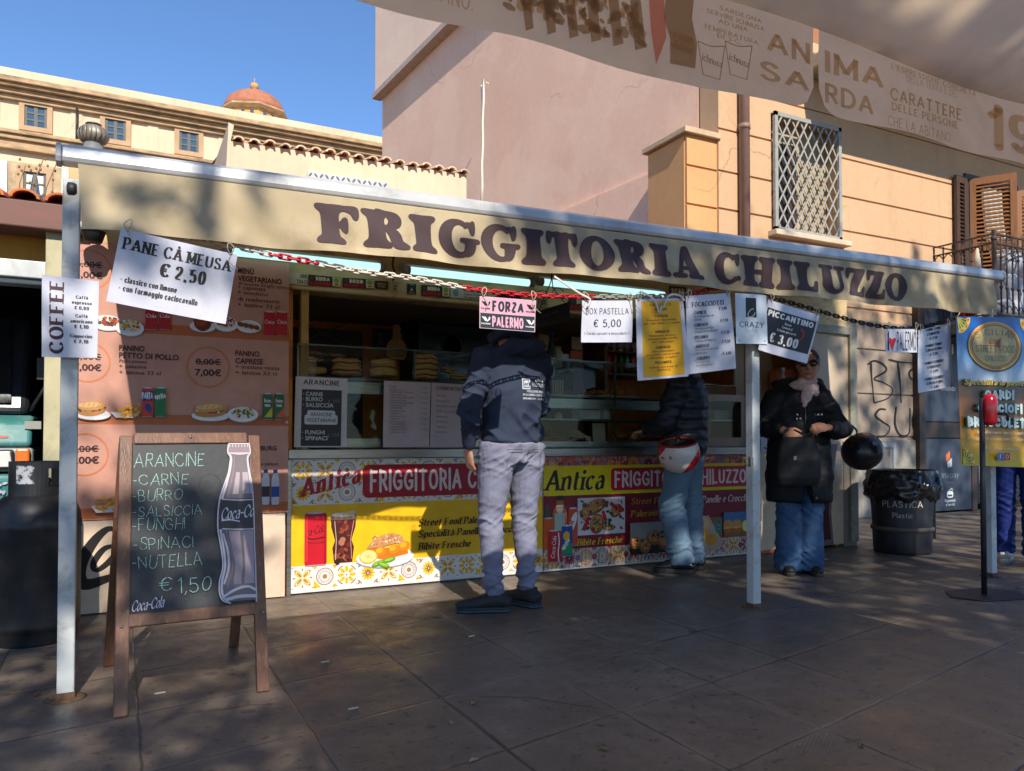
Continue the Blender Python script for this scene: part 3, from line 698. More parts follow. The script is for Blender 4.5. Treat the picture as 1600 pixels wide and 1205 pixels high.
b = MB(); b.box(8.3, 9.84, YW - .035, YW + .03, .0, 1.02); b.build('stone_plinth', mat('grey_plinth', S(146, 140, 130), .9, var=.2, bump=.4, world=True, dirt=((.1, .09, .08), .6, 3)), yb, bev=.01)
# grilled window
gw = MB(); gx0, gx1, gz0, gz1 = 7.1, 8.27, 3.58, 5.05; yg = YW - .05
for x0, x1, z0, z1 in ((gx0, gx0 + .05, gz0, gz1), (gx1 - .05, gx1, gz0, gz1), (gx0, gx1, gz0, gz0 + .05), (gx0, gx1, gz1 - .05, gz1)): gw.box(x0, x1, yg - .02, yg + .02, z0, z1)
N_ = 8; st = (gx1 - gx0) / N_
def clip(x, z, dx, dz):
    tmax = 9
    if dx > 0: tmax = min(tmax, (gx1 - x) / dx)
    if dx < 0: tmax = min(tmax, (gx0 - x) / dx)
    tmax = min(tmax, (gz1 - z) / dz); return x + dx * tmax, z + dz * tmax
sl_ = 1.67
for sg, yy in ((1, -.012), (-1, .012)):
    starts = [(gx0 + k * st, gz0) for k in range(N_ + 1)] + [((gx0 if sg > 0 else gx1), gz0 + k * st * sl_) for k in range(1, 8)]
    for x, z in starts:
        if z >= gz1: continue
        x2, z2 = clip(x, z, sg * .1, .1 * sl_)
        if abs(z2 - z) > .03: gw.bar((x, yg + yy, z), (x2, yg + yy, z2), .022, .008, 0, (0, 1, 0))
wg = gw.build('window_grille', mat('pale_grey_iron', S(160, 158, 150), .5, var=.1, dirt=(S(110, 90, 70), .5, 9)), yb, (7.7, YW, 3.58))
b = MB(); b.box(gx0 - .06, gx1 + .1, YW - .14, YW + .02, gz0 - .07, gz0 - .003); b.build('window_sill', mat('stone_sill', S(206, 186, 160), .85, world=True), wg, bev=.008)
b = MB(); b.box(gx0, gx1, YW + .17, YW + .2, gz0, gz1); b.build('blind', mat('beige_blind', S(178, 156, 122), .7, world=True), wg)
b = MB(); b.box(gx0 + .36, gx0 + .52, YW + .08, YW + .13, gz0, gz1 - .3); b.box(gx0 + .02, gx0 + .1, YW + .08, YW + .13, gz0, gz1); b.build('window_frame', M_WOODD, wg)
b = MB(); b.box(gx0 + .1, gx0 + .36, YW + .1, YW + .12, gz0, gz1 - .3); b.build('pane', M_DARK, wg)
# downpipe
b = MB(); xp = 6.6; b.tube([(xp, YW - .07, 2.3), (xp, YW - .07, 16)], .062, 14)
for z in (3.2, 4.75, 5.9): b.cyl((xp, YW - .07, z - .03), (xp, YW - .07, z + .03), .07)
b.build('downpipe', mat('brown_grey_pipe', S(148, 116, 104), .5, var=.12, world=True), yb)
# upper balcony (its slab shades the facade) and balcony door
b = MB(); b.box(7.6, 13.5, YW - 1.12, YW, 5.62, 5.8); b.build('upper_balcony_slab', mat('grey_slab', S(160, 146, 128), .85, world=True), yb, bev=.02)
b = MB()
for k in range(24): b.box(7.65 + k * .25, 7.67 + k * .25, YW - 1.08, YW - 1.06, 5.8, 6.75)
b.box(7.6, 13.5, YW - 1.09, YW - 1.05, 6.75, 6.79); b.build('upper_railing', M_IRON, yb)
# shuttered balcony door
M_SHUT = mat('varnished_shutter_wood', S(140, 90, 50), .55, var=.15, scale=5, stretch=(6, 6, 1), bump=.1)
b = MB(); b.box(10.9, 10.98, YW - .03, YW + .1, 2.75, 4.9); b.box(12.12, 12.2, YW - .03, YW + .1, 2.75, 4.9); b.box(10.98, 12.12, YW - .03, YW + .1, 4.8, 4.9)
dr = b.build('balcony_door', mat('dark_green_frame', S(58, 56, 52), .6), yb, (11.5, YW, 2.75))
def shutter(a, bb, z0, z1, m):
    mb = MB(); a = Vector(a); bb = Vector(bb); d = (bb - a); L = d.length; d.normalize(); nn = Vector((-d.y, d.x, 0)); up = Vector((0, 0, 1))
    H = z1 - z0
    for q in (.04, L - .04): mb.obox(a + d * q + up * H / 2, d * .04, nn * .02, up * H / 2)
    for z in (.05, H * .5, H - .05): mb.obox(a + d * L / 2 + up * z, d * (L / 2 - .08), nn * .018, up * .05)
    k = int(H / .062)
    for i in range(k):
        z = .1 + i * (H - .2) / k; mb.obox(a + d * L / 2 + up * (z + .02), d * (L / 2 - .08), nn * .016 + up * .016, (up * .02 - nn * .016) * .25)
    mb.build('shutter', m, yb, (a + bb) / 2)
shutter((11.0, YW - .03, 2.78), (11.3, YW - .52, 2.78), 2.78, 4.82, M_SHUT)
shutter((12.12, YW - .03, 2.78), (12.55, YW - .4, 2.78), 2.78, 4.82, M_SHUT)
shutter((10.62, YW - .06, 2.78), (10.9, YW - .04, 2.78), 2.78, 4.82, M_WOODD)
b = MB(); b.grid(lambda u, v: Vector((11.35 + .45 * u + (.55 * (1 - v) ** 2), YW - .02 + .05 * math.sin(u * 22), 3.1 + 1.65 * v)), 30, 10); b.build('curtain', cloth('white_curtain', S(226, 222, 212), .9, .3), dr)
# balcony
bal = empty('balcony', (11.7, 6.5, 2.6)); bal.parent = yb; bal.location = Vector((11.7, 6.5, 2.6)) - org(yb)
bx0, bx1, by0, bz0, bz1 = 10.2, 13.4, 6.06, 2.62, 3.73
b = MB(); b.box(bx0 - .05, bx1, by0 - .05, YW, bz0 - .16, bz0); b.box(bx0 + .05, bx1, by0 + .05, YW, bz0 - .24, bz0 - .16); b.build('slab', mat('dark_slab', S(74, 66, 58), .85, world=True), bal, bev=.015)
b = MB(); M_RAIL = mat('rusty_iron', S(66, 52, 44), .6, var=.3, scale=9, bump=.2)
def baluster(x, y):
    b.tube([(x, y, bz0 + .08), (x, y, bz1 - .02)], .011, 6); b.ball((x, y, bz0 + .42), .024, .024, .03, 8, 5); b.ball((x, y, bz1 - .3), .02, .02, .02, 8, 5)
ys = [by0 + .02 + k * .135 for k in range(7)]; xs = [bx0 + .02 + k * .13 for k in range(25)]
for y in ys[1:]: baluster(bx0, y)
for x in xs[1:]: baluster(x, by0)
def arch(p, q, z, r):
    p, q = Vector(p), Vector(q)
    b.tube([p.lerp(q, k / 6) + Vector((0, 0, z + r * math.sin(math.pi * k / 6))) for k in range(7)], .007, 5)
for k in range(1, len(xs) - 1):
    arch((xs[k], by0, 0), (xs[k + 1], by0, 0), bz1 - .2, .07); arch((xs[k], by0, 0), (xs[k] + .05, by0 - .03, 0), bz0 + .12, .06)
for k in range(1, len(ys) - 1): arch((bx0, ys[k], 0), (bx0, ys[k + 1], 0), bz1 - .2, .07)
for z in (bz0 + .06, bz1 - .12, bz1):
    b.bar((bx0, by0, z), (bx0, YW, z), .03, .016); b.bar((bx0, by0, z), (bx1, by0, z), .03, .016)
b.bar((bx0, by0, bz0), (bx0, by0, bz1 + .05), .04, .04); b.ball((bx0, by0, bz1 - .06), .04)
b.build('railing', M_RAIL, bal)
# things standing on the balcony
PB = at(1527, 400, 6.55); b = MB(); b.lathe([(.02, 0), (.1, .1), (.09, .5), (.05, .9), (.015, 1.1)], (PB.x, PB.y, 2.62), 10, sx=1, sy=.8)
tag(b.build('folded_parasol', cloth('faded_canvas', S(190, 178, 160), .9, fold=14, bump=.6), None, (PB.x, PB.y, 2.62)), 'folded pale parasol standing in the balcony corner by the wall', 'parasol')
for q_, lb in ((at(1503, 424, 6.5), 'smaller red flowerpot at the left of the balcony'), (at(1516, 424, 6.42), 'larger red flowerpot behind the balcony railing')):
    x, y = q_.x, q_.y
    b = MB(); b.lathe([(.05, 0), (.05, .45), (.1, .46), (.14, .62), (.15, .62), (.15, .68), (.11, .7), (.06, .73)], (x, y, 2.62), 16); tag(b.build('flowerpot', mat('red_plastic_pot', S(176, 44, 36), .5), None, (x, y, 2.62)), lb, 'flowerpot')
b = MB(); b.ball((10.95, 6.3, 3.0), .22, .2, .34, 14, 10); b.ball((11.05, 6.32, 3.45), .26, .2, .22, 14, 10); b.ball((10.9, 6.28, 2.8), .3, .2, .18, 14, 8)
tag(b.build('bagged_bundle', cloth('dusty_white_plastic', S(176, 180, 188), .5, fold=10, bump=.8), None, (10.95, 6.3, 2.62)), 'whitish plastic wrapped bundle behind the balcony railing', 'bundle')
b = MB()
for k in range(90):
    x = 10.25 + rnd.random() * 2.0; y = 6.1 + rnd.random() * .15; a = rnd.uniform(-1, 1); p = Vector((x, y, 3.55)); q = p + Vector((.12 * a, .05 * rnd.uniform(-1, 1), .16 + .16 * rnd.random()))
    b.tube([p, (p + q) / 2 + Vector((.02, 0, 0)), q], .0035, 4)
tag(b.build('dry_plant', mat('dry_twigs', S(110, 88, 60), .9), None, (11.2, 6.15, 3.5)), 'thin dry twigs of a plant trailing along the balcony rail', 'plant')
# low basement window
b = MB()
for x0, x1, z0, z1 in ((8.75, 8.81, .5, .98), (9.24, 9.3, .5, .98), (8.81, 9.24, .92, .98), (8.81, 9.24, .5, .56)): b.box(x0, x1, YW - .05, YW + .02, z0, z1)
bw = b.build('basement_window', mat('grey_window_frame', S(150, 152, 156), .5), yb, (9, YW, .7)); b = MB(); b.box(8.81, 9.24, YW + .0, YW + .008, .56, .92); b.build('pane', mat('frosted_pane', S(150, 160, 166), .3), bw)
b = MB(); b.box(7.0, 7.6, YW + .02, YW + .06, 1.66, 2.3); b.build('dark_shutter', M_WOODD, yb)
# shop front panels below the balcony
sf = empty('shop_front', (10.6, YW, 0)); tag(sf, 'dark grey shop front panels in a brown frame under the balcony', 'shop front')
b = MB(); b.box(9.72, 9.86, YW - .1, YW + .05, 0, 3.25); b.box(9.86, 12.6, YW - .06, YW + .05, 3.1, 3.25); b.box(10.93, 11.05, YW - .06, YW + .05, 0, 3.1); b.build('frame', mat('brown_metal_frame', S(58, 44, 36), .5), sf, bev=.01)
def P3(x, z, y=YW - .03): return (x, y, z)
gp = flat('anthracite_panel', S(58, 66, 80), .45)
sh = Sheet(P3(9.87, 1.28), P3(10.92, 1.28), P3(10.92, 3.05), P3(9.87, 3.05), 105, 177, gp, .02)
wt = ink(214, 216, 218)
sh.text('SLOT', 49, 96, 22, wt, 'bold', width=44)
sh.poly([(16, 107), (19.5, 112), (16, 119), (12.5, 112)], wt)
def heart(sh, u, v, r, m): sh.poly([(u, v - r)] + [(u + r * .95 * math.cos(a) , v + r * .55 * math.sin(a) + r * .12) for a in ()] + [(u + r, v + r * .15), (u + r * .95, v + r * .6), (u + r * .5, v + r * .85), (u, v + r * .4), (u - r * .5, v + r * .85), (u - r * .95, v + r * .6), (u - r, v + r * .15)], m)
def star(sh, u, v, r, m, n=5, q=.42, rot=0): sh.poly([(u + (r if k % 2 == 0 else r * q) * math.sin(math.pi * k / n + rot), v + (r if k % 2 == 0 else r * q) * math.cos(math.pi * k / n + rot)) for k in range(2 * n)], m)
heart(sh, 88, 106, 8, wt); heart(sh, 54, 62, 4.5, wt); star(sh, 84, 78, 6, wt, rot=.2); star(sh, 28, 63, 6, wt, 4, rot=.5); sh.line([(30, 62), (35, 64), (39, 70)], 1.4, wt, True)
sh.text('vincendo', 54, 44, 7, wt, 'thin', width=33)
sh.build('slot_panel', sf)
b = MB(); b.box(9.87, 10.92, YW - .045, YW, 1.05, 1.27); b.build('rail', mat('brown_metal_frame', S(58, 44, 36)), sf, bev=.006)
sh = Sheet(P3(9.87, .03), P3(10.92, .03), P3(10.92, 1.04), P3(9.87, 1.04), 105, 101, gp, .02)
sh.poly([(48, 78), (57, 84), (57, 74), (52, 68), (48, 70)], ink(206, 108, 60)); sh.poly([(50, 67), (61, 74), (61, 62), (52, 60)], ink(196, 200, 206))
sh.text('snaipay', 56, 46, 9, ink(150, 156, 166), 'thin', width=40); sh.text('ricariche', 56, 38, 3, ink(120, 126, 136))
sh.rrect(49, 18, 63, 27, 3, wt); sh.rrect(51, 19.6, 61, 22.4, 1, gp); sh.line([(53, 27), (60, 31), (62, 28)], 1.2, wt)
sh.text('Pagamenti', 56, 12, 4, wt, bold=.01); sh.text('e servizi', 56, 6.5, 4, wt, bold=.01)
sh.build('payment_panel', sf)
sh = Sheet(P3(11.06, .1), P3(12.5, .1), P3(12.5, 3.05), P3(11.06, 3.05), 144, 295, flat('dark_shop_glass', S(34, 38, 42), .2), .02)
for k in range(13): sh.rect(2, 4 + k * 6, 142, 5.2 + k * 6, ink(60, 64, 66))
sh.text('BIBITE', 26, 66, 5, ink(150, 152, 150)); sh.rect(4, 30, 9, 74, ink(110, 112, 112))
sh.build('display_window', sf)
# graffiti on the low wall
M_SPRAY = flat('black_spray', S(40, 36, 34), .7)
gq = quadY([(1345, 692), (1440, 692), (1440, 545), (1345, 545)], YW - .003)
sh = Sheet(*gq, 95, 147, None, 0)
for pl in ([(15, 128), (16, 105), (20, 62)], [(10, 122), (20, 128), (34, 122), (38, 112), (20, 100), (34, 94), (48, 84), (42, 70), (20, 62)], [(56, 128), (60, 96), (62, 62)], [(42, 130), (60, 126), (94, 124)], [(94, 118), (76, 112), (78, 100), (94, 95)],
           [(38, 52), (28, 52), (22, 42), (34, 32), (44, 24), (38, 12), (24, 10)], [(54, 56), (52, 30), (60, 12), (74, 14), (76, 36), (76, 54)], [(95, 50), (84, 48), (80, 30), (86, 12), (95, 10)]):
    sh.line(pl, lambda t: 2.6 + .9 * math.sin(t * 6), M_SPRAY, True)
sh.build('graffiti', yb)

# ---- garage on the left
ga = empty('garage', (-2, 5.2, 0)); tag(ga, 'low yellow garage with brown beam, tiled roof and dark open doorway at the left', 'garage')
b = MB(); b.box(-7, -.31, 5.24, 5.5, 2.0, 2.3); b.box(-7, -3.2, 5.24, 5.5, 0, 2.0); b.build('wall', plaster('ochre_wall', S(200, 146, 66), S(150, 104, 50), .4, .6), ga)
b = MB(); b.box(-7, -.17, 5.0, 5.24, 2.19, 2.34); b.build('beam', mat('reddish_brown_beam', S(118, 78, 66), .6, var=.18, scale=3, stretch=(1, 6, 6), bump=.15), ga, bev=.008)
b = MB(); b.box(-.97, -.9, 4.99, 5.25, 2.16, 2.4); b.build('beam_bracket', mat('dark_lead', S(70, 62, 60), .6), ga)
b = MB(); b.box(-7, -.33, 5.12, 5.26, 1.93, 2.03); b.box(-7, -.33, 5.16, 5.28, 1.9, 1.93); b.build('shutter_box', M_ALU, ga, bev=.006)
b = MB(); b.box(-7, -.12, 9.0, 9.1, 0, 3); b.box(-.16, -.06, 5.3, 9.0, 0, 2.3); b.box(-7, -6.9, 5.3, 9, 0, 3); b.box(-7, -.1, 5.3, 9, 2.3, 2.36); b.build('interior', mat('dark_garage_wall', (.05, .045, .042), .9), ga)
b = MB()
for k in range(26):
    x = -4.4 + k * .17; zr = 3.45 - .0 * x; top = (x, 7.6, 2.96) if x < -1.7 else (x - (x + 1.7) * .5 - .0, 5.2 + (7.6 - 5.2) * (-.15 - x) / 1.55, 2.36 + .6 * (-.15 - x) / 1.55)
    rr = .075; p0 = Vector((x, 5.06, 2.37)); d = Vector(top) - p0
    if d.length < .15: continue
    d2 = Vector((0, d.y, d.z))
    b.prism([p0 + Vector((rr * math.cos(a * math.pi / 8), 0, rr * .7 * math.sin(a * math.pi / 8))) for a in range(9)] + [p0 + Vector(((rr - .016) * math.cos(a * math.pi / 8), 0, (rr - .016) * .7 * math.sin(a * math.pi / 8))) for a in range(8, -1, -1)], d2)
b.quad((-7, 5.06, 2.36), (-.15, 5.06, 2.36), (-1.7, 7.6, 2.94), (-7, 7.6, 2.94)); b.build('tiled_roof', M_TILE, ga)
b = MB()
for k in range(3): b.tube([(-.55 + .06 * k, 5.4, 2.42), (-.55 + .07 * k, 5.42, 2.55), (-.52 + .09 * k, 5.41, 2.66 + .05 * k)], .003, 5)
for k in range(26): b.ball((-.56 + rnd.random() * .28, 5.4 + rnd.random() * .04, 2.5 + rnd.random() * .22), .007, .007, .01, 6, 4)
tag(b.build('weed', mat('dry_weed', S(140, 116, 80), .9), None, (-.5, 5.4, 2.42)), 'dry weed growing on the garage roof tiles', 'weed')
# rotating roof vent
vp = at(146, 212, 7.0); vt = empty('turbine_vent', (vp.x, vp.y, 2.7)); tag(vt, 'round finned metal turbine vent behind the left end of the awning', 'roof vent')
b = MB(); b.tube([(vp.x, vp.y, 2.6), (vp.x, vp.y, vp.z - .07)], .07, 14); b.build('pipe', M_ALU, vt)
b = MB(); rr = .105
for k in range(18):
    a0 = 2 * math.pi * k / 18
    def vf(u, v, a0=a0):
        th = math.pi * (.12 + .76 * v); a = a0 + .42 * u + .35 * math.sin(th); r_ = rr * (1 + .1 * u) * math.sin(th)
        return Vector((vp.x + r_ * math.cos(a), vp.y + r_ * math.sin(a), vp.z - .085 * math.cos(th)))
    b.grid(vf, 3, 8)
b.build('fins', mat('dull_zinc', S(150, 142, 126), .5, .5, var=.25, scale=8, dirt=((.1, .09, .07), .6, 12)), vt, solid=.003)
b = MB(); b.lathe([(.05, .075), (.06, .09), (.01, .1)], vp, 16); b.ball(vp, .085, .085, .07); b.build('core', M_IRON, vt)
# ================================================================== KIOSK
YK = 5.11
def ysheet(x0, x1, z0, z1, Y, base, thick=.004, eps=EPS):      # upright printed panel facing -y, drawn in centimetres
    sh = Sheet((x0, Y, z0), (x1, Y, z0), (x1, Y, z1), (x0, Y, z1), (x1 - x0) * 100, (z1 - z0) * 100, base, thick, eps=eps)
    def q(px, py):
        p = at(px, py, Y); return (p.x - x0) * 100, (p.z - z0) * 100
    sh.q = q
    def tx(txt, px, py, ph, m, font='sans0', align='l', pw=None, **kw):   # baseline start at a photo pixel, cap height and width in photo pixels
        u, v = q(px, py); hh = q(px, py - ph)[1] - v
        wd = (q(px + pw, py)[0] - u) if pw else None
        return sh.text(txt, u, v, hh, m, font, align, width=wd, **kw)
    sh.tx = tx; return sh
BLK = ink(28, 24, 24); WHT = ink(232, 230, 226); RED = ink(176, 22, 40); YLW = ink(240, 186, 16); BRN = ink(150, 98, 74)
# ---- little printed pictures
def blobs(sh, u0, v0, u1, v1, cols, n, r0, r1, sq=.6, inside=None):
    k = 0
    for _ in range(n * 6):
        if k >= n: break
        u, v = rnd.uniform(u0, u1), rnd.uniform(v0, v1)
        if inside and not inside(u, v): continue
        r = rnd.uniform(r0, r1); sh.ell(u, v, r, r * rnd.uniform(sq, 1), cols[k % len(cols)], rnd.uniform(0, 180), 7, up=False); sh.lv += sh.eps * .25; k += 1
    sh.lv += sh.eps
def can(sh, u, v, wd, h, body, mark=None, txt=None, shade=True):
    sh.poly([(u - wd * .44, v), (u + wd * .44, v), (u + wd * .5, v + h * .05), (u + wd * .5, v + h * .92), (u + wd * .42, v + h * .97), (u - wd * .42, v + h * .97), (u - wd * .5, v + h * .92), (u - wd * .5, v + h * .05)], body)
    sh.ell(u, v + h * .97, wd * .42, h * .025, ink(196, 196, 200), n=12)
    sh.rect(u - wd * .44, v - h * .005, u + wd * .44, v + h * .02, ink(150, 150, 154))
    if mark: sh.ell(u + wd * .08, v + h * .3, wd * .3, h * .16, mark, 20, 12)
    if txt: sh.text(txt, u, v + h * .5, wd * .34, WHT, 'script', width=wd * .86, rot=0)
def plate(sh, u, v, rx, ry):
    sh.ell(u, v - ry * .12, rx, ry, ink(176, 176, 180)); sh.ell(u, v, rx, ry, ink(232, 232, 232)); sh.ell(u, v + ry * .1, rx * .8, ry * .7, ink(216, 216, 216))
def roll(sh, u, v, wd, h, fill):
    sh.ell(u, v, wd * .5, h * .34, ink(186, 128, 66), 4, 16); blobs(sh, u - wd * .42, v + h * .02, u + wd * .42, v + h * .24, fill, 16, wd * .05, wd * .1)
    sh.ell(u, v + h * .34, wd * .5, h * .3, ink(206, 150, 84), 4, 18); sh.ell(u - wd * .05, v + h * .4, wd * .4, h * .17, ink(226, 182, 122), 4, 16)
    for k in range(4): sh.line([(u - wd * .3 + k * wd * .17, v + h * .3), (u - wd * .22 + k * wd * .17, v + h * .52)], wd * .02, ink(180, 122, 62))
def fries(sh, u, v, wd, h):
    sh.poly([(u - wd * .55, v + h * .35), (u + wd * .55, v + h * .35), (u + wd * .38, v), (u - wd * .35, v)], ink(216, 214, 210))
    for k in range(26):
        a = rnd.uniform(-50, 50); x, y = u + rnd.uniform(-.4, .4) * wd, v + h * rnd.uniform(.2, .7); L = wd * .26
        sh.line([(x, y), (x + L * math.cos(R(a)), y + L * math.sin(R(a)))], wd * .07, ink(*rnd.choice([(226, 160, 36), (240, 186, 70), (206, 132, 24)])))
def salad(sh, u, v, rx, ry, cols):
    plate(sh, u, v, rx, ry); blobs(sh, u - rx * .7, v - ry * .3, u + rx * .7, v + ry * .9, cols, 40, rx * .07, rx * .15, inside=lambda a, b: ((a - u) / (rx * .75)) ** 2 + ((b - v - ry * .2) / (ry * .8)) ** 2 < 1)
MIXC = [ink(150, 60, 26), ink(90, 44, 22), ink(196, 92, 30), ink(60, 66, 26), ink(120, 80, 40), ink(176, 40, 24)]
GRNC = [ink(92, 124, 44), ink(130, 152, 70), ink(206, 200, 170), ink(190, 50, 34), ink(70, 96, 34), ink(214, 206, 180)]

# ---- walls
ki = empty('food_kiosk', (3.1, YK, 0)); tag(ki, 'street food kiosk with open serving hatch, dirty cream lintel covered in drink stickers', 'food kiosk')
M_LINT = mat('dirty_cream_paint', S(206, 180, 130), .75, var=.15, scale=3, bump=.25, bscale=25, dirt=(S(84, 62, 40), .8, 4), stretch=(1, 1, 3))
b = MB(); b.box(-.28, 6.25, YK + .005, YK + .2, 2.0, 2.62); b.build('lintel', M_LINT, ki, bev=.01)
M_OR = mat('orange_brown_wall', S(236, 152, 72), .75, var=.2, scale=2, bump=.15, dirt=(S(70, 44, 24), .7, 2))
b = MB(); b.box(-.1, 6.2, 6.72, 6.82, 0, 2.6); b.build('back_wall', M_OR, ki)
for hx in (.9, 6.12): b = MB(); b.box(hx, hx + .11, YK + .05, 6.72, 0, 2.6); b.build('side_wall', M_OR, ki)
b = MB(); b.box(-.28, 6.3, YK - .02, 6.85, 2.62, 2.72); b.build('roof', M_IRON, ki)
b = MB(); b.box(1.02, 6.12, YK + .2, 6.72, 2.05, 2.1); b.build('ceiling', mat('smoky_ceiling', S(150, 130, 100), .9), ki)
for hx in (1.06, 5.01): b = MB(); b.box(hx, hx + .05, YK + .03, YK + .1, .95, 2.0); b.build('hatch_frame', mat('yellowed_frame', S(186, 148, 80), .6, dirt=(S(90, 64, 34), .6, 6)), ki)
# stickers on the lintel
def sticker(pts, base, fn, w_=100, h_=40):
    sh = Sheet(*quadY(pts, YK), w_, h_, base, .003); fn(sh); return sh.build('sticker', ki)
TAN = ink(214, 196, 160); BR2 = ink(120, 24, 30)
sticker([(446, 443), (480, 446), (480, 428), (446, 425)], ink(206, 190, 158), lambda s: (s.text('NINI', 97, 23, 14, BLK, 'sansb', 'r'), s.text('TRATI', 97, 3, 14, BLK, 'sansb', 'r')))
def beer(word, brand, pic):
    def f(s):
        s.rect(0, 0, 72 if pic else 100, 18, ink(110, 20, 28)); s.text(word, 44, 21, 13, TAN, 'fat', width=44); s.text(brand, 36, 3, 11, ink(176, 40, 44), 'fat', width=62); s.ell(10, 27, 7, 8, ink(50, 60, 40))
        if pic:
            s.rect(74, 2, 99, 38, ink(196, 190, 140)); s.ell(86, 26, 9, 10, ink(120, 150, 60)); s.rect(80, 6, 93, 14, ink(190, 80, 60))
    return f
sticker([(482, 446), (532, 449), (532, 434), (482, 429)], ink(40, 30, 28), beer('BIRRA', 'LEMON', 1))
sticker([(535, 449), (584, 452), (584, 437), (535, 434)], ink(40, 30, 28), beer('BEER', "BECK'S", 1))
sticker([(586, 451), (606, 453), (606, 440), (586, 439)], ink(54, 24, 26), lambda s: (s.rrect(8, 6, 92, 34, 5, ink(84, 30, 34)), s.text('ANTICA', 50, 22, 8, TAN, 'italic', width=70), s.text('CUCINA', 50, 9, 8, TAN, 'italic', width=60)))
sticker([(610, 455), (624, 456), (624, 441), (610, 440)], ink(196, 178, 140), lambda s: (s.text('VIETATO', 50, 30, 7, BLK, width=80), s.ring(50, 16, 24, 10, 5, BLK), s.line([(30, 8), (70, 25)], 3, BLK), s.text('ALCOL', 50, 1.5, 6, BLK, width=60)))
sticker([(636, 459), (650, 460), (650, 444), (636, 443)], ink(26, 22, 24), lambda s: (s.poly([(50, 30), (78, 9), (22, 9)], ink(130, 36, 40)), s.poly([(50, 24), (64, 13), (36, 13)], ink(200, 190, 180)), s.text('WIFI', 50, 33, 5, TAN, width=50), s.text('ZONA 24', 50, 2, 5, TAN, width=70)))
sticker([(658, 462), (702, 465), (702, 448), (658, 445)], ink(40, 30, 28), beer('BIRRA', 'MORETTI', 1))
sticker([(704, 465), (760, 470), (760, 454), (704, 449)], ink(190, 184, 172), lambda s: (s.ell(14, 20, 8, 14, ink(110, 130, 150)), s.text('· S.Pellegrino', 30, 27, 8, ink(130, 30, 40), 'italic', 'l', width=64), s.text('· Coca fresca', 30, 15, 8, BLK, 'italic', 'l', width=62), s.text('· Acqua frizz.', 30, 3, 8, ink(130, 30, 40), 'italic', 'l', width=62)))
sticker([(838, 480), (856, 481), (856, 466), (838, 465)], ink(170, 150, 110), lambda s: s.text('FOR', 50, 10, 18, BLK, 'sansb', width=70))
sticker([(888, 484), (944, 487), (944, 468), (888, 465)], ink(40, 30, 28), beer('BEER', 'PERONI', 0))
sticker([(1046, 482), (1072, 483), (1072, 449), (1046, 447)], ink(60, 26, 28), lambda s: (s.text('BEER', 50, 27, 9, TAN, 'fat', width=80), s.text('33 CL', 50, 10, 8, TAN, 'fat', width=60)))
# back wall things
b = MB(); b.box(1.2, 1.92, 6.68, 6.72, .9, 1.98); dd = b.build('back_door', mat('dark_door', (.02, .018, .018), .6), ki)
b = MB()
for k in range(5):
    for sg in (-1, 1): b.bar((1.56 + sg * (.34 - .0), 6.66, 1.1 + k * .17), (1.56 - sg * .34, 6.66, 1.42 + k * .17), .012, .006, 0, (0, 1, 0))
b.build('door_lattice', mat('dull_brass', S(90, 70, 48), .5, .6), dd)
sh = Sheet(*quadY([(694, 515), (772, 523), (772, 502), (694, 494)], 6.7), 100, 26, ink(166, 142, 156), .006)
sh.text('FRIGGITORIA', 50, 5, 16, ink(140, 24, 44), 'sansb', width=92)
tag(sh.build('friggitoria_sign'), 'small lilac sign with red lettering on the back wall inside the kiosk', 'sign')
sh = Sheet(*quadY([(579, 501), (595, 503), (595, 487), (579, 485)], 6.7), 30, 30, ink(190, 176, 150), .006); sh.text('11', 15, 6, 17, BLK, 'serif'); sh.ring(15, 15, 14, 14, 1, BLK)
tag(sh.build('number_plate'), 'small square wall plate with the number 11 inside the kiosk', 'sign')
b = MB(); p = at(678, 500, 6.7); b.box(p.x - .09, p.x + .09, 6.68, 6.715, p.z - .09, p.z + .09); b.cyl((p.x, 6.68, p.z), (p.x, 6.665, p.z), .03); tag(b.build('switch_box', mat('cream_plastic', S(186, 140, 84), .5), None, p, bev=.008), 'square electrical box on the orange back wall inside the kiosk', 'switch')
for k, (a, c_) in enumerate((((582, 545), (612, 515)), ((616, 549), (642, 517)))):
    q0, q1 = at(a[0], a[1], 6.6), at(c_[0], c_[1], 6.6)
    sh = ysheet(q0.x, q1.x, q0.z, q1.z, 6.6, flat('menu_slate', S(38, 44, 52), .5), .02)
    for r_ in range(9): sh.line([(5, 4 + r_ * (sh.h - 8) / 9)] + [(5 + (sh.w - 12) * c / 12, 4 + r_ * (sh.h - 8) / 9 + rnd.uniform(0, 1.6)) for c in range(1, 8 + rnd.randint(0, 4))], .5, ink(140, 146, 150))
    tag(sh.build('slate_board'), ['chalk price board on the kiosk back wall left of the wooden paddle', 'chalk price board on the kiosk back wall right behind the wooden paddle'][k], 'menu board')
b = MB(); q0 = at(648, 560, 6.3); q1 = at(775, 515, 6.3); b.box(q0.x, q1.x, 6.2, 6.7, 1.0, q1.z); b.box(q0.x - .03, q1.x + .03, 6.17, 6.7, q1.z, q1.z + .04); oc = Vector(((q0.x + q1.x) / 2, 6.2, 1.0))
ov = b.build('hot_cabinet', mat('dark_blue_black_metal', S(40, 46, 54), .35, .4), None, oc, bev=.01); tag(ov, 'large dark steel hot cabinet behind the counter under the lilac sign', 'cabinet')
b = MB(); b.box(q0.x + .06, q1.x - .06, 6.188, 6.197, 1.3, q1.z - .08); b.build('glass_door', mat('smoky_glass', S(44, 52, 60), .1, spec=.8), ov)
b = MB(); c_ = at(706, 540, 6.18); b.lathe([(.1, 0), (.1, .006), (.085, .006), (.085, 0)], c_, 24, axis=(0, -1, 0)); b.build('round_handle', M_IRON, ov)
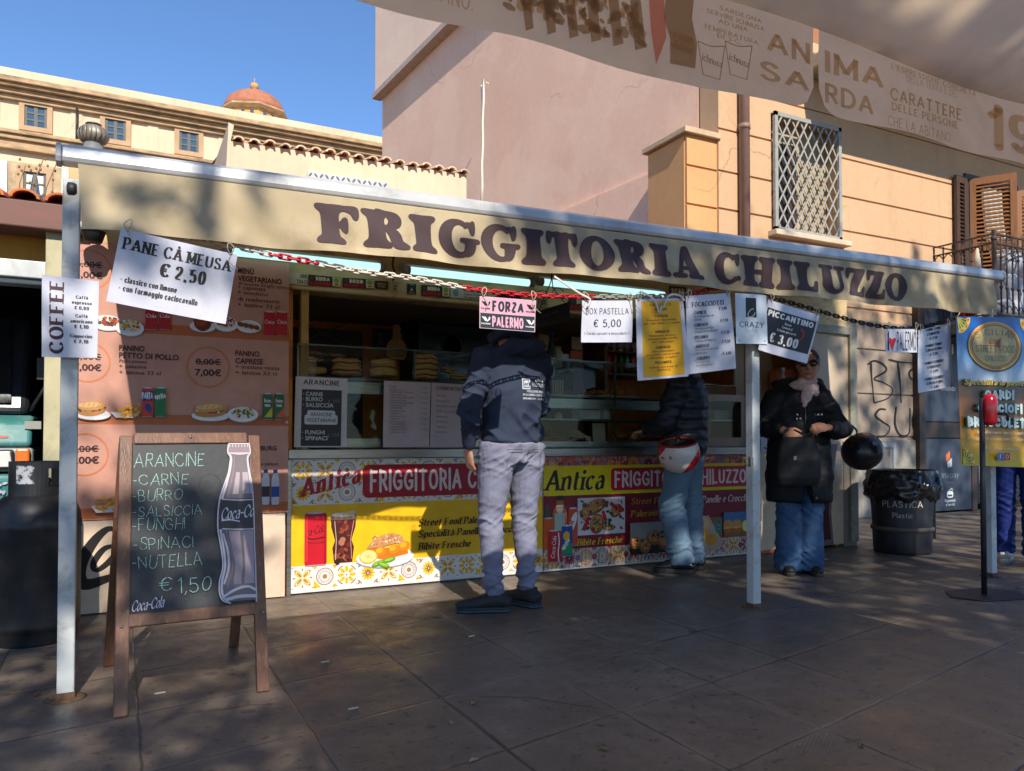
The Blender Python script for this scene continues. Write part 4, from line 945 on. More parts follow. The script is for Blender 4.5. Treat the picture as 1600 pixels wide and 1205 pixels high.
# wooden paddle hanging
p = at(620, 540, 6.3); b = MB(); b.prism([(p.x + a * .01, 6.3, p.z + c * .01) for a, c in ((-6, -12), (6, -12), (9, -9), (9.5, -3), (8, 2), (4, 6), (3.2, 12), (4, 15), (2.5, 18), (-2.5, 18), (-4, 15), (-3.2, 12), (-4, 6), (-8, 2), (-9.5, -3), (-9, -9))], (0, .015, 0))
tag(b.build('wooden_paddle', mat('pale_wood', S(196, 146, 92), .6, var=.15, scale=4, stretch=(8, 1, 1)), None, p, bev=.003), 'pale wooden bread paddle hanging inside the kiosk', 'paddle')
# shelf with bottles and cans at the back
s0, s1 = at(948, 600, 6.3), at(1040, 500, 6.3)
b = MB(); M_SHELF = mat('shelf_wood', S(120, 78, 44), .6, var=.2, scale=5, stretch=(1, 6, 6))
zs_ = [at(970, py, 6.3).z for py in (549, 565 + 3, 581)]
for z in (zs_[0], zs_[1] - .02, zs_[2] - .02, .96): b.box(s0.x - .02, s1.x, 6.25, 6.7, z - .02, z)
b.box(s0.x - .06, s0.x - .02, 6.25, 6.7, .9, 2.0); b.box(s0.x - .42, s0.x - .3, 6.3, 6.7, .9, 2.0); b.box(s0.x - .42, s0.x - .3, 6.25, 6.3, .9, 2.0)
tag(b.build('wall_shelf', M_SHELF, None, (s0.x, 6.5, .95), bev=.004), 'brown wooden shelf unit at the back of the kiosk holding bottles and cans', 'shelf')
bc = [('green', S(30, 70, 40)), ('amber', S(110, 60, 20)), ('clear', S(180, 184, 180)), ('red capped', S(120, 30, 30)), ('dark', S(26, 26, 28)), ('blue', S(40, 60, 110))]
for k, (nm, c_) in enumerate(bc):
    x = s0.x + .06 + k * .085; b = MB(); b.lathe([(.03, 0), (.032, .01), (.032, .13), (.014, .19), (.013, .235), (.015, .24), (.015, .25)], (x, 6.4, zs_[0]), 12)
    o = b.build('bottle', mat('bottle_' + nm.replace(' ', '_'), c_, .15), None, (x, 6.4, zs_[0])); tag(o, nm + ' glass bottle with a pale label in the row on the kiosk shelf', 'bottle', 'bottles on the back shelf')
    b = MB(); b.lathe([(.0325, .04), (.0328, .04), (.0328, .11), (.0325, .11)], (x, 6.4, zs_[0]), 12); b.build('bottle_label', WHT, o)
for r_, (z, row) in enumerate(((zs_[1] - .02, 'upper'), (zs_[2] - .02, 'lower'))):
    for k, (nm, c_) in enumerate((('bright red', S(170, 24, 34)), ('crimson', S(150, 16, 40)), ('dark green', S(24, 92, 56)), ('mint green', S(50, 130, 84)), ('orange red', S(190, 56, 40)))):
        if r_ and k > 2: continue
        x = s0.x + .06 + k * .075; b = MB(); b.lathe([(.024, 0), (.031, .008), (.031, .1), (.026, .112), (.026, .115)], (x, 6.36, z), 14)
        tag(b.build('drink_can', mat('can_' + nm.replace(' ', '_'), c_, .3, .3), None, (x, 6.36, z)), '%s drink can on the %s can shelf inside the kiosk' % (nm, row), 'can', 'cans on the back shelf')
# papers, small things in the dim right half
for k, (pts, lb) in enumerate((([(893, 545), (909, 547), (909, 528), (893, 526)], 'pale handwritten sheet pinned behind the display case'), ([(842, 546), (857, 548), (857, 524), (842, 522)], 'small cream price sheet pinned left of the tall bottle'))):
    sh = Sheet(*quadY(pts, 6.1), 20, 24, ink(200, 180, 150), .003)
    for r_ in range(7): sh.line([(3, 3 + r_ * 3), (6 + rnd.random() * 11, 3 + r_ * 3)], .5, ink(120, 100, 90))
    tag(sh.build('paper_note'), lb, 'paper')
p = at(888, 558, 5.9); b = MB(); b.box(p.x - .09, p.x + .1, 5.85, 6.0, p.z - .03, p.z + .02); b.tube([(p.x, 5.9, p.z - .03), (p.x, 5.9, p.z - .12)], .015); b.tube([(p.x - .1, 5.9, p.z - .14), (p.x, 5.9, p.z - .11), (p.x + .1, 5.9, p.z - .14)], .012); b.box(p.x - .02, p.x + .1, 5.83, 5.85, p.z - .02, p.z + .05, 1)
tag(b.build('juice_press', [M_STEEL, ink(210, 84, 36)], None, p), 'steel lever press with an orange plate behind the display case', 'press')
p = at(871, 560, 5.75); b = MB(); b.lathe([(.035, -.08), (.045, -.07), (.045, .05), (.03, .07), (.03, .1)], p, 14); tag(b.build('sauce_jar', mat('cream_jar', S(196, 176, 146), .4), None, p), 'squat cream sauce jar on top of the display case', 'jar')
p = at(862, 556, 5.6); b = MB(); b.lathe([(.034, -.2), (.036, -.19), (.036, .05), (.016, .14), (.016, .17)], p, 14); bo = tag(b.build('water_bottle', mat('dark_pet', S(50, 56, 62), .15, spec=.7), None, p), 'tall plastic bottle with blue cap standing on the case behind the first customer', 'bottle')
b = MB(); b.lathe([(.018, .165), (.018, .2), (.01, .203)], p, 12); b.build('bottle_cap', ink(40, 66, 130), bo); b = MB(); b.lathe([(.0365, -.08), (.0367, -.08), (.0367, -.02), (.0365, -.02)], p, 14); b.build('bottle_label', WHT, bo)

# ---- counter
co = empty('serving_counter', (2.98, YK, 0)); tag(co, 'long serving counter with steel top and two bright printed front panels', 'counter')
b = MB(); b.box(.99, 4.97, YK + .02, 5.75, .0, .88); b.build('counter_body', mat('counter_grey', S(110, 108, 104), .6), co)
b = MB(); b.box(.97, 5.0, YK - .035, 5.78, .885, .95); b.build('steel_top', M_STEEL, co, bev=.006)
b = MB(); b.box(.965, .995, YK - .02, YK + .02, .0, .884); b.build('steel_edge', M_STEEL, co, bev=.003)
pt = flat('panel_white', S(226, 222, 216), .35)
def tile_flower(sh, cx, cy, s, kind, pal):
    a, c, d = pal; e = sh.eps; k = kind % 8
    def el(*q, **kw): sh.ell(*q, up=False, **kw)
    sh.lv += e
    if k in (0, 4):
        for j in range(8): el(cx + s * .28 * math.cos(j * math.pi / 4), cy + s * .28 * math.sin(j * math.pi / 4), s * .15, s * .085, a, rot=45 * j, n=10)
        sh.lv += e
        for j in range(8): el(cx + s * .2 * math.cos(j * math.pi / 4), cy + s * .2 * math.sin(j * math.pi / 4), s * .07, s * .014, c, rot=45 * j, n=6)
        el(cx, cy, s * .04, s * .04, c, n=8)
        for j in range(4): sh.ring(cx, cy, s * .48, s * .48, s * .045, c, 5, 25 + 90 * j, 65 + 90 * j)
    elif k in (1, 6):
        for j in range(12): el(cx + s * .2 * math.cos(j * math.pi / 6), cy + s * .2 * math.sin(j * math.pi / 6), s * .15, s * .06, a, rot=30 * j, n=8)
        sh.lv += e
        for j in range(8): el(cx + s * .1 * math.cos(j * math.pi / 4), cy + s * .1 * math.sin(j * math.pi / 4), s * .1, s * .03, c, rot=45 * j, n=6)
        sh.lv += e; el(cx, cy, s * .035, s * .035, pt, n=8)
        for sx in (-1, 1):
            for sy in (-1, 1):
                el(cx + sx * s * .42, cy + sy * s * .42, s * .1, s * .035, c, rot=45 * sx * sy, n=8); el(cx + sx * s * .33, cy + sy * s * .44, s * .06, s * .03, d, rot=-45 * sx * sy, n=8); el(cx + sx * s * .44, cy + sy * s * .33, s * .06, s * .03, c, rot=0, n=8)
    elif k in (2, 5):
        sh.ring(cx, cy, s * .4, s * .4, s * .035, c, 24)
        for j in range(24): el(cx + s * .31 * math.cos(j * math.pi / 12), cy + s * .31 * math.sin(j * math.pi / 12), s * .05, s * .012, c, rot=15 * j, n=5)
        sh.ring(cx, cy, s * .25, s * .25, s * .02, c, 20); sh.lv += e; el(cx, cy, s * .11, s * .11, d, n=12)
        for sx in (-1, 1):
            for sy in (-1, 1): el(cx + sx * s * .44, cy + sy * s * .44, s * .11, s * .06, a, rot=-45 * sx * sy, n=8)
    else:
        for sx in (-1, 1):
            for sy in (-1, 1): el(cx + sx * s * .19, cy + sy * s * .19, s * .22, s * .12, a, rot=45 * sx * sy, n=12)
        sh.lv += e
        for sx in (-1, 1):
            for sy in (-1, 1): el(cx + sx * s * .19, cy + sy * s * .19, s * .15, s * .05, pt, rot=45 * sx * sy, n=8)
        sh.lv += e
        for sx in (-1, 1):
            for sy in (-1, 1): el(cx + sx * s * .15, cy + sy * s * .15, s * .16, s * .035, c, rot=45 * sx * sy, n=8)
        for j in range(4): el(cx + s * .38 * math.cos(j * math.pi / 2), cy + s * .38 * math.sin(j * math.pi / 2), s * .07, s * .035, d, rot=90 * j, n=6); el(cx + s * .46 * math.cos(j * math.pi / 2 + .78), cy + s * .46 * math.sin(j * math.pi / 2 + .78), s * .045, s * .045, c, n=4)
    for j in range(4): el(cx + s * .5 * (1 if j % 2 else -1) * .93, cy + s * .5 * (1 if j // 2 else -1) * .93, s * .03, s * .03, c, n=5)
    sh.lv += e
# left panel
PX0, PX1, PZ0, PZ1 = .995, 2.868, .012, .884
sh = ysheet(PX0, PX1, PZ0, PZ1, YK, pt); W_, H_ = sh.w, sh.h
AY, AB, AD = YLW, ink(142, 96, 78), ink(176, 120, 70)
lv0 = sh.lv; top = lv0
for r_, vc in ((0, 79.6), (1, 64.8), (2, 9.6)):
    for k in range(13):
        sh.lv = lv0; tile_flower(sh, 7.6 + k * 14.6, vc, 14.4, [0, 3, 2, 4, 6, 3, 5, 1, 7][(k + r_ * 4 + (2 if r_ == 2 else 0)) % 9], (AY, AB, AD)); top = max(top, sh.lv)
        if (k * 3 + r_) % 4 == 1: sh.lv = lv0; sh.poly([(k * 14.6 + .4, vc - 7), (k * 14.6 + 5, vc - 7), (k * 14.6 + .4, vc - 2)], AY)
sh.lv = top + sh.eps
sh.rect(0, 17.6, W_, 57, YLW)
sh.rrect(47.5, 60.5, 184, 83, 4, ink(168, 20, 40)); sh.text('FRIGGITORIA CHILUZZO', 52.5, 65, 14, ink(226, 212, 206), 'brush', 'l', width=126)
sh.text('Antica', 6, 62, 12, ink(176, 20, 40), 'serif', 'l', shear=.3, rot=13, width=41)
# printed can, glass, sandwich
can(sh, 16, 17, 14.6, 36, ink(196, 8, 34)); sh.text('ca-Cola', 16, 38, 5, ink(60, 6, 12), 'script', width=12.6, rot=12, shear=.3); sh.line([(10, 36), (14, 34.6), (22, 35.6)], .8, ink(60, 6, 12), True); sh.text('ZERO ZUCCHERI', 16, 31.6, 1.2, ink(60, 6, 12), width=11)
sh.rect(9.4, 20, 10.8, 50, ink(222, 40, 60)); sh.rect(21.6, 18, 22.6, 50, ink(150, 4, 24))
gl_ = [(28.2, 18), (40.4, 18), (41.6, 28), (39.8, 33), (42.6, 42), (43, 50), (25.8, 50), (26.2, 42), (28.8, 33), (27, 28)]
sh.poly(gl_, ink(70, 22, 16)); blobs(sh, 28.4, 19, 40.4, 46, [ink(110, 34, 20), ink(48, 14, 12), ink(146, 66, 40), ink(90, 26, 18), ink(176, 110, 80)], 34, 1, 2.6, inside=lambda a, b_: abs(a - 34.4) < 5.6 + (b_ > 38))
sh.poly([(25.8, 50), (43, 50), (42.8, 46.5), (26, 46.5)], ink(150, 116, 104)); sh.ell(34.4, 50, 8.6, 1.4, ink(206, 196, 190)); sh.ell(38.6, 50.6, 4, 1.6, ink(226, 206, 150), 20); sh.line([(28.4, 46), (29.6, 33), (29, 20)], .5, ink(206, 170, 160)); sh.line([(41.4, 46), (39.2, 33), (40, 20)], .4, ink(206, 150, 140))
plate(sh, 63.5, 19.6, 20.5, 6.6)
sh.poly([(49, 22), (62, 17.6), (80, 21), (79, 26), (52, 26)], ink(206, 116, 20))
for u, v in ((60, 23.6), (69.6, 24.6), (77, 26.4)): sh.ell(u, v, 4.2, 3.2, ink(214, 130, 10), 15); sh.ell(u - .8, v + .8, 2.6, 1.8, ink(240, 168, 34), 15)
sh.poly([(50, 26), (53, 30), (60, 34.5), (68, 36), (75, 34), (77.4, 29), (70, 28.6), (60, 26.6)], ink(196, 140, 90)); blobs(sh, 54, 28.6, 74, 34.4, [ink(228, 190, 146), ink(170, 110, 64), ink(236, 206, 170)], 50, .3, .9)
sh.ell(51.4, 20.6, 6.4, 4.8, ink(222, 176, 60), 0); sh.ell(51.4, 20.9, 5.6, 4.1, ink(240, 220, 150), 0)
for k in range(9): sh.line([(51.4, 20.9), (51.4 + 5 * math.cos(k * .698), 20.9 + 3.6 * math.sin(k * .698))], .3, ink(226, 190, 90))
for u, v, r_ in ((58, 15.6, 20), (66, 17.6, 12), (62, 14.4, -20)): sh.ell(u, v, 4.6, 1.7, ink(96, 150, 24), r_); sh.ell(u, v + .3, 3.4, .9, ink(150, 196, 60), r_)
for t_, v in (('Street Food Palermitano', 39.6), ('Specialità Panelle e Crocchè', 31.6), ('Bibite Fresche', 23)): sh.text(t_, 87, v, 4.9, ink(30, 22, 16), 'italic', 'l', shear=.2, width=len(t_) * 2.85)
tag(sh.build('front_panel', co), 'yellow front panel with brown and yellow tile pattern')
# right panel
PX2, PX3 = 2.876, 4.968
sh = ysheet(PX2, PX3, PZ0, PZ1, YK, pt)
pals = [(ink(190, 60, 48), ink(60, 76, 120), ink(206, 160, 60)), (ink(206, 160, 60), ink(176, 40, 44), ink(70, 90, 130)), (ink(176, 36, 44), ink(40, 44, 60), ink(206, 90, 60)), (ink(90, 110, 150), ink(190, 70, 50), ink(216, 176, 70))]
lv0 = sh.lv; top = lv0
for r_, vc in ((0, 81), (1, 8.4)):
    for k in range(14):
        sh.lv = lv0; c_ = pals[(k + r_) % 4]; u = 7.6 + k * 15.2
        sh.rect(u - 7.4, vc - 7.4, u + 7.4, vc + 7.4, [ink(206, 150, 120), ink(214, 200, 170), ink(200, 110, 90), ink(196, 190, 180)][(k * 2 + r_) % 4])
        for q in range(5): sh.line([(u - 7.4 + q * 3.6, vc - 7.4), (u - 7.4 + q * 3.6 + (2 if k % 2 else 0), vc + 7.4)], .5, c_[(q + k) % 3])
        tile_flower(sh, u, vc, 14.8, [2, 0, 3, 5, 1, 4, 7][(k * 3 + r_) % 7], c_); tile_flower(sh, u - 7.4, vc, 8, 1, pals[(k + 1) % 4]); top = max(top, sh.lv)
sh.lv = top + sh.eps
MR = ink(122, 14, 36)
sh.rect(0, 15.6, sh.w, 57.4, MR); sh.rrect(-.0, 57, sh.w - .8, 80, 3, ink(228, 206, 10))
sh.text('Antica', 0.6, 61, 16, ink(16, 14, 12), 'italic', 'l', shear=.2, width=54)
sh.rrect(61.6, 59.6, sh.w - 2.4, 77.6, 3, ink(186, 20, 44)); sh.text('FRIGGITORIA CHILUZZO', 65, 62.6, 12, ink(226, 212, 210), 'brush', 'l', width=140)
# drinks
sh.rect(1, 30, 5, 50, ink(60, 76, 66)); can(sh, 4, 16, 9, 25, ink(206, 84, 24))
sh.poly([(8, 30), (20, 30), (20.6, 44), (17.4, 50), (17, 56.4), (11.6, 56.4), (11, 50), (7.6, 44)], ink(176, 100, 40)); sh.rect(9.6, 24, 18.6, 44, ink(170, 190, 180)); sh.rect(9.6, 24, 18.6, 30, ink(36, 110, 56)); sh.poly([(11, 50), (17.4, 50), (17, 45), (14, 43), (11.4, 45)], ink(226, 206, 180)); sh.rect(11.4, 53.6, 17.2, 57.2, ink(30, 28, 28)); sh.text('BIANCO', 14.2, 47, 1.4, RED, width=5)
can(sh, 26, 18, 8.6, 30, ink(206, 70, 40)); sh.ell(26, 36, 2.6, 8.6, ink(230, 226, 220), -20); sh.text('THE', 26, 34.6, 3.4, RED, 'bold', width=6, rot=66)
can(sh, 20.6, 10.6, 10, 24, ink(26, 70, 150)); sh.rect(16, 12, 25.4, 20, ink(40, 140, 90)); sh.ell(20, 26, 3, 3.6, ink(226, 170, 40)); sh.text('sprite', 20.4, 18.6, 3.6, WHT, 'fat', width=9.6, rot=50)
can(sh, 9.4, 6.4, 11.6, 25, ink(190, 12, 30)); sh.text('Coca-Cola', 9.2, 9.6, 3.4, WHT, 'script', 'l', width=17, rot=84); sh.line([(13, 7), (12.4, 14), (13.4, 22), (12.6, 29)], 1, WHT, True)
# chicken picture
u0, u1, v0, v1 = 30, 74.6, 25.6, 54.6
sh.rect(u0, v0, u1, v1, ink(206, 208, 214))
def inb(a, b_): return u0 + 1.6 < a < u1 - 1.6 and v0 + 1.6 < b_ < v1 - 1.6
for cu, cv, rx, ry, ro in ((45, 47, 12.6, 5.6, 20), (47.6, 34, 6.6, 8, -14), (66, 43.6, 6.4, 4.6, 40), (59, 30.6, 6, 2.6, 0), (36, 40, 4.6, 2.6, -40)):
    sh.ell(cu, cv, rx, ry, ink(120, 78, 36), ro); sh.ell(cu - .5, cv + .6, rx * .86, ry * .8, ink(178, 130, 70), ro)
    blobs(sh, cu - rx * .7, cv - ry * .7, cu + rx * .7, cv + ry * .7, [ink(90, 56, 26), ink(206, 160, 90), ink(150, 92, 44), ink(60, 70, 26), ink(214, 180, 120)], 22, .5, 1.5, .3, inb)
blobs(sh, u0 + 2, v0 + 2, u1 - 2, v1 - 2, [ink(176, 20, 34), ink(150, 16, 30), ink(60, 84, 34), ink(40, 56, 26), ink(196, 40, 40)], 52, .8, 2.2, .3, inb)
for a in ([(53, 44), (56, 36)], [(35, 30), (40, 40)], [(60, 50), (66, 46)]): sh.line(a, 3, ink(186, 16, 36))
sh.text('Bibite Fresche', 29, 18, 5, ink(222, 176, 40), 'italic', 'l', shear=.2, width=42)
sh.text('Street Food', 80, 48, 5, ink(190, 140, 40), 'italic', 'l', shear=.2, width=38); sh.text('Palermitano', 79.6, 38, 5, ink(190, 140, 40), 'italic', 'l', shear=.2, width=40)
sh.text('Specialità Panelle e Crocchè', 122, 46.6, 6, ink(220, 196, 196), 'italic', 'l', shear=.2, width=85)
u0, u1, v0, v1 = 79, 122, 7.6, 33
sh.rect(u0, v0, u1, v1, ink(26, 22, 24)); sh.rect(u0, v0 + 12, u1, v1, ink(150, 146, 142)); sh.poly([(100, 20), (122, 31), (122, 8), (102, 8)], ink(40, 26, 22))
for cu, cv, rx, ry in ((84, 17, 6, 5), (94, 14, 6, 6), (103, 20, 8, 6), (114, 17, 8, 7)):
    sh.ell(cu, cv, rx, ry, ink(150, 92, 44)); sh.ell(cu, cv + 1, rx * .8, ry * .7, ink(196, 140, 84)); blobs(sh, cu - rx * .5, cv - ry * .2, cu + rx * .6, cv + ry * .7, [ink(110, 50, 34), ink(176, 110, 60), ink(80, 40, 26)], 12, .6, 1.6)
sh.rect(136, 16, 175.4, 34, ink(130, 92, 64)); sh.poly([(150, 34), (160, 36), (176, 12), (172, 6), (150, 8)], ink(176, 160, 140)); sh.ell(154, 28, 6, 8, ink(206, 170, 120)); sh.ell(155, 21, 4, 5, ink(216, 150, 34)); sh.ell(163, 15, 6, 5, ink(206, 140, 30), 20); sh.ell(171, 26, 4, 6, ink(60, 120, 110)); blobs(sh, 168, 22, 174, 31, [ink(30, 60, 56), ink(120, 180, 170)], 8, .4, .8)
sh.rect(177, 16, 207.6, 37.4, ink(60, 110, 160)); sh.rect(177, 16, 207.6, 25, ink(130, 88, 54))
for cu in (182, 192): sh.ell(cu, 24, 5.6, 5, ink(170, 100, 36)); sh.ell(cu, 27, 5.4, 4, ink(206, 140, 64)); sh.line([(cu - 5, 24), (cu + 5, 24.6)], 1.2, ink(214, 176, 90))
sh.ell(202, 25, 4.4, 5, ink(226, 206, 60)); sh.ell(202, 25, 3.4, 4, ink(236, 226, 150))
tag(sh.build('front_panel', co), 'yellow and dark red front panel with food photographs and colourful tiles')

# ---- glass display cases
M_GL = glass('case_glass'); M_EDGE = mat('dark_green_glass_edge', S(40, 58, 52), .2, spec=.8)
def case(x0, x1, z0, z1, shelves, lb, steel=None):
    y0, y1 = YK + .03, 5.62; o = empty('display_case', ((x0 + x1) / 2, y0, z0)); tag(o, lb, 'display case')
    b = MB(); b.box(x0, x1, y0, y0 + .006, z0, z1); b.box(x0, x0 + .006, y0 + .007, y1, z0, z1); b.box(x1 - .006, x1, y0 + .007, y1, z0, z1); b.box(x0, x1, y0, y1, z1 + .001, z1 + .008); b.build('glass_pane', M_GL, o)
    b = MB()
    for z in [z1 + .004] + shelves: b.box(x0, x1, y0 - .004, y0 + .008, z - .006, z + .006)
    for x in (x0, (x0 + x1) / 2, x1): b.box(x - .005, x + .005, y0 - .004, y0 + .008, z0, z1)
    b.build('edge_trim', M_EDGE, o)
    for z in shelves: b = MB(); b.box(x0 + .01, x1 - .01, y0 + .01, y1 - .02, z - .008, z); b.build('shelf', mat('grey_glass_shelf', S(120, 128, 124), .2, spec=.7), o)
    if steel:
        b = MB()
        for q in steel: b.box(*q)
        b.build('steel_panel', M_STEEL, o)
    return o
case(1.04, 2.66, .952, 1.64, [1.425], 'left glass display case full of filled bread rolls', [(1.06, 2.64, 5.2, 5.22, .96, 1.02), (1.3, 2.0, 5.2, 5.22, 1.33, 1.41), (1.06, 1.3, 5.2, 5.22, 1.02, 1.33)])
case(2.68, 4.44, .952, 1.63, [1.355, 1.172], 'right glass display case with plates of fried food and a white box', [(2.7, 4.42, 5.16, 5.18, 1.26, 1.335), (2.7, 4.42, 5.16, 5.18, .955, 1.0)])
M_BUN = mat('bread_crust', S(196, 138, 78), .7, var=.22, scale=14, bump=.2, bscale=60, dirt=(S(140, 84, 40), .6, 10))
M_FILL = mat('roll_filling', S(120, 60, 44), .6, var=.5, scale=40); M_LET = mat('pale_filling', S(206, 186, 140), .6, var=.3, scale=40)
def bun(px, py, wpx, Y, lb, seed, tilt=0, z=None):
    p = at(px, py, Y); s_ = wpx / 1200 * (p - CAM).dot(_F); r_ = random.Random(seed); hx, hy, hz = s_ / 2, s_ * .3, s_ * .17
    b = MB()
    def sh_(cz, a, bb, zz, mi): b.ball((p.x, Y + .08, p.z + cz), a, bb, zz, 18, 10, mi)
    sh_(-hz * .35, hx * .98, hy, hz * .62, 0); sh_(hz * .12, hx * .97, hy * 1.02, hz * .28, 1 if r_.random() < .6 else 2); sh_(hz * .45, hx, hy * .97, hz * .72, 0)
    b.v = [(x + .004 * math.sin(40 * z_ + seed), y, z_ + .03 * tilt * (x - p.x) + .004 * math.sin(x * 50 + seed)) for x, y, z_ in b.v]
    tag(b.build('filled_roll', [M_BUN, M_FILL, M_LET], None, (p.x, Y + .08, p.z - hz)), lb, 'bread roll', 'filled rolls in the glass case')
for a in ((484, 562, 30, 5.24, 'dark filled roll leaning at the left end of the glass case', 1, 3), (499, 578, 34, 5.2, 'round roll lying in front at the left end of the glass case', 2, -2), (546, 567, 48, 5.26, 'long pale roll, upper of the pair left of the case middle', 3), (546, 579, 50, 5.24, 'long pale roll, lower of the pair left of the case middle', 4), (606, 567, 42, 5.24, 'golden roll, upper of the middle pair in the glass case', 5), (605, 581, 46, 5.22, 'golden roll, lower of the middle pair in the glass case', 6, 1),
          (670, 560, 41, 5.24, 'roll at the top of the tall stack in the glass case', 7), (670, 568, 42, 5.24, 'second roll from the top of the tall stack in the glass case', 8), (670, 577, 43, 5.23, 'third roll from the top of the tall stack in the glass case', 9), (670, 586, 42, 5.22, 'roll at the bottom of the tall stack in the glass case', 10), (722, 588, 30, 5.24, 'small roll right of the tall stack, lying low in the case', 11), (706, 578, 26, 5.34, 'pale roll behind the small low one right of the tall stack', 12), (735, 590, 24, 5.28, 'last roll of the case, nearest the customer in the hoodie', 13)): bun(*a)
def place(nm, mb, m, p, lb, cat, grp=None, **kw): return tag(mb.build(nm, m, None, p, **kw), lb, cat, grp)
for k, (px, lb) in enumerate(((872, 'white plate with forks standing, left on the top shelf of the right case'), (902, 'white oval plate of small fried pieces on the top shelf'), (938, 'white oval plate of brown fritters on the top shelf'), (975, 'white oval plate of dark arancine balls on the top shelf'))):
    p = at(px, 612, 5.36); p.z = 1.355; b = MB(); b.lathe([(.05, 0), (.09, .004), (.12, .018), (.118, .021), (.08, .008)], p, 20, sx=1.1, sy=.9); o = place('plate', b, mat('white_ceramic', S(206, 200, 190), .25), p, lb, 'plate', 'plates on the top shelf')
    b = MB(); rr = random.Random(k)
    if k == 0:
        for q in range(5): b.box(p.x - .05 + q * .022, p.x - .038 + q * .022, p.y, p.y + .004, 1.37, 1.5)
    else:
        for q in range(16 if k < 3 else 7): r_ = (.022, .03, .042)[k - 1]; b.ball((p.x + rr.uniform(-.08, .08), p.y + rr.uniform(-.06, .06), 1.372 + r_ * .6 + rr.random() * .03), r_, r_ * .8, r_ * (.6 if k < 3 else 1), 10, 7)
    b.build('food', mat('fried_food', S(150, 84, 36), .7, var=.35, scale=25, bump=.3) if k else mat('tan_sticks', S(190, 150, 100), .6), o)
p = at(916, 652, 5.3); p.z = 1.172; b = MB(); b.prism([(p.x - .09, p.y - .06, p.z), (p.x + .09, p.y - .06, p.z), (p.x + .1, p.y - .065, p.z + .085), (p.x - .1, p.y - .065, p.z + .085)], (0, .13, 0)); o = place('white_box', b, ink(206, 204, 200), p, 'white plastic tub full of thin skewers on the middle shelf', 'tub')
b = MB(); rr = random.Random(5)
for q in range(40): x, y = p.x + rr.uniform(-.085, .03), p.y + rr.uniform(-.05, .05); b.tube([(x, y, p.z + .06), (x + rr.uniform(-.04, .04), y, p.z + .1 + .04 * rr.random())], .003, 4)
b.build('skewers', mat('reddish_skewers', S(150, 76, 44), .7), o)
p = at(944, 652, 5.3); p.z = 1.172; b = MB(); b.lathe([(.052, 0), (.05, .06), (.046, .12), (.036, .2), (.034, .2)], p, 20)
for q in range(9): b.lathe([(.051 - q * .0018, .01 + q * .02), (.0535 - q * .0018, .014 + q * .02), (.051 - q * .0018, .018 + q * .02)], p, 20)
place('cup_stack', b, mat('frosted_plastic', S(170, 176, 178), .3, spec=.7), p, 'upside down stack of clear plastic cups on the middle shelf', 'cups')
p = at(873, 652, 5.3); p.z = 1.172; b = MB(); b.ball(p + Vector((0, 0, .03)), .03, .03, .034); place('lemon', b, mat('lemon_skin', S(206, 176, 84), .5, bump=.2), p, 'pale lemon at the left of the middle shelf', 'lemon')
for k, (px, n, lb, c_) in enumerate(((985, 18, 'heap of golden fried panelle on the bottom of the right case', S(190, 120, 50)), (878, 14, 'heap of dark red meat on the bottom of the right case', S(96, 40, 34)))):
    p = at(px, 694, 5.4); p.z = 1.0; b = MB(); rr = random.Random(k)
    for q in range(n): b.ball((p.x + rr.uniform(-.16, .16), p.y + rr.uniform(-.08, .08), 1.0 + .02 + rr.random() * .06), .05, .04, .02, 10, 6)
    place('food_heap', b, mat('heap_%d' % k, c_, .7, var=.3, scale=20, bump=.3), p, lb, 'food')
b = MB(); p = at(937, 694, 5.3); b.prism([(p.x - .06, 5.3, .96), (p.x + .06, 5.3, .96), (p.x + .05, 5.3, 1.15), (p.x - .07, 5.3, 1.15)], (0, .01, 0)); place('price_card', b, ink(176, 160, 140), p, 'leaning beige card dividing the bottom of the right case', 'card')
# printed sheets taped on the left case
M_PAP = flat('paper', S(222, 214, 216), .6)
sh = Sheet(*quadY([(459, 699), (541, 699), (543, 592), (462, 588)], YK + .022), 82, 108, ink(206, 198, 200), .003)
sh.text('ARANCINE', 41, 96, 8, BLK, 'sansb', width=58); sh.rect(10, 2, 73, 89, ink(38, 38, 42)); wt = ink(206, 206, 208)
for t_, v in (('· CARNE', 79), ('· BURRO', 71), ('· SALSICCIA', 62), ('· FUNGHI', 20), ('· SPINACI', 11)): sh.text(t_, 12, v, 6, wt, 'sans0', 'l', bold=.015, width=6.0 * len(t_) * .73)
sh.rrect(15, 35, 67, 50, 3, wt); sh.rrect(19, 43, 63, 57, 3, wt); sh.text('ARANCINE', 41, 48, 5.5, BLK, bold=.01, width=34); sh.text('VEGETARIANE', 41, 39, 5.5, BLK, bold=.01, width=46)
for v in (68, 15): sh.text('€ 1.50', 52, v, 5, ink(170, 170, 172), 'chalk', 'l', width=18, rot=6)
tag(sh.build('arancine_sign'), 'white sheet with black box listing arancine, taped on the left case', 'sign')
def price_sheet(pts, head, rows, lb):
    sh = Sheet(*quadY(pts, YK + .022), 70, 104, ink(196, 178, 180), .003); v = 94; tc = ink(110, 92, 96)
    if head: sh.text(head, 35, 93, 6, tc, 'serif', width=54); v = 82
    for a, b_ in rows:
        sh.text(a, 8, v, 3.4, tc, 'seriflight', 'l', width=min(36, len(a) * 2.1)); sh.text(b_, 64, v, 3, tc, 'seriflight', 'r', width=9); v -= (4.6 if not b_ else 8.4)
        if b_ and not head: sh.text('salame piccante', 8, v + 4, 2.8, tc, 'seriflight', 'l', width=25)
    tag(sh.build('price_list'), lb, 'price list')
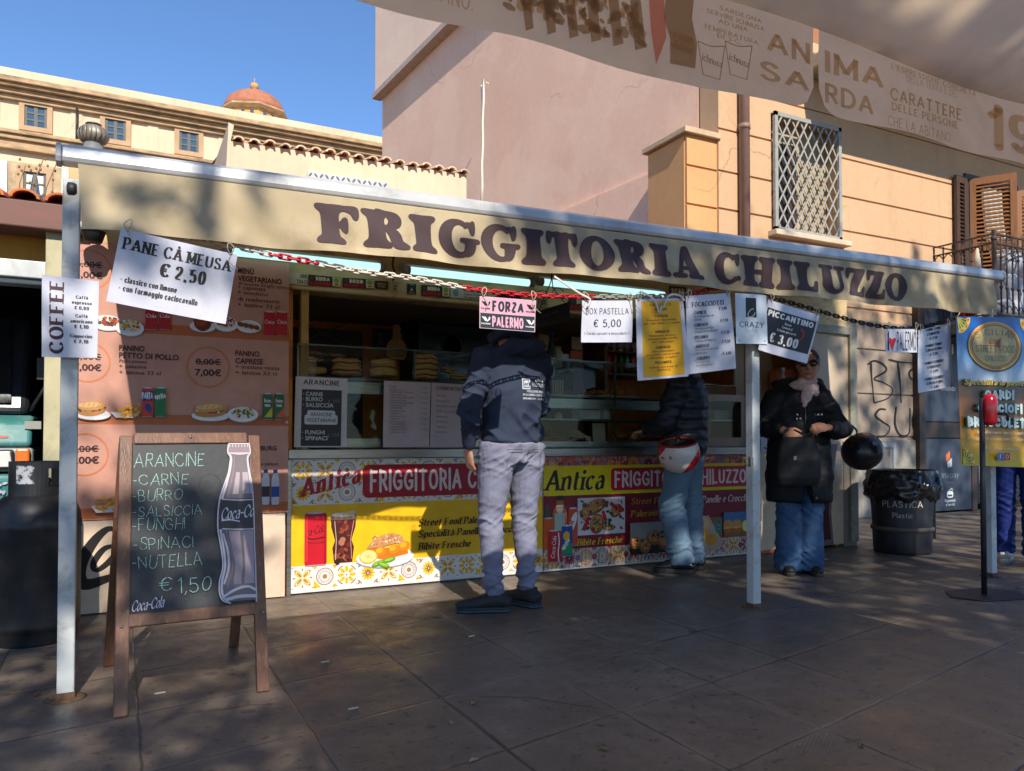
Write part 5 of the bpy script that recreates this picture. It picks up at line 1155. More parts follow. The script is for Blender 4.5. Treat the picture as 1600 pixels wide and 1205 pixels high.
price_sheet([(598, 699), (670, 699), (673, 598), (600, 595)], None, [('Pollo', '€ 3,00'), ('Hamburger normale', '€ 3,50'), ('Salsiccia normale', '€ 3,50'), ('Porchetta normale', '€ 4,00'), ('Cotoletta', '€ 3,00'), ('Tagliere', '€ 3,50'), ('Caprese', '€ 3,00'), ('Cuzzitiello', '€ 3,00'), ('Capone fritto', '€ 3,50')], 'left of two faded pinkish price lists on the glass case')
price_sheet([(671.5, 699), (738, 699), (742, 602), (674.5, 598)], 'PANINI IN PIASTRA', [('Wurstel', '€ 2,50'), ('Prosciutto', '€ 3,00'), ('Wurstel e patatine', '€ 3,00'), ('Pollo e patatine', '€ 3,50'), ('Hamburger', '€ 3,50'), ('Salsiccia', '€ 3,50'), ('Polpette', '€ 4,00'), ('Porchetta', '€ 4,00')], 'price list headed panini in piastra, beside the first customer')
# oven on the right end of the counter
o0, o1 = at(1104, 700, YK + .06), at(1166, 618, YK + .06)
oe = empty('countertop_oven', ((o0.x + o1.x) / 2, YK + .3, .95)); tag(oe, 'brownish steel heated cabinet with glass door at the right end of the counter', 'oven')
b = MB(); X0, X1, Z0, Z1 = o0.x, o1.x, .955, o1.z
M_OV = mat('brown_steel', S(128, 106, 90), .4, .5, var=.15)
for q in ((X0, X0 + .05, Z0, Z1), (X1 - .06, X1, Z0, Z1), (X0 + .05, X1 - .06, Z1 - .06, Z1), (X0 + .05, X1 - .06, Z0, Z0 + .08)): b.box(q[0], q[1], YK + .06, YK + .1, q[2], q[3])
b.box(X0, X0 + .02, YK + .1, YK + .5, Z0, Z1); b.box(X1 - .02, X1, YK + .1, YK + .5, Z0, Z1); b.box(X0, X1, YK + .1, YK + .5, Z1 - .02, Z1); b.build('oven_body', M_OV, oe)
b = MB(); b.box(X0 + .02, X1 - .02, YK + .5, YK + .52, Z0, Z1 - .02); b.build('oven_back', mat('dark_oven_back', S(70, 58, 46), .8), oe)
b = MB(); b.box(X0 + .05, X1 - .06, YK + .075, YK + .08, Z0 + .08, Z1 - .06); b.build('oven_glass', M_GL, oe)
b = MB(); b.box(X0 + .03, X1 - .03, YK + .12, YK + .48, (Z0 + Z1) / 2, (Z0 + Z1) / 2 + .008); b.build('oven_shelf', M_STEEL, oe)
zz = (Z0 + Z1) / 2 + .009
b = MB(); b.box(X0 + .22, X1 - .08, YK + .2, YK + .34, zz, zz + .09); place('paper_tray', b, ink(176, 160, 136), (X0 + .3, YK + .27, zz), 'beige tray on the shelf inside the countertop oven', 'tray')
b = MB(); b.lathe([(.05, 0), (.05, .15), (.045, .15)], (X0 + .13, YK + .27, zz), 16); place('steel_cup', b, M_STEEL, (X0 + .13, YK + .27, zz), 'steel beaker on the shelf inside the countertop oven', 'beaker')
b = MB(); b.box(X0 + .06, X0 + .42, YK + .14, YK + .4, Z1 + .002, Z1 + .08); place('cardboard_tray', b, mat('wet_cardboard', S(110, 76, 50), .85, var=.2), (X0 + .2, YK + .27, Z1), 'flat brown cardboard tray on top of the countertop oven', 'tray', bev=.004)
b = MB(); p = (X0 + .3, YK + .27, Z1 + .082); b.grid(lambda u, v: Vector((X0 + .05 + .4 * u, YK + .15 + .26 * v, Z1 + .09 + .02 * math.sin(u * 7) * math.sin(v * 5))), 12, 8); place('crumpled_sheet', b, mat('pale_paper', S(190, 180, 168), .7), p, 'crumpled pale paper on the cardboard tray', 'paper', solid=.003)
# right end of the kiosk: cupboard, crate, orange container, picture panel
b = MB(); b.box(4.98, 5.36, YK + .1, 5.7, .96, 1.26); place('dark_drawer_box', b, mat('black_box', (.025, .025, .028), .5), (5.17, YK + .3, .96), 'black box with a small label beside the oven', 'box', bev=.006)
sh = Sheet((5.03, YK + .095, 1.02), (5.3, YK + .095, 1.02), (5.3, YK + .095, 1.2), (5.03, YK + .095, 1.2), 30, 20, ink(190, 190, 196), .003)
for k in range(8): sh.rect(3 + 6 * (k % 4), 4 + 8 * (k // 4), 6 + 6 * (k % 4), 9 + 7 * (k // 4), BLK)
tag(sh.build('box_label'), 'small white barcode label on the black box beside the oven', 'label')
b = MB(); b.box(5.0, 5.34, YK + .14, 5.6, 1.262, 1.34); place('wooden_crate', b, mat('crate_wood', S(110, 72, 46), .7, var=.2), (5.17, YK + .3, 1.26), 'shallow brown wooden crate on the black box', 'crate', bev=.004)
p = at(1224, 598, YK + .3); b = MB(); b.lathe([(.1, -.13), (.13, -.12), (.135, .08), (.11, .13), (.03, .14)], p, 20)
for k in range(5): b.lathe([(.134, -.1 + k * .045), (.14, -.09 + k * .045), (.134, -.08 + k * .045)], p, 20)
place('orange_container', b, mat('orange_plastic', S(206, 112, 76), .45, var=.1), p - Vector((0, 0, .13)), 'ribbed orange plastic container on the crate beside the woman', 'container')
b = MB(); p = at(1222, 590, YK + .12); b.lathe([(.03, -.12), (.03, 0), (.018, .03), (.018, .05), (.026, .055), (.026, .09)], p, 12); place('spray_bottle', b, ink(170, 160, 150), p - Vector((0, 0, .12)), 'grey bottle standing in front of the orange container', 'bottle')
M_PNL = mat('beige_panel', S(196, 176, 150), .6, var=.1, scale=3, dirt=(S(120, 96, 70), .5, 3))
M_PFR = mat('worn_grey_frame', S(150, 146, 130), .6, var=.2, scale=8, dirt=(S(70, 60, 46), .8, 8))
fp = empty('folding_door', (5.9, YK, 0)); tag(fp, 'open folding door with beige panel and worn grey frame behind the woman', 'door')
d0, d1 = at(1270, 700, YK - .02), at(1338, 512, YK - .02)
b = MB(); b.box(d0.x, d1.x - .1, YK - .0, YK + .02, .9, d1.z - .08); b.box(5.2, d0.x - .05, YK + .42, YK + .44, .9, 2.0); b.build('panel', M_PNL, fp)
b = MB(); b.box(d1.x - .1, d1.x, YK - .03, YK + .04, .04, d1.z); b.box(d0.x - .1, d1.x - .1, YK - .03, YK + .04, d1.z - .08, d1.z); b.box(d0.x - .06, d0.x, YK - .03, YK + .04, .9, d1.z - .08); b.build('frame', M_PFR, fp, bev=.006)
c0, c1 = at(1186, 895, YK), at(1314, 690, YK)
sh = ysheet(c0.x, c1.x, .03, .965, YK - .002, flat('cream_board', S(206, 182, 152), .5), .02)
q = sh.q
a0, a1 = q(1202, 694), q(1312, 694); W2 = a1[0] - a0[0]
def bottle_outline(cx, v0, h, wd):
    pr = [(.30, 0), (.46, .02), (.5, .08), (.47, .2), (.40, .32), (.47, .44), (.5, .52), (.44, .62), (.27, .78), (.2, .87), (.21, .94), (.24, .96), (.24, 1.0)]
    return [(cx + r_ * wd, v0 + z * h) for r_, z in pr] + [(cx - r_ * wd, v0 + z * h) for r_, z in reversed(pr)]
gpoly = [q(1200, 694), q(1206, 760), q(1216, 820), q(1206, 850), q(1240, 862), q(1300, 850), q(1296, 800), q(1300, 740), q(1306, 694)]
sh.poly(gpoly, ink(108, 92, 96)); sh.poly([q(1206, 720), q(1212, 770), q(1221, 820), q(1214, 844), q(1240, 852), q(1296, 842), q(1292, 800), q(1296, 720)], ink(70, 16, 18))
blobs(sh, q(1212, 800)[0], q(1212, 840)[1], q(1290, 800)[0], q(1290, 730)[1], [ink(120, 30, 24), ink(170, 80, 40), ink(50, 10, 12), ink(196, 120, 70), ink(90, 20, 20)], 46, 1.5, 5)
tag(sh.build('picture_board'), 'cream board with a printed glass of cola behind the woman', 'board')
b = MB(); b.prism([(c0.x, YK - .03, .005), (c0.x + .4, YK - .03, .005), (c0.x + .4, YK - .03, .05), (c0.x, YK - .03, .03)], (0, .02, 0)); place('tile_strip', b, M_TILE, (c0.x + .2, YK - .02, 0), 'terracotta strip along the foot of the cream board', 'skirting')
b = MB(); b.box(c1.x + .02, c1.x + .2, YK - .01, YK + .1, .0, 1.0); place('grey_column', b, mat('grey_board', S(132, 122, 110), .6), (c1.x + .1, YK, 0), 'narrow grey board between the cream board and the bin', 'board', bev=.004)
sh = Sheet(*quadY([(1189, 706), (1216, 705), (1215, 681), (1188, 682)], YK - .03), 26, 22, ink(190, 190, 200), .003); sh.text('J', 8, 4, 14, BLK, 'script')
tag(sh.build('paper_label'), 'white label with a black curl behind the sleeve of the woman', 'label')

# ---- menu board on the left of the hatch
MX0, MX1, MZ0, MZ1 = -.285, .968, .545, 2.155
M_MENU = flat('salmon_print', S(200, 146, 126), .5)
sh = ysheet(MX0, MX1, MZ0, MZ1, YK - .03, M_MENU, .012); q, tx = sh.q, sh.tx
OR = ink(188, 104, 60); DK = ink(62, 26, 30)
for zc in (1.645, 1.1, .552): sh.rect(0, (zc - .0 - MZ0) * 100, sh.w, (zc + .062 - MZ0) * 100, OR)
def price(px, py, r_, a, c_):
    u, v = q(px, py); rr = q(px + r_, py)[0] - u
    sh.ring(u, v, rr, rr, 1.0, ink(206, 122, 82), 40); sh.text(a, u, v + rr * .12, rr * .27, DK, bold=.02, width=rr * 1.12); sh.line([(u - rr * .6, v + rr * .25), (u + rr * .6, v + rr * .25)], .55, DK); sh.text(c_, u, v - rr * .42, rr * .3, DK, bold=.03, width=rr * 1.2)
price(139, 422, 36, '6,00€', '5,00€'); price(320, 430, 33, '9,00€', '8,00€'); price(137, 566, 36, '8,00€', '7,00€'); price(325, 574, 34, '8,00€', '7,00€'); price(132, 710, 38, '9,00€', '8,00€'); price(330, 718, 33, '9,00€', '8,00€')
def item(px, py, lines):
    for t_, dy, ph, bo, sk in lines: tx(t_, px, py + dy, ph, DK, bold=bo, shear=sk, pw=len(t_) * ph * (.78 if bo else .72))
item(371, 427, [('MENÙ', 0, 8, .02, 0), ('VEGETARIANO', 12, 8, .02, 0), ('Arancina funghi spinaci', 18.5, 5, 0, .2), ('+ caponata', 25, 6, 0, 0), ('+ involtino', 33, 6, 0, 0), ('   di melanzane', 43, 6, 0, 0), ('+ lattina 33 cl', 52, 6, 0, 0)])
item(186, 425, [('MENÙ', 0, 8, .02, 0), ('SICILIANO', 12, 8, .02, 0), ('Arancina carne', 18.5, 5, 0, .2), ('+ caponata', 27, 6, 0, 0), ('+ panelle', 36, 6, 0, 0)])
item(186, 548, [('PANINO', 0, 8.5, .02, 0), ('PETTO DI POLLO', 11.5, 8.5, .02, 0), ('Pollo panato', 18.5, 5, 0, .2), ('+ patatine', 27, 6, 0, 0), ('+ lattina 33 cl', 36.5, 6, 0, 0)])
item(367, 556, [('PANINO', 0, 8, .02, 0), ('CAPRESE', 12, 8, .02, 0), ('+ insalata mista', 20, 6, 0, 0), ('+ lattina 33 cl', 29, 6, 0, 0)])
item(366, 704, [('KEBAB E BURG', 0, 7, .02, 0), ('+ patatine', 10, 5.5, 0, 0)]); tx('Hamburger e peiene', 366, 728, 5.5, DK, pw=68)
def U(px, py): return q(px, py)
def cm(px, n): return (q(px + n, 600)[0] - q(px, 600)[0])
u, v = U(168, 505); salad(sh, u, v, cm(168, 24), 4.4, MIXC); u, v = U(203, 513); salad(sh, u, v, cm(203, 22), 4.8, [ink(226, 186, 60), ink(210, 160, 40), ink(190, 80, 40), ink(140, 150, 60), ink(236, 206, 110)])
for px in (236, 257): u, v = U(px, 516); can(sh, u, v, cm(px, 18), 14.5, ink(186, 16, 40), None, 'Cola')
u, v = U(316, 511); plate(sh, u, v, cm(316, 20), 3.4); sh.ell(u, v + 3, cm(316, 14), 6, ink(110, 36, 20)); sh.ell(u - 1, v + 4, cm(316, 10), 4, ink(150, 60, 30))
u, v = U(352, 507); salad(sh, u, v, cm(352, 19), 4.6, MIXC); u, v = U(388, 511); plate(sh, u, v, cm(388, 19), 4)
for k in range(4): sh.ell(u - 5 + k * 3.2, v + 1 - k * .5, 2, 1.5, ink(120, 60, 36), -20)
for px in (420, 439): u, v = U(px, 526); can(sh, u, v, cm(px, 17), 16, ink(186, 16, 40), None, 'Coca')
u, v = U(146, 648); plate(sh, u, v, cm(146, 27), 3); roll(sh, u - 1, v + 2, cm(146, 44), 9, [ink(110, 60, 40), ink(90, 44, 30), ink(176, 130, 90)])
u, v = U(195, 653); fries(sh, u, v, cm(195, 40), 9)
for px, c_, t_ in ((230, ink(206, 60, 30), 'FANTA'), (250, ink(30, 116, 66), 'sprite')):
    u, v = U(px, 652); can(sh, u, v, cm(px, 17), 18, c_, ink(30, 60, 140) if px == 230 else None); sh.text(t_, u, v + 11, 3.2, WHT, 'fat', width=cm(px, 17), rot=8)
    if px == 230: sh.rect(u - cm(px, 8.3), v + 9.6, u + cm(px, 8.3), v + 15.6, ink(30, 50, 130)); sh.text('FANTA', u, v + 11, 3.6, WHT, 'fat', width=cm(px, 16))
u, v = U(328, 650); plate(sh, u, v, cm(328, 29), 3.2); roll(sh, u, v + 2, cm(328, 50), 9, [ink(190, 40, 30), ink(226, 220, 206), ink(90, 120, 40)])
u, v = U(378, 648); salad(sh, u, v, cm(378, 24), 4.6, GRNC)
for px, c_ in ((416, ink(190, 190, 60)), (434, ink(206, 90, 40))):
    u, v = U(px, 656); can(sh, u, v, cm(px, 15), 17, ink(26, 92, 54)); sh.poly([(u - 2, v + 1.5), (u + 3, v + 1.5), (u + 3, v + 8)], c_); sh.text('fuze', u, v + 11, 2.2, WHT, bold=.02, width=cm(px, 11)); sh.text('tea', u, v + 8.2, 2.2, WHT, bold=.02, width=cm(px, 9))
u, v = U(163, 800); fries(sh, u, v, cm(163, 36), 11)
for px, c_ in ((413, ink(40, 40, 44)), (428, ink(40, 70, 150))):
    u, v = U(px, 788); wd = cm(px, 12); sh.rrect(u - wd / 2, v, u + wd / 2, v + 17, 1.2, ink(206, 206, 214)); sh.poly([(u - wd / 2, v + 16), (u + wd / 2, v + 16), (u + 1.2, v + 20.5), (u - 1.2, v + 20.5)], ink(214, 214, 222)); sh.rect(u - 1.3, v + 20, u + 1.3, v + 22.4, ink(50, 84, 160)); sh.rect(u - wd / 2, v + 5, u + wd / 2, v + 11.6, c_)
u, v = U(250, 800); plate(sh, u, v + 3, 12, 3); roll(sh, u, v + 5, 20, 9, MIXC)
for px, py in ((101, 377), (103, 652), (446, 660), (447, 425)): u, v = U(px, py); sh.ell(u, v, .9, .9, ink(190, 186, 180), n=10)
tag(sh.build('menu_board'), 'tall salmon coloured menu board with food pictures and circled prices', 'menu board')
b = MB(); b.box(-.385, -.29, YK - .05, YK, 0, 2.2); tag(b.build('board_strip', mat('beige_strip', S(186, 176, 140), .55, var=.1, dirt=(S(110, 100, 76), .5, 4)), None, (-.34, YK, 0), bev=.006), 'tall narrow beige strip along the left edge of the menu board', 'board')
# cream cola panel below
sh = ysheet(-.285, .95, .008, .54, YK - .03, flat('cream_vinyl', S(222, 196, 170), .5), .012); q = sh.q
ck = ink(34, 28, 30)
def wv(t): return 2.2 + 5.2 * math.sin(math.pi * min(1, t * 1.05)) ** 1.5
sh.line([q(186, 832), q(170, 826), q(150, 842), q(130, 872), q(123, 896), q(128, 910), q(142, 912), q(170, 903), q(196, 896), q(240, 906)], wv, ck, True)
sh.line([q(178, 852), q(162, 858), q(148, 876), q(146, 888), q(154, 890), q(172, 876), q(184, 858), q(176, 850)], lambda t: 2 + 1.6 * abs(math.sin(6.3 * t)), ck, True)
sh.line([q(150, 908), q(200, 890), q(260, 900), q(330, 880)], 1.6, ck, True)
sh.text('ca-Cola', q(205, 888)[0], q(205, 888)[1], 17, ck, 'script', 'l', shear=.35, width=62)
tag(sh.build('cola_panel'), 'low cream panel with big black script lettering under the menu board', 'panel')
# flood light under the awning
fl = empty('flood_lamp', at(146, 360, 4.9)); tag(fl, 'black bucket lamp hanging under the left end of the awning', 'lamp'); p = at(146, 362, 4.9)
b = MB(); b.lathe([(.045, -.06), (.07, .02), (.075, .03), (.02, .05)], p, 18); b.build('shade', M_IRON, fl); b = MB(); b.lathe([(.076, .0), (.08, .03), (.05, .06), (.02, .065)], p, 18); b.tube([p + Vector((0, 0, .05)), (p.x, p.y + .15, p.z + .22)], .012); b.build('lamp_cap', M_WPOST, fl)
b = MB(); b.box(.02, .2, YK - .01, YK + .004, 2.0, 2.5); tag(b.build('wall_strip', ink(214, 204, 170), None, (.1, YK, 2.2)), 'pale upright strip on the wall beside the bucket lamp', 'board')
# fluorescent tubes
M_TUBE = emis('cool_tube', (.36, .58, .57), 1.3)
for k, (a, c_, lb) in enumerate((((362, 396), (593, 415), 'left fluorescent tube under the awning'), ((640, 425), (826, 440), 'middle fluorescent tube under the awning'), ((848, 442), (1037, 460), 'right fluorescent tube under the awning, above the hanging price sheets'))):
    p0, p1 = at(a[0], a[1], 5.0), at(c_[0], c_[1], 5.0); z = (p0.z + p1.z) / 2; f = empty('fluorescent_lamp', ((p0.x + p1.x) / 2, 5.0, z)); tag(f, lb, 'tube lamp', 'fluorescent lamps under the awning')
    b = MB(); b.cyl((p0.x, 5.0, z), (p1.x, 5.0, z), .026, 14); b.build('tube', M_TUBE, f)
    b = MB(); b.cyl((p0.x - .04, 5.0, z), (p0.x, 5.0, z), .03, 14); b.cyl((p1.x, 5.0, z), (p1.x + .04, 5.0, z), .03, 14); b.box(p0.x - .04, p1.x + .04, 5.03, 5.11, z + .01, z + .05); b.build('fitting', mat('lamp_fitting', S(150, 150, 146), .5), f)
b = MB(); b.tube([(1.66, 5.02, 2.3), (1.64, 5.0, 2.2), (1.66, 4.99, 2.13), (1.65, 5.02, 2.1)], .008, 6); tag(b.build('loose_cable', M_IRON, None, (1.65, 5.0, 2.2)), 'short black cable between the left and middle tube lamps', 'cable')

# ---- awning
aw = empty('awning', (2.9, 3.5, 2.1)); tag(aw, 'long beige awning with silver front bar and brown slab lettering across its valance', 'awning')
A0, A1 = at(97, 243, 3.45), at(1561, 432, 3.45)
b = MB(); t_ = (A1 - A0).normalized(); up = t_.cross(Vector((0, 1, 0))); up = Vector((0, 0, 1)) if up.z < 0 else up
prof = [(y * .74, z * .74) for y, z in [(-.045, -.045), (.03, -.05), (.05, -.02), (.05, .03), (.02, .052), (-.03, .052), (-.05, .03), (-.055, -.02)]]
b.prism([A0 + Vector((0, y, z)) for y, z in prof], A1 - A0)
b.build('front_bar', mat('satin_aluminium', S(204, 204, 202), .36, .25, var=.08, scale=3, dirt=(S(120, 118, 112), .45, 5), bump=.05), aw, bev=.006)
for p_, sgn in ((A0, -1), (A1, 1)): b = MB(); b.prism([p_ + Vector((0, y * 1.08, z * 1.08)) for y, z in prof], Vector((.02 * sgn, 0, 0))); b.build('end_cap', mat('grey_plastic', S(176, 178, 180), .5), aw, bev=.004)
M_AWN = cloth('awning_canvas', S(220, 202, 166), .9, .32, .12, 700, 2.5, .3, fold=6, stain=(S(130, 108, 76), .55, 2.2))
Bk0, Bk1 = Vector((-.14, 5.1, 2.66)), Vector((5.9, 5.1, 2.72))
b = MB(); b.grid(lambda u, v: A0.lerp(A1, .012 + .976 * u).lerp(Bk0.lerp(Bk1, u), v) + Vector((0, 0, .04 * (1 - v) - .035 * math.sin(math.pi * v))), 30, 10); b.build('canopy', M_AWN, aw, solid=.004)
VL, VR = at(128, 358, 3.41), at(1558, 492, 3.41); TL, TR = at(122, 256, 3.41), at(1553, 438, 3.41)
def vw(a, c): return .024 * math.sin(a * 31 + 1.5 * math.sin(a * 7)) * (1 - c) ** 1.3 + .013 * math.sin(a * 87 + c * 6) * (1 - c) + .012 * (1 - c) * math.sin(a * 5)
sh = Sheet(VL, VR, TR, TL, 595, 27, M_AWN, .003, vw, (260, 16))
sh.lv += .003
M_LET = flat('aubergine_print', S(76, 58, 60), .75)
def fx(px, py):
    p = at(px, py, 3.41); return (p.x - VL.x) / (VR.x - VL.x) * 595
def sm(*p): return [tuple(q) for q in cr(list(p), 4, True)][:-1]
def arcp(cx, cy, rx, ry, a0, a1, n=22): return [(cx + rx * math.cos(R(a0 + (a1 - a0) * k / n)), cy + ry * math.sin(R(a0 + (a1 - a0) * k / n))) for k in range(n + 1)]
def stem(x, w=.185, t=1, bt=1, hw=.31):
    r = [(x + .001, 0)] + ([(x + hw * .8, -.005), (x + hw, .06), (x + hw * .88, .14), (x + w + .02, .21)] if bt else [(x + w, 0)]) + [(x + w, .35), (x + w, .65)] + ([(x + w + .02, .79), (x + hw * .88, .86), (x + hw, .94), (x + hw * .8, 1.005)] if t else [(x + w, 1)]) + [(x + .001, 1)]
    r = [tuple(q) for q in cr(r, 4)]; return [r + [(2 * x - a, c) for a, c in reversed(r)]]
def barp(x0, x1, y0, y1): r = (y1 - y0) / 2; return [arcp(x1 - r, (y0 + y1) / 2, r, r, -90, 90, 8) + arcp(x0 + r, (y0 + y1) / 2, r, r, 90, 270, 8)]
EL = lambda cx, cy, rx, ry: arcp(cx, cy, rx, ry, 0, 360, 26)[:-1]
def cshape(): return [arcp(.46, .5, .46, .525, 42, 322, 30) + arcp(.52, .5, .21, .37, 318, 48, 24)]
EARC = sm((.66, .93), (.74, .84), (.8, .62), (.88, .62), (.92, .76), (.92, .95), (.87, 1.02), (.79, .97), (.74, .98))
HERO = {
 'I': (.62, [stem(.31)]), 'T': (.86, [stem(.43, t=0), [sm((.2, 1.0), (.66, 1.0), (.82, 1.01), (.86, .9), (.86, .72), (.8, .62), (.73, .68), (.68, .82), (.55, .86), (.31, .86), (.18, .82), (.13, .68), (.06, .62), (0, .72), (0, .9), (.04, 1.01))]]),
 'F': (.92, [stem(.31), [sm((.3, 1), (.6, 1.0), (.84, 1.01), (.92, .94), (.92, .74), (.86, .64), (.79, .68), (.73, .8), (.6, .85), (.3, .86))], [sm((.36, .57), (.5, .58), (.57, .67), (.63, .7), (.68, .63), (.68, .36), (.63, .29), (.57, .33), (.5, .43), (.36, .44))]]),
 'R': (1.02, [stem(.31), [sm((.3, 1), (.55, 1.005), (.78, .97), (.89, .84), (.88, .66), (.76, .54), (.55, .48), (.3, .47)), sm((.5, .86), (.55, .85), (.59, .75), (.56, .65), (.5, .63))], [sm((.46, .54), (.72, .53), (.84, .4), (.87, .22), (.96, .15), (1.02, .08), (.97, .0), (.8, -.02), (.66, .02), (.6, .14), (.55, .34))]]),
 'G': (1.0, [cshape(), [EARC], barp(.5, 1.02, .38, .52), [sm((.62, .48), (.9, .48), (.9, .3), (.84, .12), (.7, .02), (.6, .1), (.62, .3))]]), 'C': (.94, [cshape(), [EARC], [EL(.82, .2, .09, .08)]]),
 'O': (.98, [[EL(.49, .5, .49, .525), EL(.49, .5, .17, .37)]]), 'H': (1.26, [stem(.31), stem(.95), [[(.4, .43), (.86, .43), (.86, .58), (.4, .58)]]]),
 'A': (1.08, [[sm((.4, 1.0), (.5, 1.04), (.6, 1.0), (.76, .6), (.92, .14), (.58, .13), (.5, .4), (.4, .72), (.36, .86))], [sm((.36, .88), (.44, .9), (.46, .7), (.34, .34), (.31, .12), (.17, .12), (.2, .3))], [[(.26, .26), (.66, .26), (.62, .38), (.28, .38)]], barp(.0, .46, 0, .15), barp(.5, 1.08, 0, .16)]),
 'L': (.9, [stem(.31), [sm((.3, 0), (.6, .0), (.82, -.01), (.88, .08), (.9, .3), (.84, .39), (.77, .34), (.72, .2), (.6, .16), (.3, .15))]]), 'U': (1.1, [barp(0, .6, .86, 1), [[(.12, .34), (.48, .34), (.48, .92), (.12, .92)]], barp(.64, 1.1, .86, 1), [[(.79, .34), (.95, .34), (.95, .92), (.79, .92)]], [arcp(.535, .35, .415, .375, 180, 360, 20) + arcp(.635, .35, .155, .22, 360, 180, 14)]]),
 'Z': (.86, [[sm((.1, 1.0), (.5, 1.0), (.82, 1.0), (.84, .9), (.6, .85), (.3, .84), (.2, .8), (.14, .66), (.07, .62), (.02, .7), (.03, .9))], [[(.42, .9), (.84, .9), (.46, .1), (.02, .1)]], [sm((.02, .12), (.04, .0), (.4, .0), (.8, -.01), (.85, .08), (.87, .32), (.81, .38), (.75, .32), (.68, .2), (.55, .16), (.3, .16))]]),
}
def hero(word, x0, x1, v0, cap):
    W = sum(HERO[c][0] for c in word) + .05 * (len(word) - 1); k = (x1 - x0) / (W * cap); x = 0; base = sh.lv; top = base
    for c in word:
        sh.lv = base
        for loops in HERO[c][1]: sh.fine([[(x0 + (x + p[0]) * cap * k, v0 + p[1] * cap) for p in l] for l in loops], M_LET, 3.0)
        top = max(top, sh.lv); x += HERO[c][0] + .05
hero('FRIGGITORIA', fx(495, 340), fx(1099, 440), 3.9, 18.8); hero('CHILUZZO', fx(1118, 420), fx(1420, 460), 3.9, 18.8)
va = sh.build('valance', aw)
for x in (1.2, 4.4):
    b = MB(); b.bar((x, 5.05, 2.55), (x + .7, 4.3, 2.42), .05, .04); b.bar((x + .7, 4.3, 2.42), (x + .2, 3.54, 2.2), .045, .035); b.build('folding_arm', mat('brown_arm', S(84, 66, 56), .5), aw)
b = MB(); b.cyl((-.14, 3.46, 1.99), (-.2, 3.46, 1.99), .012); b.lathe([(.025, 0), (.03, .01), (.03, .03), (.02, .035)], (-.16, 3.46, 1.99), 14, axis=(-1, 0, 0)); b.bar((-.135, 3.48, 2.1), (-.135, 3.48, 1.95), .012, .012); b.build('clamp_knob', M_IRON, aw)
# posts
def post(x, y, h, lb, rust=.5):
    o = empty('support_post', (x, y, 0)); tag(o, lb, 'post', 'white posts carrying the awning')
    b = MB(); b.box(x - .03, x + .03, y - .03, y + .03, .025, h); b.build('shaft', mat('peeling_white_paint', S(186, 190, 190), .5, var=.1, scale=2, bump=.1, dirt=(S(126, 108, 72), .9, 8)), o, bev=.005)
    b = MB(); b.box(x - .033, x + .033, y - .033, y + .033, 0, .03); b.lathe([(.075, .001), (.06, .006), (.02, .008)], (x, y, 0), 14); b.build('foot', mat('rusted_foot', S(96, 72, 52), .9, var=.4, scale=30, bump=.4), o); return o
post(-.178, 3.475, 2.03, 'leftmost white awning post, carrying the coffee sheet'); pm = post(3.41, 3.475, 2.1, 'middle white awning post, standing left of the woman'); post(5.76, 3.475, 2.15, 'rightmost white awning post, behind the food banner')
p = at(1173, 722, 3.43); b = MB(); b.box(p.x - .01, p.x + .012, 3.42, 3.44, p.z - .03, p.z + .03); b.tube([p + Vector((-.005, 0, .015)), p + Vector((-.045, 0, .01)), p + Vector((-.045, 0, -.018)), p + Vector((-.005, 0, -.02))], .004, 6); b.build('latch', M_STEEL, pm)
# ================================================================== HANGING SIGNS AND CHAINS
class PxMap:                      # photo pixel -> unit square of a tilted quad (BL, BR, TR, TL)
    def __init__(s, c): s.c = [Vector(p) for p in c]
    def __call__(s, px, py):
        a = b = .5; t = Vector((px, py))
        for _ in range(12):
            c = s.c; p = c[0] * ((1 - a) * (1 - b)) + c[1] * (a * (1 - b)) + c[2] * (a * b) + c[3] * ((1 - a) * b)
            da = (c[1] - c[0]) * (1 - b) + (c[2] - c[3]) * b; db = (c[3] - c[0]) * (1 - a) + (c[2] - c[1]) * a; e = t - p; D = da.x * db.y - da.y * db.x
            a += (e.x * db.y - e.y * db.x) / D; b += (da.x * e.y - da.y * e.x) / D
        return a, b
YS = 3.40
M_STR = mat('string', S(196, 184, 160), .8)
def hung(pts, Y, w_, h_, base, fn, label, curl=.006, name='hanging_sign', strings=True, group=None, cat='sign'):
    ph = rnd.uniform(0, 6)
    def wp(a, b): return curl * (math.sin(a * 3.0 + ph) + .6 * math.sin(b * 4 + a * 2 + ph)) + curl * 1.5 * (a - .5) ** 2
    sh = Sheet(*quadY(pts, Y), w_, h_, base, .0016, wp, (14, 14)); sh.lv += .0006
    fn(sh); o = sh.build(name); tag(o, label, cat, group)
    if strings:
        for u in (.06, .94):
            b = MB(); p = sh.P(w_ * u, h_ * .97, .003); r_ = random.Random(int(p.x * 1000))
            top = p + Vector((r_.uniform(-.015, .015), -.005, .05))
            b.tube(cr([p, p + Vector((.012, -.012, .03)), top, p + Vector((-.014, -.012, .028)), p], 4), .0022, 5)
            b.tube(cr([p, p + Vector((r_.uniform(-.03, .03), -.015, -.03)), p + Vector((r_.uniform(-.05, .05), -.012, -.06))], 4), .0018, 5)
            b.build('string', M_STR, o)
    return o
PAPER = flat('laminated_paper', S(206, 206, 218), .28, .5)
def f_pane(s):
    s.text('PANE CÀ MEUSA', 50, 44, 9.6, BLK, 'serif', width=92); s.text('€', 41, 29, 10.5, BLK, 'serif', width=10); s.text('2,50', 63, 29, 10.5, BLK, 'didone', width=27)
    s.text('- classico con limone', 7, 18, 4.4, BLK, 'serif', 'l', width=47); s.text('- con formaggio caciocavallo', 7, 11, 4.4, BLK, 'serif', 'l', width=66)
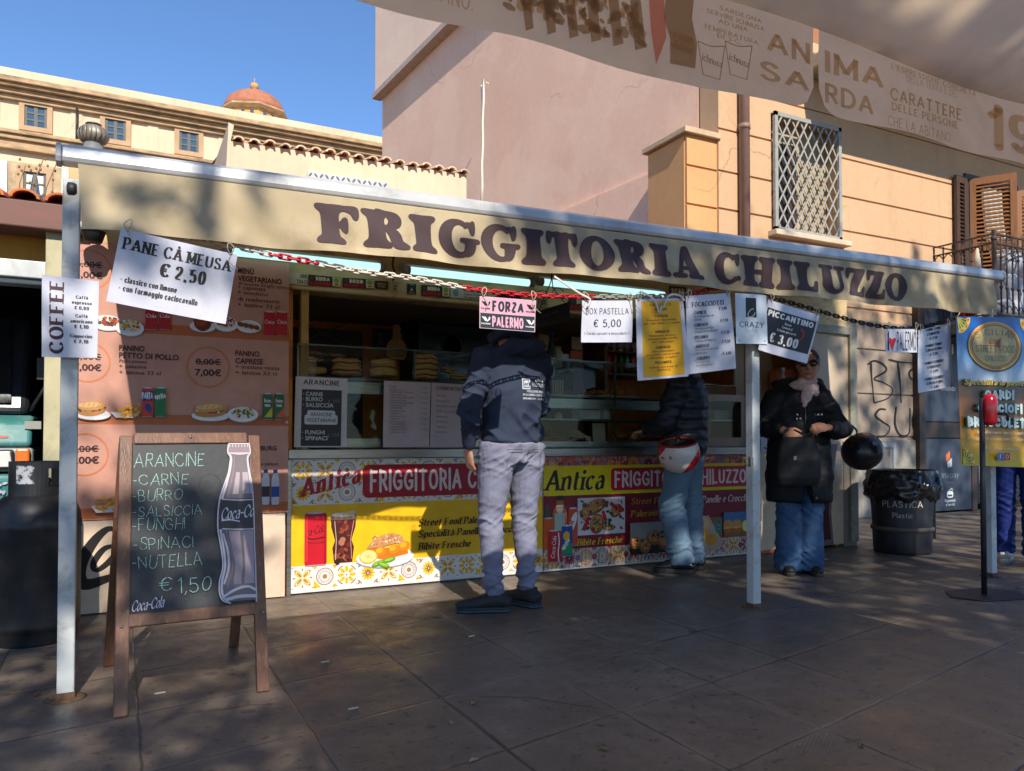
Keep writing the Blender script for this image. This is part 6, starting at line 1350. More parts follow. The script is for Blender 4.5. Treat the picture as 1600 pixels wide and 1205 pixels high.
hung([(166, 471), (352.5, 506.5), (371, 398.5), (189, 357)], YS - .03, 100, 60, PAPER, f_pane, 'big white hanging sign with PANE CA MEUSA lettering, tilted under the awning', .004)
PLUM = ink(66, 30, 42)
def f_coffee(s):
    s.text('COFFEE', 34, 5, 22, PLUM, 'serif', 'l', width=108, rot=90)
    for a, v in (('Caffè', 88), ('espresso', 80), ('€ 0,80', 72), ('Caffè', 60), ('americano', 52), ('€ 1,10', 44), ('Cappuccino', 30), ('€ 2,10', 22)): s.text(a, 63, v, 4.6, BLK, 'serif', width=min(36, 4.0 * len(a)))
hung([(65, 557.5), (152, 560), (155, 440), (65.5, 429)], YS - .005, 90, 118, PAPER, f_coffee, 'white coffee price sheet wrapped against the leftmost awning post', .008, strings=False)
def eagle(s, u, v, r, m):
    for k in range(3): s.poly([(u - r * .9 + k * r * .3, v + r * .75 - k * .1 * r), (u - r * .72 + k * r * .3, v + r * .85), (u + r * .05 + k * r * .22, v - r * .25), (u - r * .1 + k * r * .2, v - r * .35)], m)
    s.poly([(u + r * .2, v - r * .6), (u + r * .9, v + r * .1), (u + r * .95, v + r * .65), (u + r * .62, v + r * .5), (u + r * .5, v + r * .1)], m); s.poly([(u + r * .55, v + r * .62), (u + r * 1.1, v + r * .5), (u + r * .78, v + r * .86)], m); s.text('PALERMO', u, v - r * 1.15, r * .36, m, 'bold', width=r * 2)
PNK = ink(222, 168, 186); NVY = ink(44, 50, 62)
def f_forza(s):
    s.rect(1, 1, 87, 27, NVY); s.rect(1, 27, 87, 55, PNK); s.text('FORZA', 44, 31, 19, NVY, 'bold', width=50); s.text('PALERMO', 44, 4, 19, PNK, 'bold', width=50)
    for u, v, m in ((9, 42, BLK), (79, 42, BLK), (9, 15, WHT), (79, 15, WHT)): eagle(s, u, v, 7, m)
hung([(748, 513), (836, 519), (837.6, 469.6), (749, 463)], YS, 88, 56, ink(216, 190, 200), f_forza, 'pink and dark FORZA PALERMO football sign hanging in front of the first customer', .004)
def f_box(s):
    s.text('BOX PASTELLA', 39, 44, 10, BLK, 'sans', width=66); s.text('€ 5,00', 39, 24, 12, BLK, 'sans', width=42); s.text('( Cardo carciofi e broccoletti )', 39, 12, 4.4, BLK, 'sans', width=68)
hung([(908.6, 535), (986, 535), (987, 470), (909.5, 469.6)], YS, 78, 66, PAPER, f_box, 'white hanging sign with BOX PASTELLA 5,00 lettering', .005)
def f_foc(s):
    s.rect(9, 4, 70, 124, ink(238, 178, 22)); rb = ink(150, 44, 40); v = 116
    for t_, m, d, h_ in (('FOCACCIOTTI', BLK, 0, 5), ('€ 2,50', BLK, 8.5, 5), ('CAPRESE', BLK, 13, 5), ('Pomodoro mozzarella', rb, 6.6, 4), ('olio sale pepe e origano', rb, 6, 4), ('ARROSTO', BLK, 17, 5), ('Melanzane arrosto', rb, 6.6, 4), ('pomodoro mozzarella', rb, 6, 4), ('olio sale pepe', rb, 6, 4), ('CUNZATO', BLK, 11, 5), ('Alici marinate', rb, 6.6, 4), ('pomodoro caciocavallo', rb, 6, 4), ('olio pepe origano', rb, 6, 4), ('PICCANTE', BLK, 10, 5), ('Salame piccante ed', rb, 8, 4), ('emmental', rb, 5.6, 4)):
        v -= d * .84; s.text(t_, 39, v, h_ * .8, m, 'sansb' if m is BLK else 'sans', width=min(56, len(t_) * 2.35 * (1.3 if m is BLK else 1)))
hung([(997.5, 595), (1073.7, 588.4), (1066, 466), (992.8, 467.6)], YS, 76, 128, PAPER, f_foc, 'orange yellow FOCACCIOTTI price sheet in a white sleeve', .007)
def f_foc2(s):
    s.text('FOCACCIOTTI', 37, 104, 7.4, BLK, 'serif', width=54); v = 92
    for a, p_, ls in (('CAPRESE', '€ 2,90', ('mozzarella pomodoro olio', 'sale pepe')), ('CUNZATO', '€ 2,50', ('Alici marinate pomodoro', 'formaggio caciocavallo pepe')), ('PICCANTE', '€ 2,50', ('Salame piccante emmental',)), ('ARROSTO', '€ 2,50', ('Melanzane panata mozzarella', 'pomodoro pepe')), ('CRUDO', '€ 3,00', ('Prosciutto crudo', 'mozzarella pomodoro'))):
        s.text('. ' + a, 11, v, 5, BLK, 'serif', 'l', width=24); s.text(p_, 68, v + 4, 4.4, BLK, 'serif', 'r', width=13)
        for l_ in ls: v -= 4.9; s.text(l_, 13, v, 3.6, ink(70, 64, 70), 'seriflight', 'l', width=len(l_) * 1.35)
        v -= 9.4
hung([(1075, 585), (1148.5, 576), (1138.8, 458), (1071, 462.7)], YS - .012, 76, 122, PAPER, f_foc2, 'white FOCACCIOTTI price sheet with black serif list, left of the middle post', .007)
def f_crazy(s):
    s.rect(16, 42, 33, 73, ink(30, 34, 38)); s.line([(31, 50), (27, 44), (21, 42.5), (19, 46), (22, 52), (27, 56), (28, 54)], .9, WHT, True)
    s.text('CRAZY', 25, 26, 9, BLK, 'sans', width=39); s.text('CAFÈ', 25, 19.4, 3, ink(90, 90, 92), 'thin', width=20, track=.4)
    for u in (4.5, 45): s.ell(u, 5, .9, .9, BLK)
hung([(1150, 537), (1199, 538), (1197, 461.5), (1148.5, 458)], YS - .002, 50, 79, flat('enamel_white', S(214, 224, 232), .25), f_crazy, 'small pale enamel café sign with dark rectangle fixed to the middle post', .0005, strings=False)
def f_picc(s):
    s.rect(1.5, 14, 79, 68, ink(32, 30, 36)); s.text('PICCANTINO', 40, 56, 9.5, WHT, 'bold', width=72)
    for t_, v in (('Bacon', 49), ('Emmental', 43), ('Salame piccante', 37)): s.text(t_, 38, v, 4, WHT, 'sansb', width=len(t_) * 2.05)
    s.line([(58, 50), (64, 44), (62, 34), (55, 26)], lambda t: 4.4 * (1 - t) + .5, ink(150, 40, 56), True); s.text('€ 3,00', 37, 18, 14, WHT, 'didone', width=46)
    s.line([(8, 30), (18, 20), (30, 16)], .8, ink(60, 56, 56), True); s.line([(6, 46), (12, 34), (16, 30)], .8, ink(60, 56, 56), True)
hung([(1185, 546.6), (1260, 568), (1280, 493), (1199.7, 468)], YS, 82, 80, PAPER, f_picc, 'black and white PICCANTINO 3,00 sign hanging askew in front of the woman', .005)
def f_love(s):
    s.text('I', 3, 3, 30, BLK, 'sansb', 'l', width=2.4); heart(s, 10, 18, 6.2, ink(206, 26, 40)); s.poly([(10, 2), (15.6, 19), (4.4, 19)], ink(206, 26, 40)); s.text('PALERMO', 33, 3, 30, BLK, 'sans', width=31)
hung([(1382.7, 551), (1432.7, 551), (1432.7, 514.6), (1383, 514)], YS, 50, 37, PAPER, f_love, 'small white sign with a red heart and PALERMO hanging on the dark chain', .002)
def f_pan(s):
    v = 94
    for t_, d in (('PANINO TONNO', 0), ('E POMODORO', 7), ('€ 2,50', 7), ('PANINO TONNO', 11), ('E INSALATINA', 7), ('€ 2,50', 7), ('PANINO SGOMBRO', 13), ('E POMODORO', 7), ('€ 3,00', 7), ('PANINO SGOMBRO', 11), ('E INSALATINA', 7), ('€ 3,00', 7)):
        v -= d; s.text(t_, 25, v, 4.2, BLK, 'serif', width=len(t_) * 2.05)
hung([(1434, 614.5), (1485.5, 604.5), (1481.5, 506.5), (1434, 516)], YS, 50, 99, PAPER, f_pan, 'white panino price list hanging at the right end of the dark chain', .005)
p0, p1 = at(1486, 604, YS), at(1486, 505, YS)
b = MB(); b.grid(lambda u, v: Vector((p0.x + .03 * u + .02 * (1 - v), YS + .17 * u, p0.z + (p1.z - p0.z) * v)), 4, 8)
tag(b.build('hanging_sheet', ink(190, 176, 170), None, p0, solid=.002), 'blank back of a paper sheet turned edge on beside the food banner', 'sheet')

def chain(pix, Y, cols, name, lb, pitch=.04, r=.0046, wv=.0105):
    P = cr([at(px, py, Y) for px, py in pix], 10); L = [0.0]
    for a, c in zip(P, P[1:]): L.append(L[-1] + (c - a).length)
    def pt_(s_):
        s_ = max(0, min(L[-1] - 1e-5, s_))
        for k in range(len(L) - 1):
            if L[k + 1] >= s_: return P[k].lerp(P[k + 1], (s_ - L[k]) / max(1e-9, L[k + 1] - L[k]))
    mats = []; b = MB(); n = int(L[-1] / pitch)
    for k in range(n):
        a, c = pt_((k - .1) * pitch), pt_((k + 1.1) * pitch); mid = (a + c) / 2; t = (c - a).normalized(); hl = (c - a).length / 2 + r
        f_ = Vector((0, -1, 0)) if k % 2 else Vector((0, -.45, .89)); s_ = t.cross(f_).normalized()
        m = cols(mid.x)
        if m not in mats: mats.append(m)
        pts = []
        for q in range(14):
            an = 2 * math.pi * q / 14; ca, sa = math.cos(an), math.sin(an)
            pts.append(mid + t * (math.copysign(hl - wv, ca) * (1 if abs(ca) > .2 else abs(ca) / .2) + ca * wv) + s_ * (sa * wv))
        pts.append(pts[0]); b.loft(pts, [r] * 15, 6, mats.index(m), caps=False)
    tag(b.build(name, mats, None, P[0]), lb, 'chain')
M_CW, M_CR, M_CI = mat('white_plastic_chain', S(216, 204, 190), .5), mat('red_plastic_chain', S(190, 26, 44), .45), mat('dark_chain', S(44, 36, 34), .5, .5)
M_CC = mat('grey_plastic_chain', S(150, 146, 140), .5)
xr = [at(px, 440, 3.43).x for px in (421, 500, 728, 930, 1075)]
chain([(132, 335), (230, 366), (347, 381), (395, 391), (425, 398), (500, 412), (560, 424), (640, 434), (728, 450), (780, 457), (838, 461.6), (929, 464), (1034, 463), (1077, 460), (1110, 452), (1160, 440)], 3.45, lambda x: M_CW if x < xr[0] else M_CR if x < xr[1] else M_CW if x < xr[2] else M_CR if x < xr[3] else M_CC if x < xr[4] else M_CR, 'plastic_chain', 'red and white plastic chain strung below the valance and carrying price signs')
chain([(1196, 460), (1215, 467), (1280, 486), (1340, 503), (1385, 511), (1430, 513), (1480, 501), (1506, 492)], 3.43, lambda x: M_CI, 'dark_chain', 'dark iron chain strung between the middle and right awning posts')
for k, (a, c_, d, e, lb) in enumerate((((866, 432), (905, 458), (922, 468), (918, 480), 'loose white plastic tie slanting to the box pastella sign'), ((1000, 455), (1022, 468), (1030, 488), (1034, 478), 'loose white tie hanging over the orange price sheet'), ((1036, 482), (1046, 462), (1062, 462), (1070, 470), 'curled white tie between the two focacciotti sheets'))):
    b = MB(); b.loft(cr([at(*q, 3.38) for q in (a, c_, d, e)], 5), [(.006, .0015)] * 16, 6); tag(b.build('plastic_tie', ink(214, 206, 200), None, at(*a, 3.38)), lb, 'tie')
# black board hanging under the awning
q0 = [(836, 513), (889, 500), (888, 472), (834, 488)]; hb = Sheet(*quadY(q0, 4.85), 54, 30, flat('black_slate', S(28, 28, 30), .4), .015); hb.text('CASSA - NON...', 24, 17, 3, ink(150, 150, 150), 'chalk', rot=2, width=26)
o = hb.build('hanging_board'); tag(o, 'tilted black board hung on wires above the display case, left of the box pastella sign', 'board')
b = MB(); b.tube([at(842, 486, 4.85), at(861, 440, 4.86), at(862, 428, 4.87)], .004, 5); b.tube([at(882, 473, 4.85), at(864, 450, 4.86), at(862, 428, 4.87)], .004, 5)
for px, py in ((848, 462), (872, 458)): b.tube(cr([at(px + 9 * math.cos(k), py + 8 * math.sin(k), 4.86) for k in range(7)], 4), .003, 5)
b.build('wire', M_IRON, o)
# food banner by the right post
BQ = [(1502, 727), (1616, 731), (1612, 497), (1493, 494.4)]; YB = 3.33
def bw_(a, c): return .006 * math.sin(a * 6 + c * 3)
sh = Sheet(*quadY(BQ, YB), 119, 234, None, .0016); bm = PxMap(BQ)
def bq(px, py): a, c = bm(px, py); return a * 119, c * 234
t = NT('banner_gradient'); sz = t.n('ShaderNodeSeparateXYZ'); t.l(t.n('ShaderNodeTexCoord').outputs['Generated'], sz.inputs[0]); nz_ = t.math('MULTIPLY', t.math('SUBTRACT', t.noise(t.obj(), 14, 4), .5), .09)
cg = t.ramp(t.math('ADD', sz.outputs[2], nz_), [(0.0, S(206, 182, 24)), (.13, S(222, 164, 14)), (.3, S(140, 84, 20)), (.46, S(72, 44, 20)), (.545, S(96, 66, 40)), (.565, S(196, 206, 214)), (.72, S(120, 170, 214)), (.86, S(18, 96, 176)), (1.0, S(10, 76, 156))])
M_BAN = t.out(t.bsdf(cg, .32, 0, .4).outputs[0])
k_ = sh.mi(M_BAN); sh.m.prism([sh.P(0, 0, 0), sh.P(119, 0, 0), sh.P(119, 234, 0), sh.P(0, 234, 0)], sh.nrm * .002, k_); sh.lv = .0026
GD = ink(206, 150, 60); GY = ink(240, 200, 40)
for cu, cv, a0 in ((2, 232, -90), (117, 232, 180), (2, 3, 0)):
    sh.ell(cu, cv, 20, 26, ink(222, 190, 50), a0=a0, a1=a0 + 90, n=12) if 0 else None
    pts = [(cu, cv)] + [(cu + 19 * math.cos(R(a0 + 90 * k / 10)), cv + 25 * math.sin(R(a0 + 90 * k / 10))) for k in range(11)]; sh.poly(pts, ink(226, 186, 44))
    pts = [(cu, cv)] + [(cu + 13 * math.cos(R(a0 + 90 * k / 10)), cv + 18 * math.sin(R(a0 + 90 * k / 10))) for k in range(11)]; sh.poly(pts, ink(70, 120, 60))
    for k in range(5): a = R(a0 + 9 + 18 * k); sh.line([(cu, cv), (cu + 14 * math.cos(a), cv + 19 * math.sin(a))], 1.5, ink(236, 206, 70))
    for k in range(6): a = R(a0 + 7 + 15 * k); sh.ell(cu + 16 * math.cos(a), cv + 21.5 * math.sin(a), 1.2, 1.4, ink(190, 50, 40) if k % 2 else WHT, n=8)
cx_, cy_ = bq(1551, 541); rx_ = bq(1592, 541)[0] - cx_; ry_ = bq(1551, 503)[1] - cy_
sh.ell(cx_ + 1, cy_ - 1.5, rx_ * 1.03, ry_ * 1.02, ink(90, 84, 70), n=40); sh.ell(cx_, cy_, rx_, ry_, ink(206, 144, 44), n=40); sh.ring(cx_, cy_, rx_ * .99, ry_ * .99, 1.6, ink(240, 200, 120), 40); sh.ell(cx_, cy_, rx_ * .86, ry_ * .85, ink(70, 40, 14), n=40); sh.ell(cx_, cy_, rx_ * .84, ry_ * .83, ink(206, 180, 120), n=40)
dk = ink(58, 40, 22)
for k, ch in enumerate('SICILIAN'):
    a = R(40 - 80 * k / 7); sh.text(ch, cx_ - rx_ * .98 * math.sin(a) * .92, cy_ + ry_ * .56 * math.cos(a) - ry_ * .1, ry_ * .26, dk, 'thin', rot=math.degrees(a) * .62)
sh.text('STREET FOOD', cx_, cy_ - ry_ * .26, ry_ * .28, dk, 'thin', width=rx_ * 1.5); sh.text('CHILUZZO', cx_, cy_ - ry_ * .62, ry_ * .22, dk, 'thin', width=rx_ * .82); sh.text('DAL 1947', cx_, cy_ - ry_ * .96, ry_ * .08, dk, width=rx_ * .4)
sh.poly([(cx_ + 2, cy_ + 6), (cx_ + 8, cy_ + 14), (cx_ + 7, cy_ + 3), (cx_ + 5, cy_ - 4)], ink(196, 30, 30)); sh.ell(cx_ - 5, cy_ + 7, 5, 3, ink(190, 130, 60), 30); sh.line([(cx_ - 10, cy_ + 12), (cx_ + 3, cy_ + 2)], .8, ink(120, 70, 30))
def bt(txt, px, py, ph, m, f, pw, **kw):
    u, v = bq(px, py); h_ = bq(px, py - ph)[1] - v; sh.text(txt, u, v, h_, m, f, 'l', width=bq(px + pw, py)[0] - u, **kw)
for off, m in ((.7, ink(40, 40, 60)), (0, ink(240, 196, 50))): bt('Specialità in pastella', 1503 + off, 601 + off, 8, m, 'serif', 104, shear=.2)
for dx, m in ((-.8, ink(40, 130, 70)), (.8, ink(40, 130, 70)), (0, ink(206, 222, 220))):
    bt('CARDI', 1532 + dx, 623 + dx * .5, 13, m, 'fat', 46); bt('CARCIOFI', 1521 + dx, 644 + dx * .5, 13, m, 'fat', 70); bt('BROCCOLETTI', 1506 + dx, 666 + dx * .5, 14, m, 'fat', 104)
for t_, px, py, pw in (('fritti al momento, oppure precotti,', 1519, 677, 76), ('da friggere e gustare comodamente a casa !', 1505, 686.5, 106), ('Si accettano ordinazioni', 1530, 702, 54)): bt(t_, px, py, 4.6, ink(226, 210, 170), 'italic', pw, shear=.2)
for px, m, t_ in ((1550.5, ink(60, 110, 180), 'f'), (1561, ink(190, 30, 70), 'O')):
    u, v = bq(px, 719); u2, v2 = bq(px + 8.5, 708); sh.rrect(u, v, u2, v2, 1, m); sh.text(t_, (u + u2) / 2, v + 2.2, (v2 - v) * .62, WHT, 'sans')
o = sh.build('food_banner'); tag(o, 'tall blue to yellow food banner with a gold oval emblem hanging on the rightmost post', 'banner')
b = MB(); b.tube([at(1551, 497, YB - .005), at(1551, 480, 3.4)], .003, 5); b.tube([at(1496, 495, YB - .005), at(1500, 488, 3.42)], .003, 5); b.build('string', M_STR, o)
# ================================================================== GROUND FURNITURE
# chalk A-board
Af, Bf = gd(187, 1121), gd(412, 1081); Ct = at(190, 681, 3.47)
n_ = (Bf - Af).cross(Ct - Af).normalized()
def lean(px, py, off=0.0):
    r_ = ray(px, py); return CAM + r_ * (((Af - CAM).dot(n_)) / r_.dot(n_)) + n_ * off
ab = empty('chalk_board_stand', (Af + Bf) / 2); tag(ab, 'wooden A-frame blackboard with chalk list of arancine and a drawn glass bottle', 'chalkboard')
M_AW = mat('varnished_brown_wood', S(108, 72, 52), .42, var=.3, scale=3, bump=.2, bscale=30, stretch=(6, 6, 1), dirt=(S(170, 130, 90), .35, 12))
n2 = -n_ if n_.y > 0 else n_
def leg(p_, q_, w_=.048, nm='leg'):
    b = MB(); p_, q_ = Vector(p_), Vector(q_); d = (q_ - p_).normalized(); x = d.cross(n2).normalized(); b.obox((p_ + q_) / 2, x * w_ / 2, n2 * .012, d * (q_ - p_).length / 2); return b.build(nm, M_AW, ab, bev=.004)
TLp, TRp = lean(197, 682), lean(396, 681)
BLp, BRp = lean(188, 1121), lean(411, 1081)
leg(BLp, TLp); leg(BRp, TRp)
for pa, pb in ((lean(209, 686), lean(385, 685)), (lean(200, 971), lean(398, 951))): b = MB(); d = (pb - pa).normalized(); b.obox((pa + pb) / 2, d * (pb - pa).length / 2, n2 * .0115, n2.cross(d).normalized() * .024); b.build('cross_rail', M_AW, ab, bev=.004)
for (gx, gy), tp in (((170, 1041), TLp), ((365, 1011), TRp)): leg(gd(gx, gy), tp - n2 * .03 + Vector((0, 0, -.01)), .045, 'rear_leg')
b = MB(); ra, rb_ = gd(170, 1041).lerp(TLp, .3), gd(365, 1011).lerp(TRp, .3); b.obox((ra + rb_) / 2, (rb_ - ra) / 2, Vector((0, .01, 0)), Vector((0, 0, .02))); b.build('rear_rail', M_AW, ab)
BC = [(200, 963), (400, 945), (392, 691), (202, 692)]; cb_ = [lean(px, py, .0) - n2 * .004 for px, py in BC]
t = NT('blackboard'); v = t.obj(); f = t.ramp(t.noise(v, 4, 6, .65, .5), [(.35, 0.0), (.75, 1.0)]); f2 = t.ramp(t.noise(t.mapv(v, (30, 30, 6)), 6, 4, .7), [(.4, 0.0), (.9, 1.0)])
M_BB = t.out(t.bsdf(t.mix(t.math('MULTIPLY', f2, .14), t.mix(f, (.026, .03, .034), (.05, .052, .054)), (.22, .22, .21)), .5, 0, .4).outputs[0])
sh = Sheet(*cb_, 190, 262, M_BB, .006); bm2 = PxMap(BC)
def cq(zx, zy): a, c = bm2(160 + zx / 4.018, 660 + zy / 4.018); return a * 190, c * 262     # from the enlarged view
t = NT('green_chalk'); CHK = t.out(t.bsdf(t.mix(t.ramp(t.noise(t.obj(), 260, 3, .7), [(.36, 0.0), (.56, 1.0)]), (.06, .075, .072), S(176, 222, 204)), .9, 0, .2).outputs[0]); CHW = ink(214, 206, 214, .8)
def chalk(txt, zx0, zy0, zx1, zh, font='chalk', **kw):
    u, v = cq(zx0, zy0); u2, v2 = cq(zx1, zy0); h_ = cq(zx0, zy0 - zh)[1] - v; sh.text(txt, u, v, h_, CHK, font, 'l', width=u2 - u, **kw)
for a in (('ARANCINE', 195, 290, 622, 95), ('-CARNE', 185, 412, 520, 72), ('-BURRO', 185, 515, 485, 72), ('-SALSICCIA', 185, 615, 608, 68), ('-FUNGHI', 185, 705, 500, 72), ('-SPINACI', 188, 826, 552, 72), ('-NUTELLA', 183, 940, 608, 78), ('€', 340, 1075, 418, 84), ('1,50', 455, 1085, 660, 96)): chalk(*a)
sh.text('Coca-Cola', *cq(175, 1195), 15, CHW, 'script', 'l', shear=.3, width=cq(368, 1190)[0] - cq(175, 1190)[0], rot=4)
GR1, GR2, GR3 = ink(150, 128, 132, .6), ink(96, 84, 88, .6), ink(206, 200, 208, .6)
OL = [(776, 145), (772, 200), (790, 240), (776, 330), (745, 420), (722, 490), (708, 580), (706, 690), (722, 780), (736, 870), (736, 940), (716, 1010), (716, 1080), (738, 1125), (790, 1142)]
ORr = [(915, 145), (922, 200), (906, 240), (918, 330), (935, 420), (941, 500), (946, 600), (948, 700), (950, 800), (956, 900), (958, 1000), (962, 1080), (962, 1130)]
lf = [cq(*p) for p in OL]; rt = [cq(*p) for p in ORr]
sh.poly([cq(776, 145), cq(915, 145), cq(920, 205), cq(775, 205)], GR1)
M_SMO = ink(118, 108, 112, .6)
body = [Vector(p) for p in lf[2:]] + [Vector(p) for p in reversed(rt[2:])]
# fill in horizontal bands so that the shape stays simple
L2, R2 = cr(lf[1:], 4), cr(rt[1:], 4)
def xa(C, v):
    for p, q_ in zip(C, C[1:]):
        if (p.y - v) * (q_.y - v) <= 0 and abs(p.y - q_.y) > 1e-6: return p.x + (q_.x - p.x) * (v - p.y) / (q_.y - p.y)
    return C[-1].x
vt_, vb_ = cq(800, 210)[1], cq(800, 1130)[1]; NB = 40
def band(f0, f1, m, v0=vt_, v1=vb_):
    k = sh.mi(m)
    for i in range(NB):
        a, c = v0 + (v1 - v0) * i / NB, v0 + (v1 - v0) * (i + 1) / NB
        q_ = []
        for vv, fa in ((a, f0), (a, f1), (c, f1), (c, f0)):
            l_, r_ = xa(L2, vv), xa(R2, vv); tt = (vv - vt_) / (vb_ - vt_); g_ = fa(tt) if callable(fa) else fa; q_.append((l_ + (r_ - l_) * g_, vv))
        sh.m.add([sh.P(*p, sh.lv) for p in q_], [(0, 1, 2, 3)], k)
    sh.lv += sh.eps
band(0, 1, M_SMO); 
w1_ = lambda t: .34 + .05 * math.sin(t * 9)
vr0, vr1 = cq(800, 330)[1], cq(800, 470)[1]; band(.36, .54, ink(176, 158, 164, .6), vr0, vr1); band(.66, .9, ink(176, 158, 164, .6), vr0, vr1)
va0, va1 = cq(800, 705)[1], cq(800, 1030)[1]; band(w1_, lambda t: .60, ink(166, 148, 154, .6), va0, va1); band(lambda t: .68, lambda t: .96, ink(172, 152, 158, .6), va0, va1)
band(lambda t: .04, lambda t: .10, GR3); band(lambda t: .20, lambda t: .24, GR1, vt_, va1); band(lambda t: .93, lambda t: .965, GR3, vt_, vr1)
band(0.03, 1, ink(64, 62, 62, .6), cq(800, 500)[1], cq(800, 690)[1])
sh.line(lf, 2.0, GR3, True); sh.line(rt, 1.8, GR3, True)
for zy in (205, 505, 690): a, c = cq(735 if zy > 300 else 778, zy), cq(944 if zy > 300 else 918, zy); sh.line([a, ((a[0] + c[0]) / 2, a[1] - 2), c], 1.6, GR3, True)
for k in range(7): zx = 784 + k * 20; sh.line([cq(zx, 142), cq(zx, 165)], 1.2, GR3)
sh.line([cq(776, 142), cq(915, 142)], 2, GR3); sh.line([cq(775, 205), cq(920, 205)], 2, GR3)
for z_, wv_ in ((((740, 720), (770, 830), (775, 930), (745, 1030)), 3), (((760, 720), (795, 830), (800, 940), (765, 1050)), 2.2), (((790, 250), (770, 380), (740, 480)), 3), (((740, 1105), (820, 1060), (900, 1040), (958, 1060)), 4), (((760, 1120), (850, 1100), (958, 1095)), 5), (((810, 1040), (870, 1030), (880, 1010)), 2)): sh.line([cq(*p) for p in z_], wv_, GR3 if wv_ > 2.5 else GR1, True)
u, v = cq(722, 640); sh.text('Coca-Co', u, v, 19, CHW, 'script', 'l', shear=.3, width=cq(944, 640)[0] - u, rot=5); sh.line([cq(730, 640), cq(790, 635), cq(850, 645)], 2, CHW, True)
sh.ring(*cq(655, 400), 17, 18, .5, ink(64, 66, 66, .8), 30); sh.text('CS', *cq(640, 420), 9, ink(60, 62, 62, .8), 'chalk')
sh.build('slate', ab)
b = MB()
for px, py in ((297, 684.5), (189, 980), (410, 957)): p = lean(px, py, 0) + n2 * .014; b.lathe([(.006, 0), (.005, .003), (.001, .004)], p, 10, axis=n2)
b.build('screw', M_STEEL, ab)
# gas cylinder
gc = Vector((-.375, 4.58, 0)); gy = empty('gas_cylinder', gc); tag(gy, 'large scuffed black gas cylinder with handle collar standing beside the garage', 'gas cylinder')
M_GAS = mat('scuffed_black_enamel', (.009, .0095, .012), .5, var=.5, scale=4, bump=.15, bscale=30, dirt=(S(90, 92, 98), .12, 13))
b = MB(); b.lathe([(.185, .0), (.19, .01), (.19, .07), (.2, .075), (.203, .1), (.203, .56), (.206, .565), (.206, .6), (.203, .605), (.2, .64), (.18, .69), (.14, .725), (.09, .74), (.02, .745)], gc, 40); b.build('tank', M_GAS, gy)
b = MB(); rc = .118
for a0, a1, z0, z1 in ((-25, 205, .72, .905), (205, 335, .72, .75)):
    if z1 > .8:
        for s0, s1, zz0, zz1 in ((a0, 130 + 50, z0, z1), ): pass
def arc_wall(a0, a1, z0, z1):
    n = max(2, int((a1 - a0) / 8)); pts = [gc + Vector((rc * math.cos(R(a0 + (a1 - a0) * k / n)), rc * math.sin(R(a0 + (a1 - a0) * k / n)), 0)) for k in range(n + 1)]
    for k in range(n):
        o_ = [(pts[k], z0), (pts[k + 1], z0), (pts[k + 1], z1), (pts[k], z1)]; b.quad(*[p + Vector((0, 0, z)) for p, z in o_])
arc_wall(-160, -60, .73, .9); arc_wall(-60, -12, .73, .77); arc_wall(-60, -12, .865, .9); arc_wall(-12, 60, .73, .9); arc_wall(60, 150, .73, .78); arc_wall(60, 150, .87, .9); arc_wall(150, 200, .73, .9)
b.build('collar', M_GAS, gy, solid=.006)
b = MB(); b.cyl(gc + Vector((0, 0, .73)), gc + Vector((0, 0, .84)), .025); b.cyl(gc + Vector((0, 0, .8)), gc + Vector((.06, -.02, .8)), .016); b.lathe([(.03, 0), (.034, .01), (.03, .03)], gc + Vector((0, 0, .845)), 12); b.build('valve', mat('brass', S(150, 116, 60), .35, .9), gy)
p = gc + Vector((-.045, -.119, .83)); b = MB(); b.grid(lambda u, v: gc + Vector((.1215 * math.cos(R(-130 + 40 * u)), .1215 * math.sin(R(-130 + 40 * u)), .79 + .09 * v)), 8, 4)
t = NT('torn_sticker'); f = t.ramp(t.noise(t.obj(), 22, 6, .7), [(.47, 0.0), (.55, 1.0)]); b.build('torn_label', t.out(t.bsdf(t.mix(f, (.02, .02, .024), (.5, .5, .52)), .5).outputs[0]), gy)
# three-wheeled van inside the garage
AX, AYy = -1.08, 5.7; ap = empty('three_wheeler', (AX, AYy, 0)); tag(ap, 'old teal three-wheeled light van parked nose out in the dark garage', 'three-wheeler')
M_TEAL = mat('worn_teal_paint', S(62, 124, 122), .4, var=.15, scale=4, dirt=(S(150, 170, 160), .5, 9), bump=.08)
def side(mb, prof, x0, x1): mb.prism([(x0, y, z) for y, z in prof], (x1 - x0, 0, 0))
b = MB(); side(b, [(5.78, .32), (5.74, .6), (5.72, .8), (5.9, .8), (6.9, .8), (6.9, .32)], AX - .6, AX + .6); b.build('lower_body', M_TEAL, ap, bev=.05, bseg=4)
b = MB(); side(b, [(5.73, .965), (5.735, 1.0), (5.8, 1.13), (5.9, 1.17), (6.9, 1.17), (6.9, .965)], AX - .58, AX + .58); b.build('bonnet', M_TEAL, ap, bev=.05, bseg=4)
b = MB(); side(b, [(5.74, .81), (5.735, .96), (6.9, .96), (6.9, .81)], AX - .59, AX + .59); b.build('grille_panel', mat('grey_trim', S(150, 154, 156), .5), ap, bev=.02)
b = MB(); side(b, [(5.9, 1.175), (6.15, 1.85), (6.9, 1.85), (6.9, 1.175)], AX - .55, AX + .55); b.build('cab', mat('dark_cab', (.02, .022, .026), .3), ap, bev=.05, bseg=3)
b = MB(); b.quad((AX - .45, 5.905, 1.25), (AX + .45, 5.905, 1.25), (AX + .42, 6.1, 1.78), (AX - .42, 6.1, 1.78)); b.build('windscreen', mat('dark_windscreen', (.014, .016, .02), .08, spec=.8), ap)
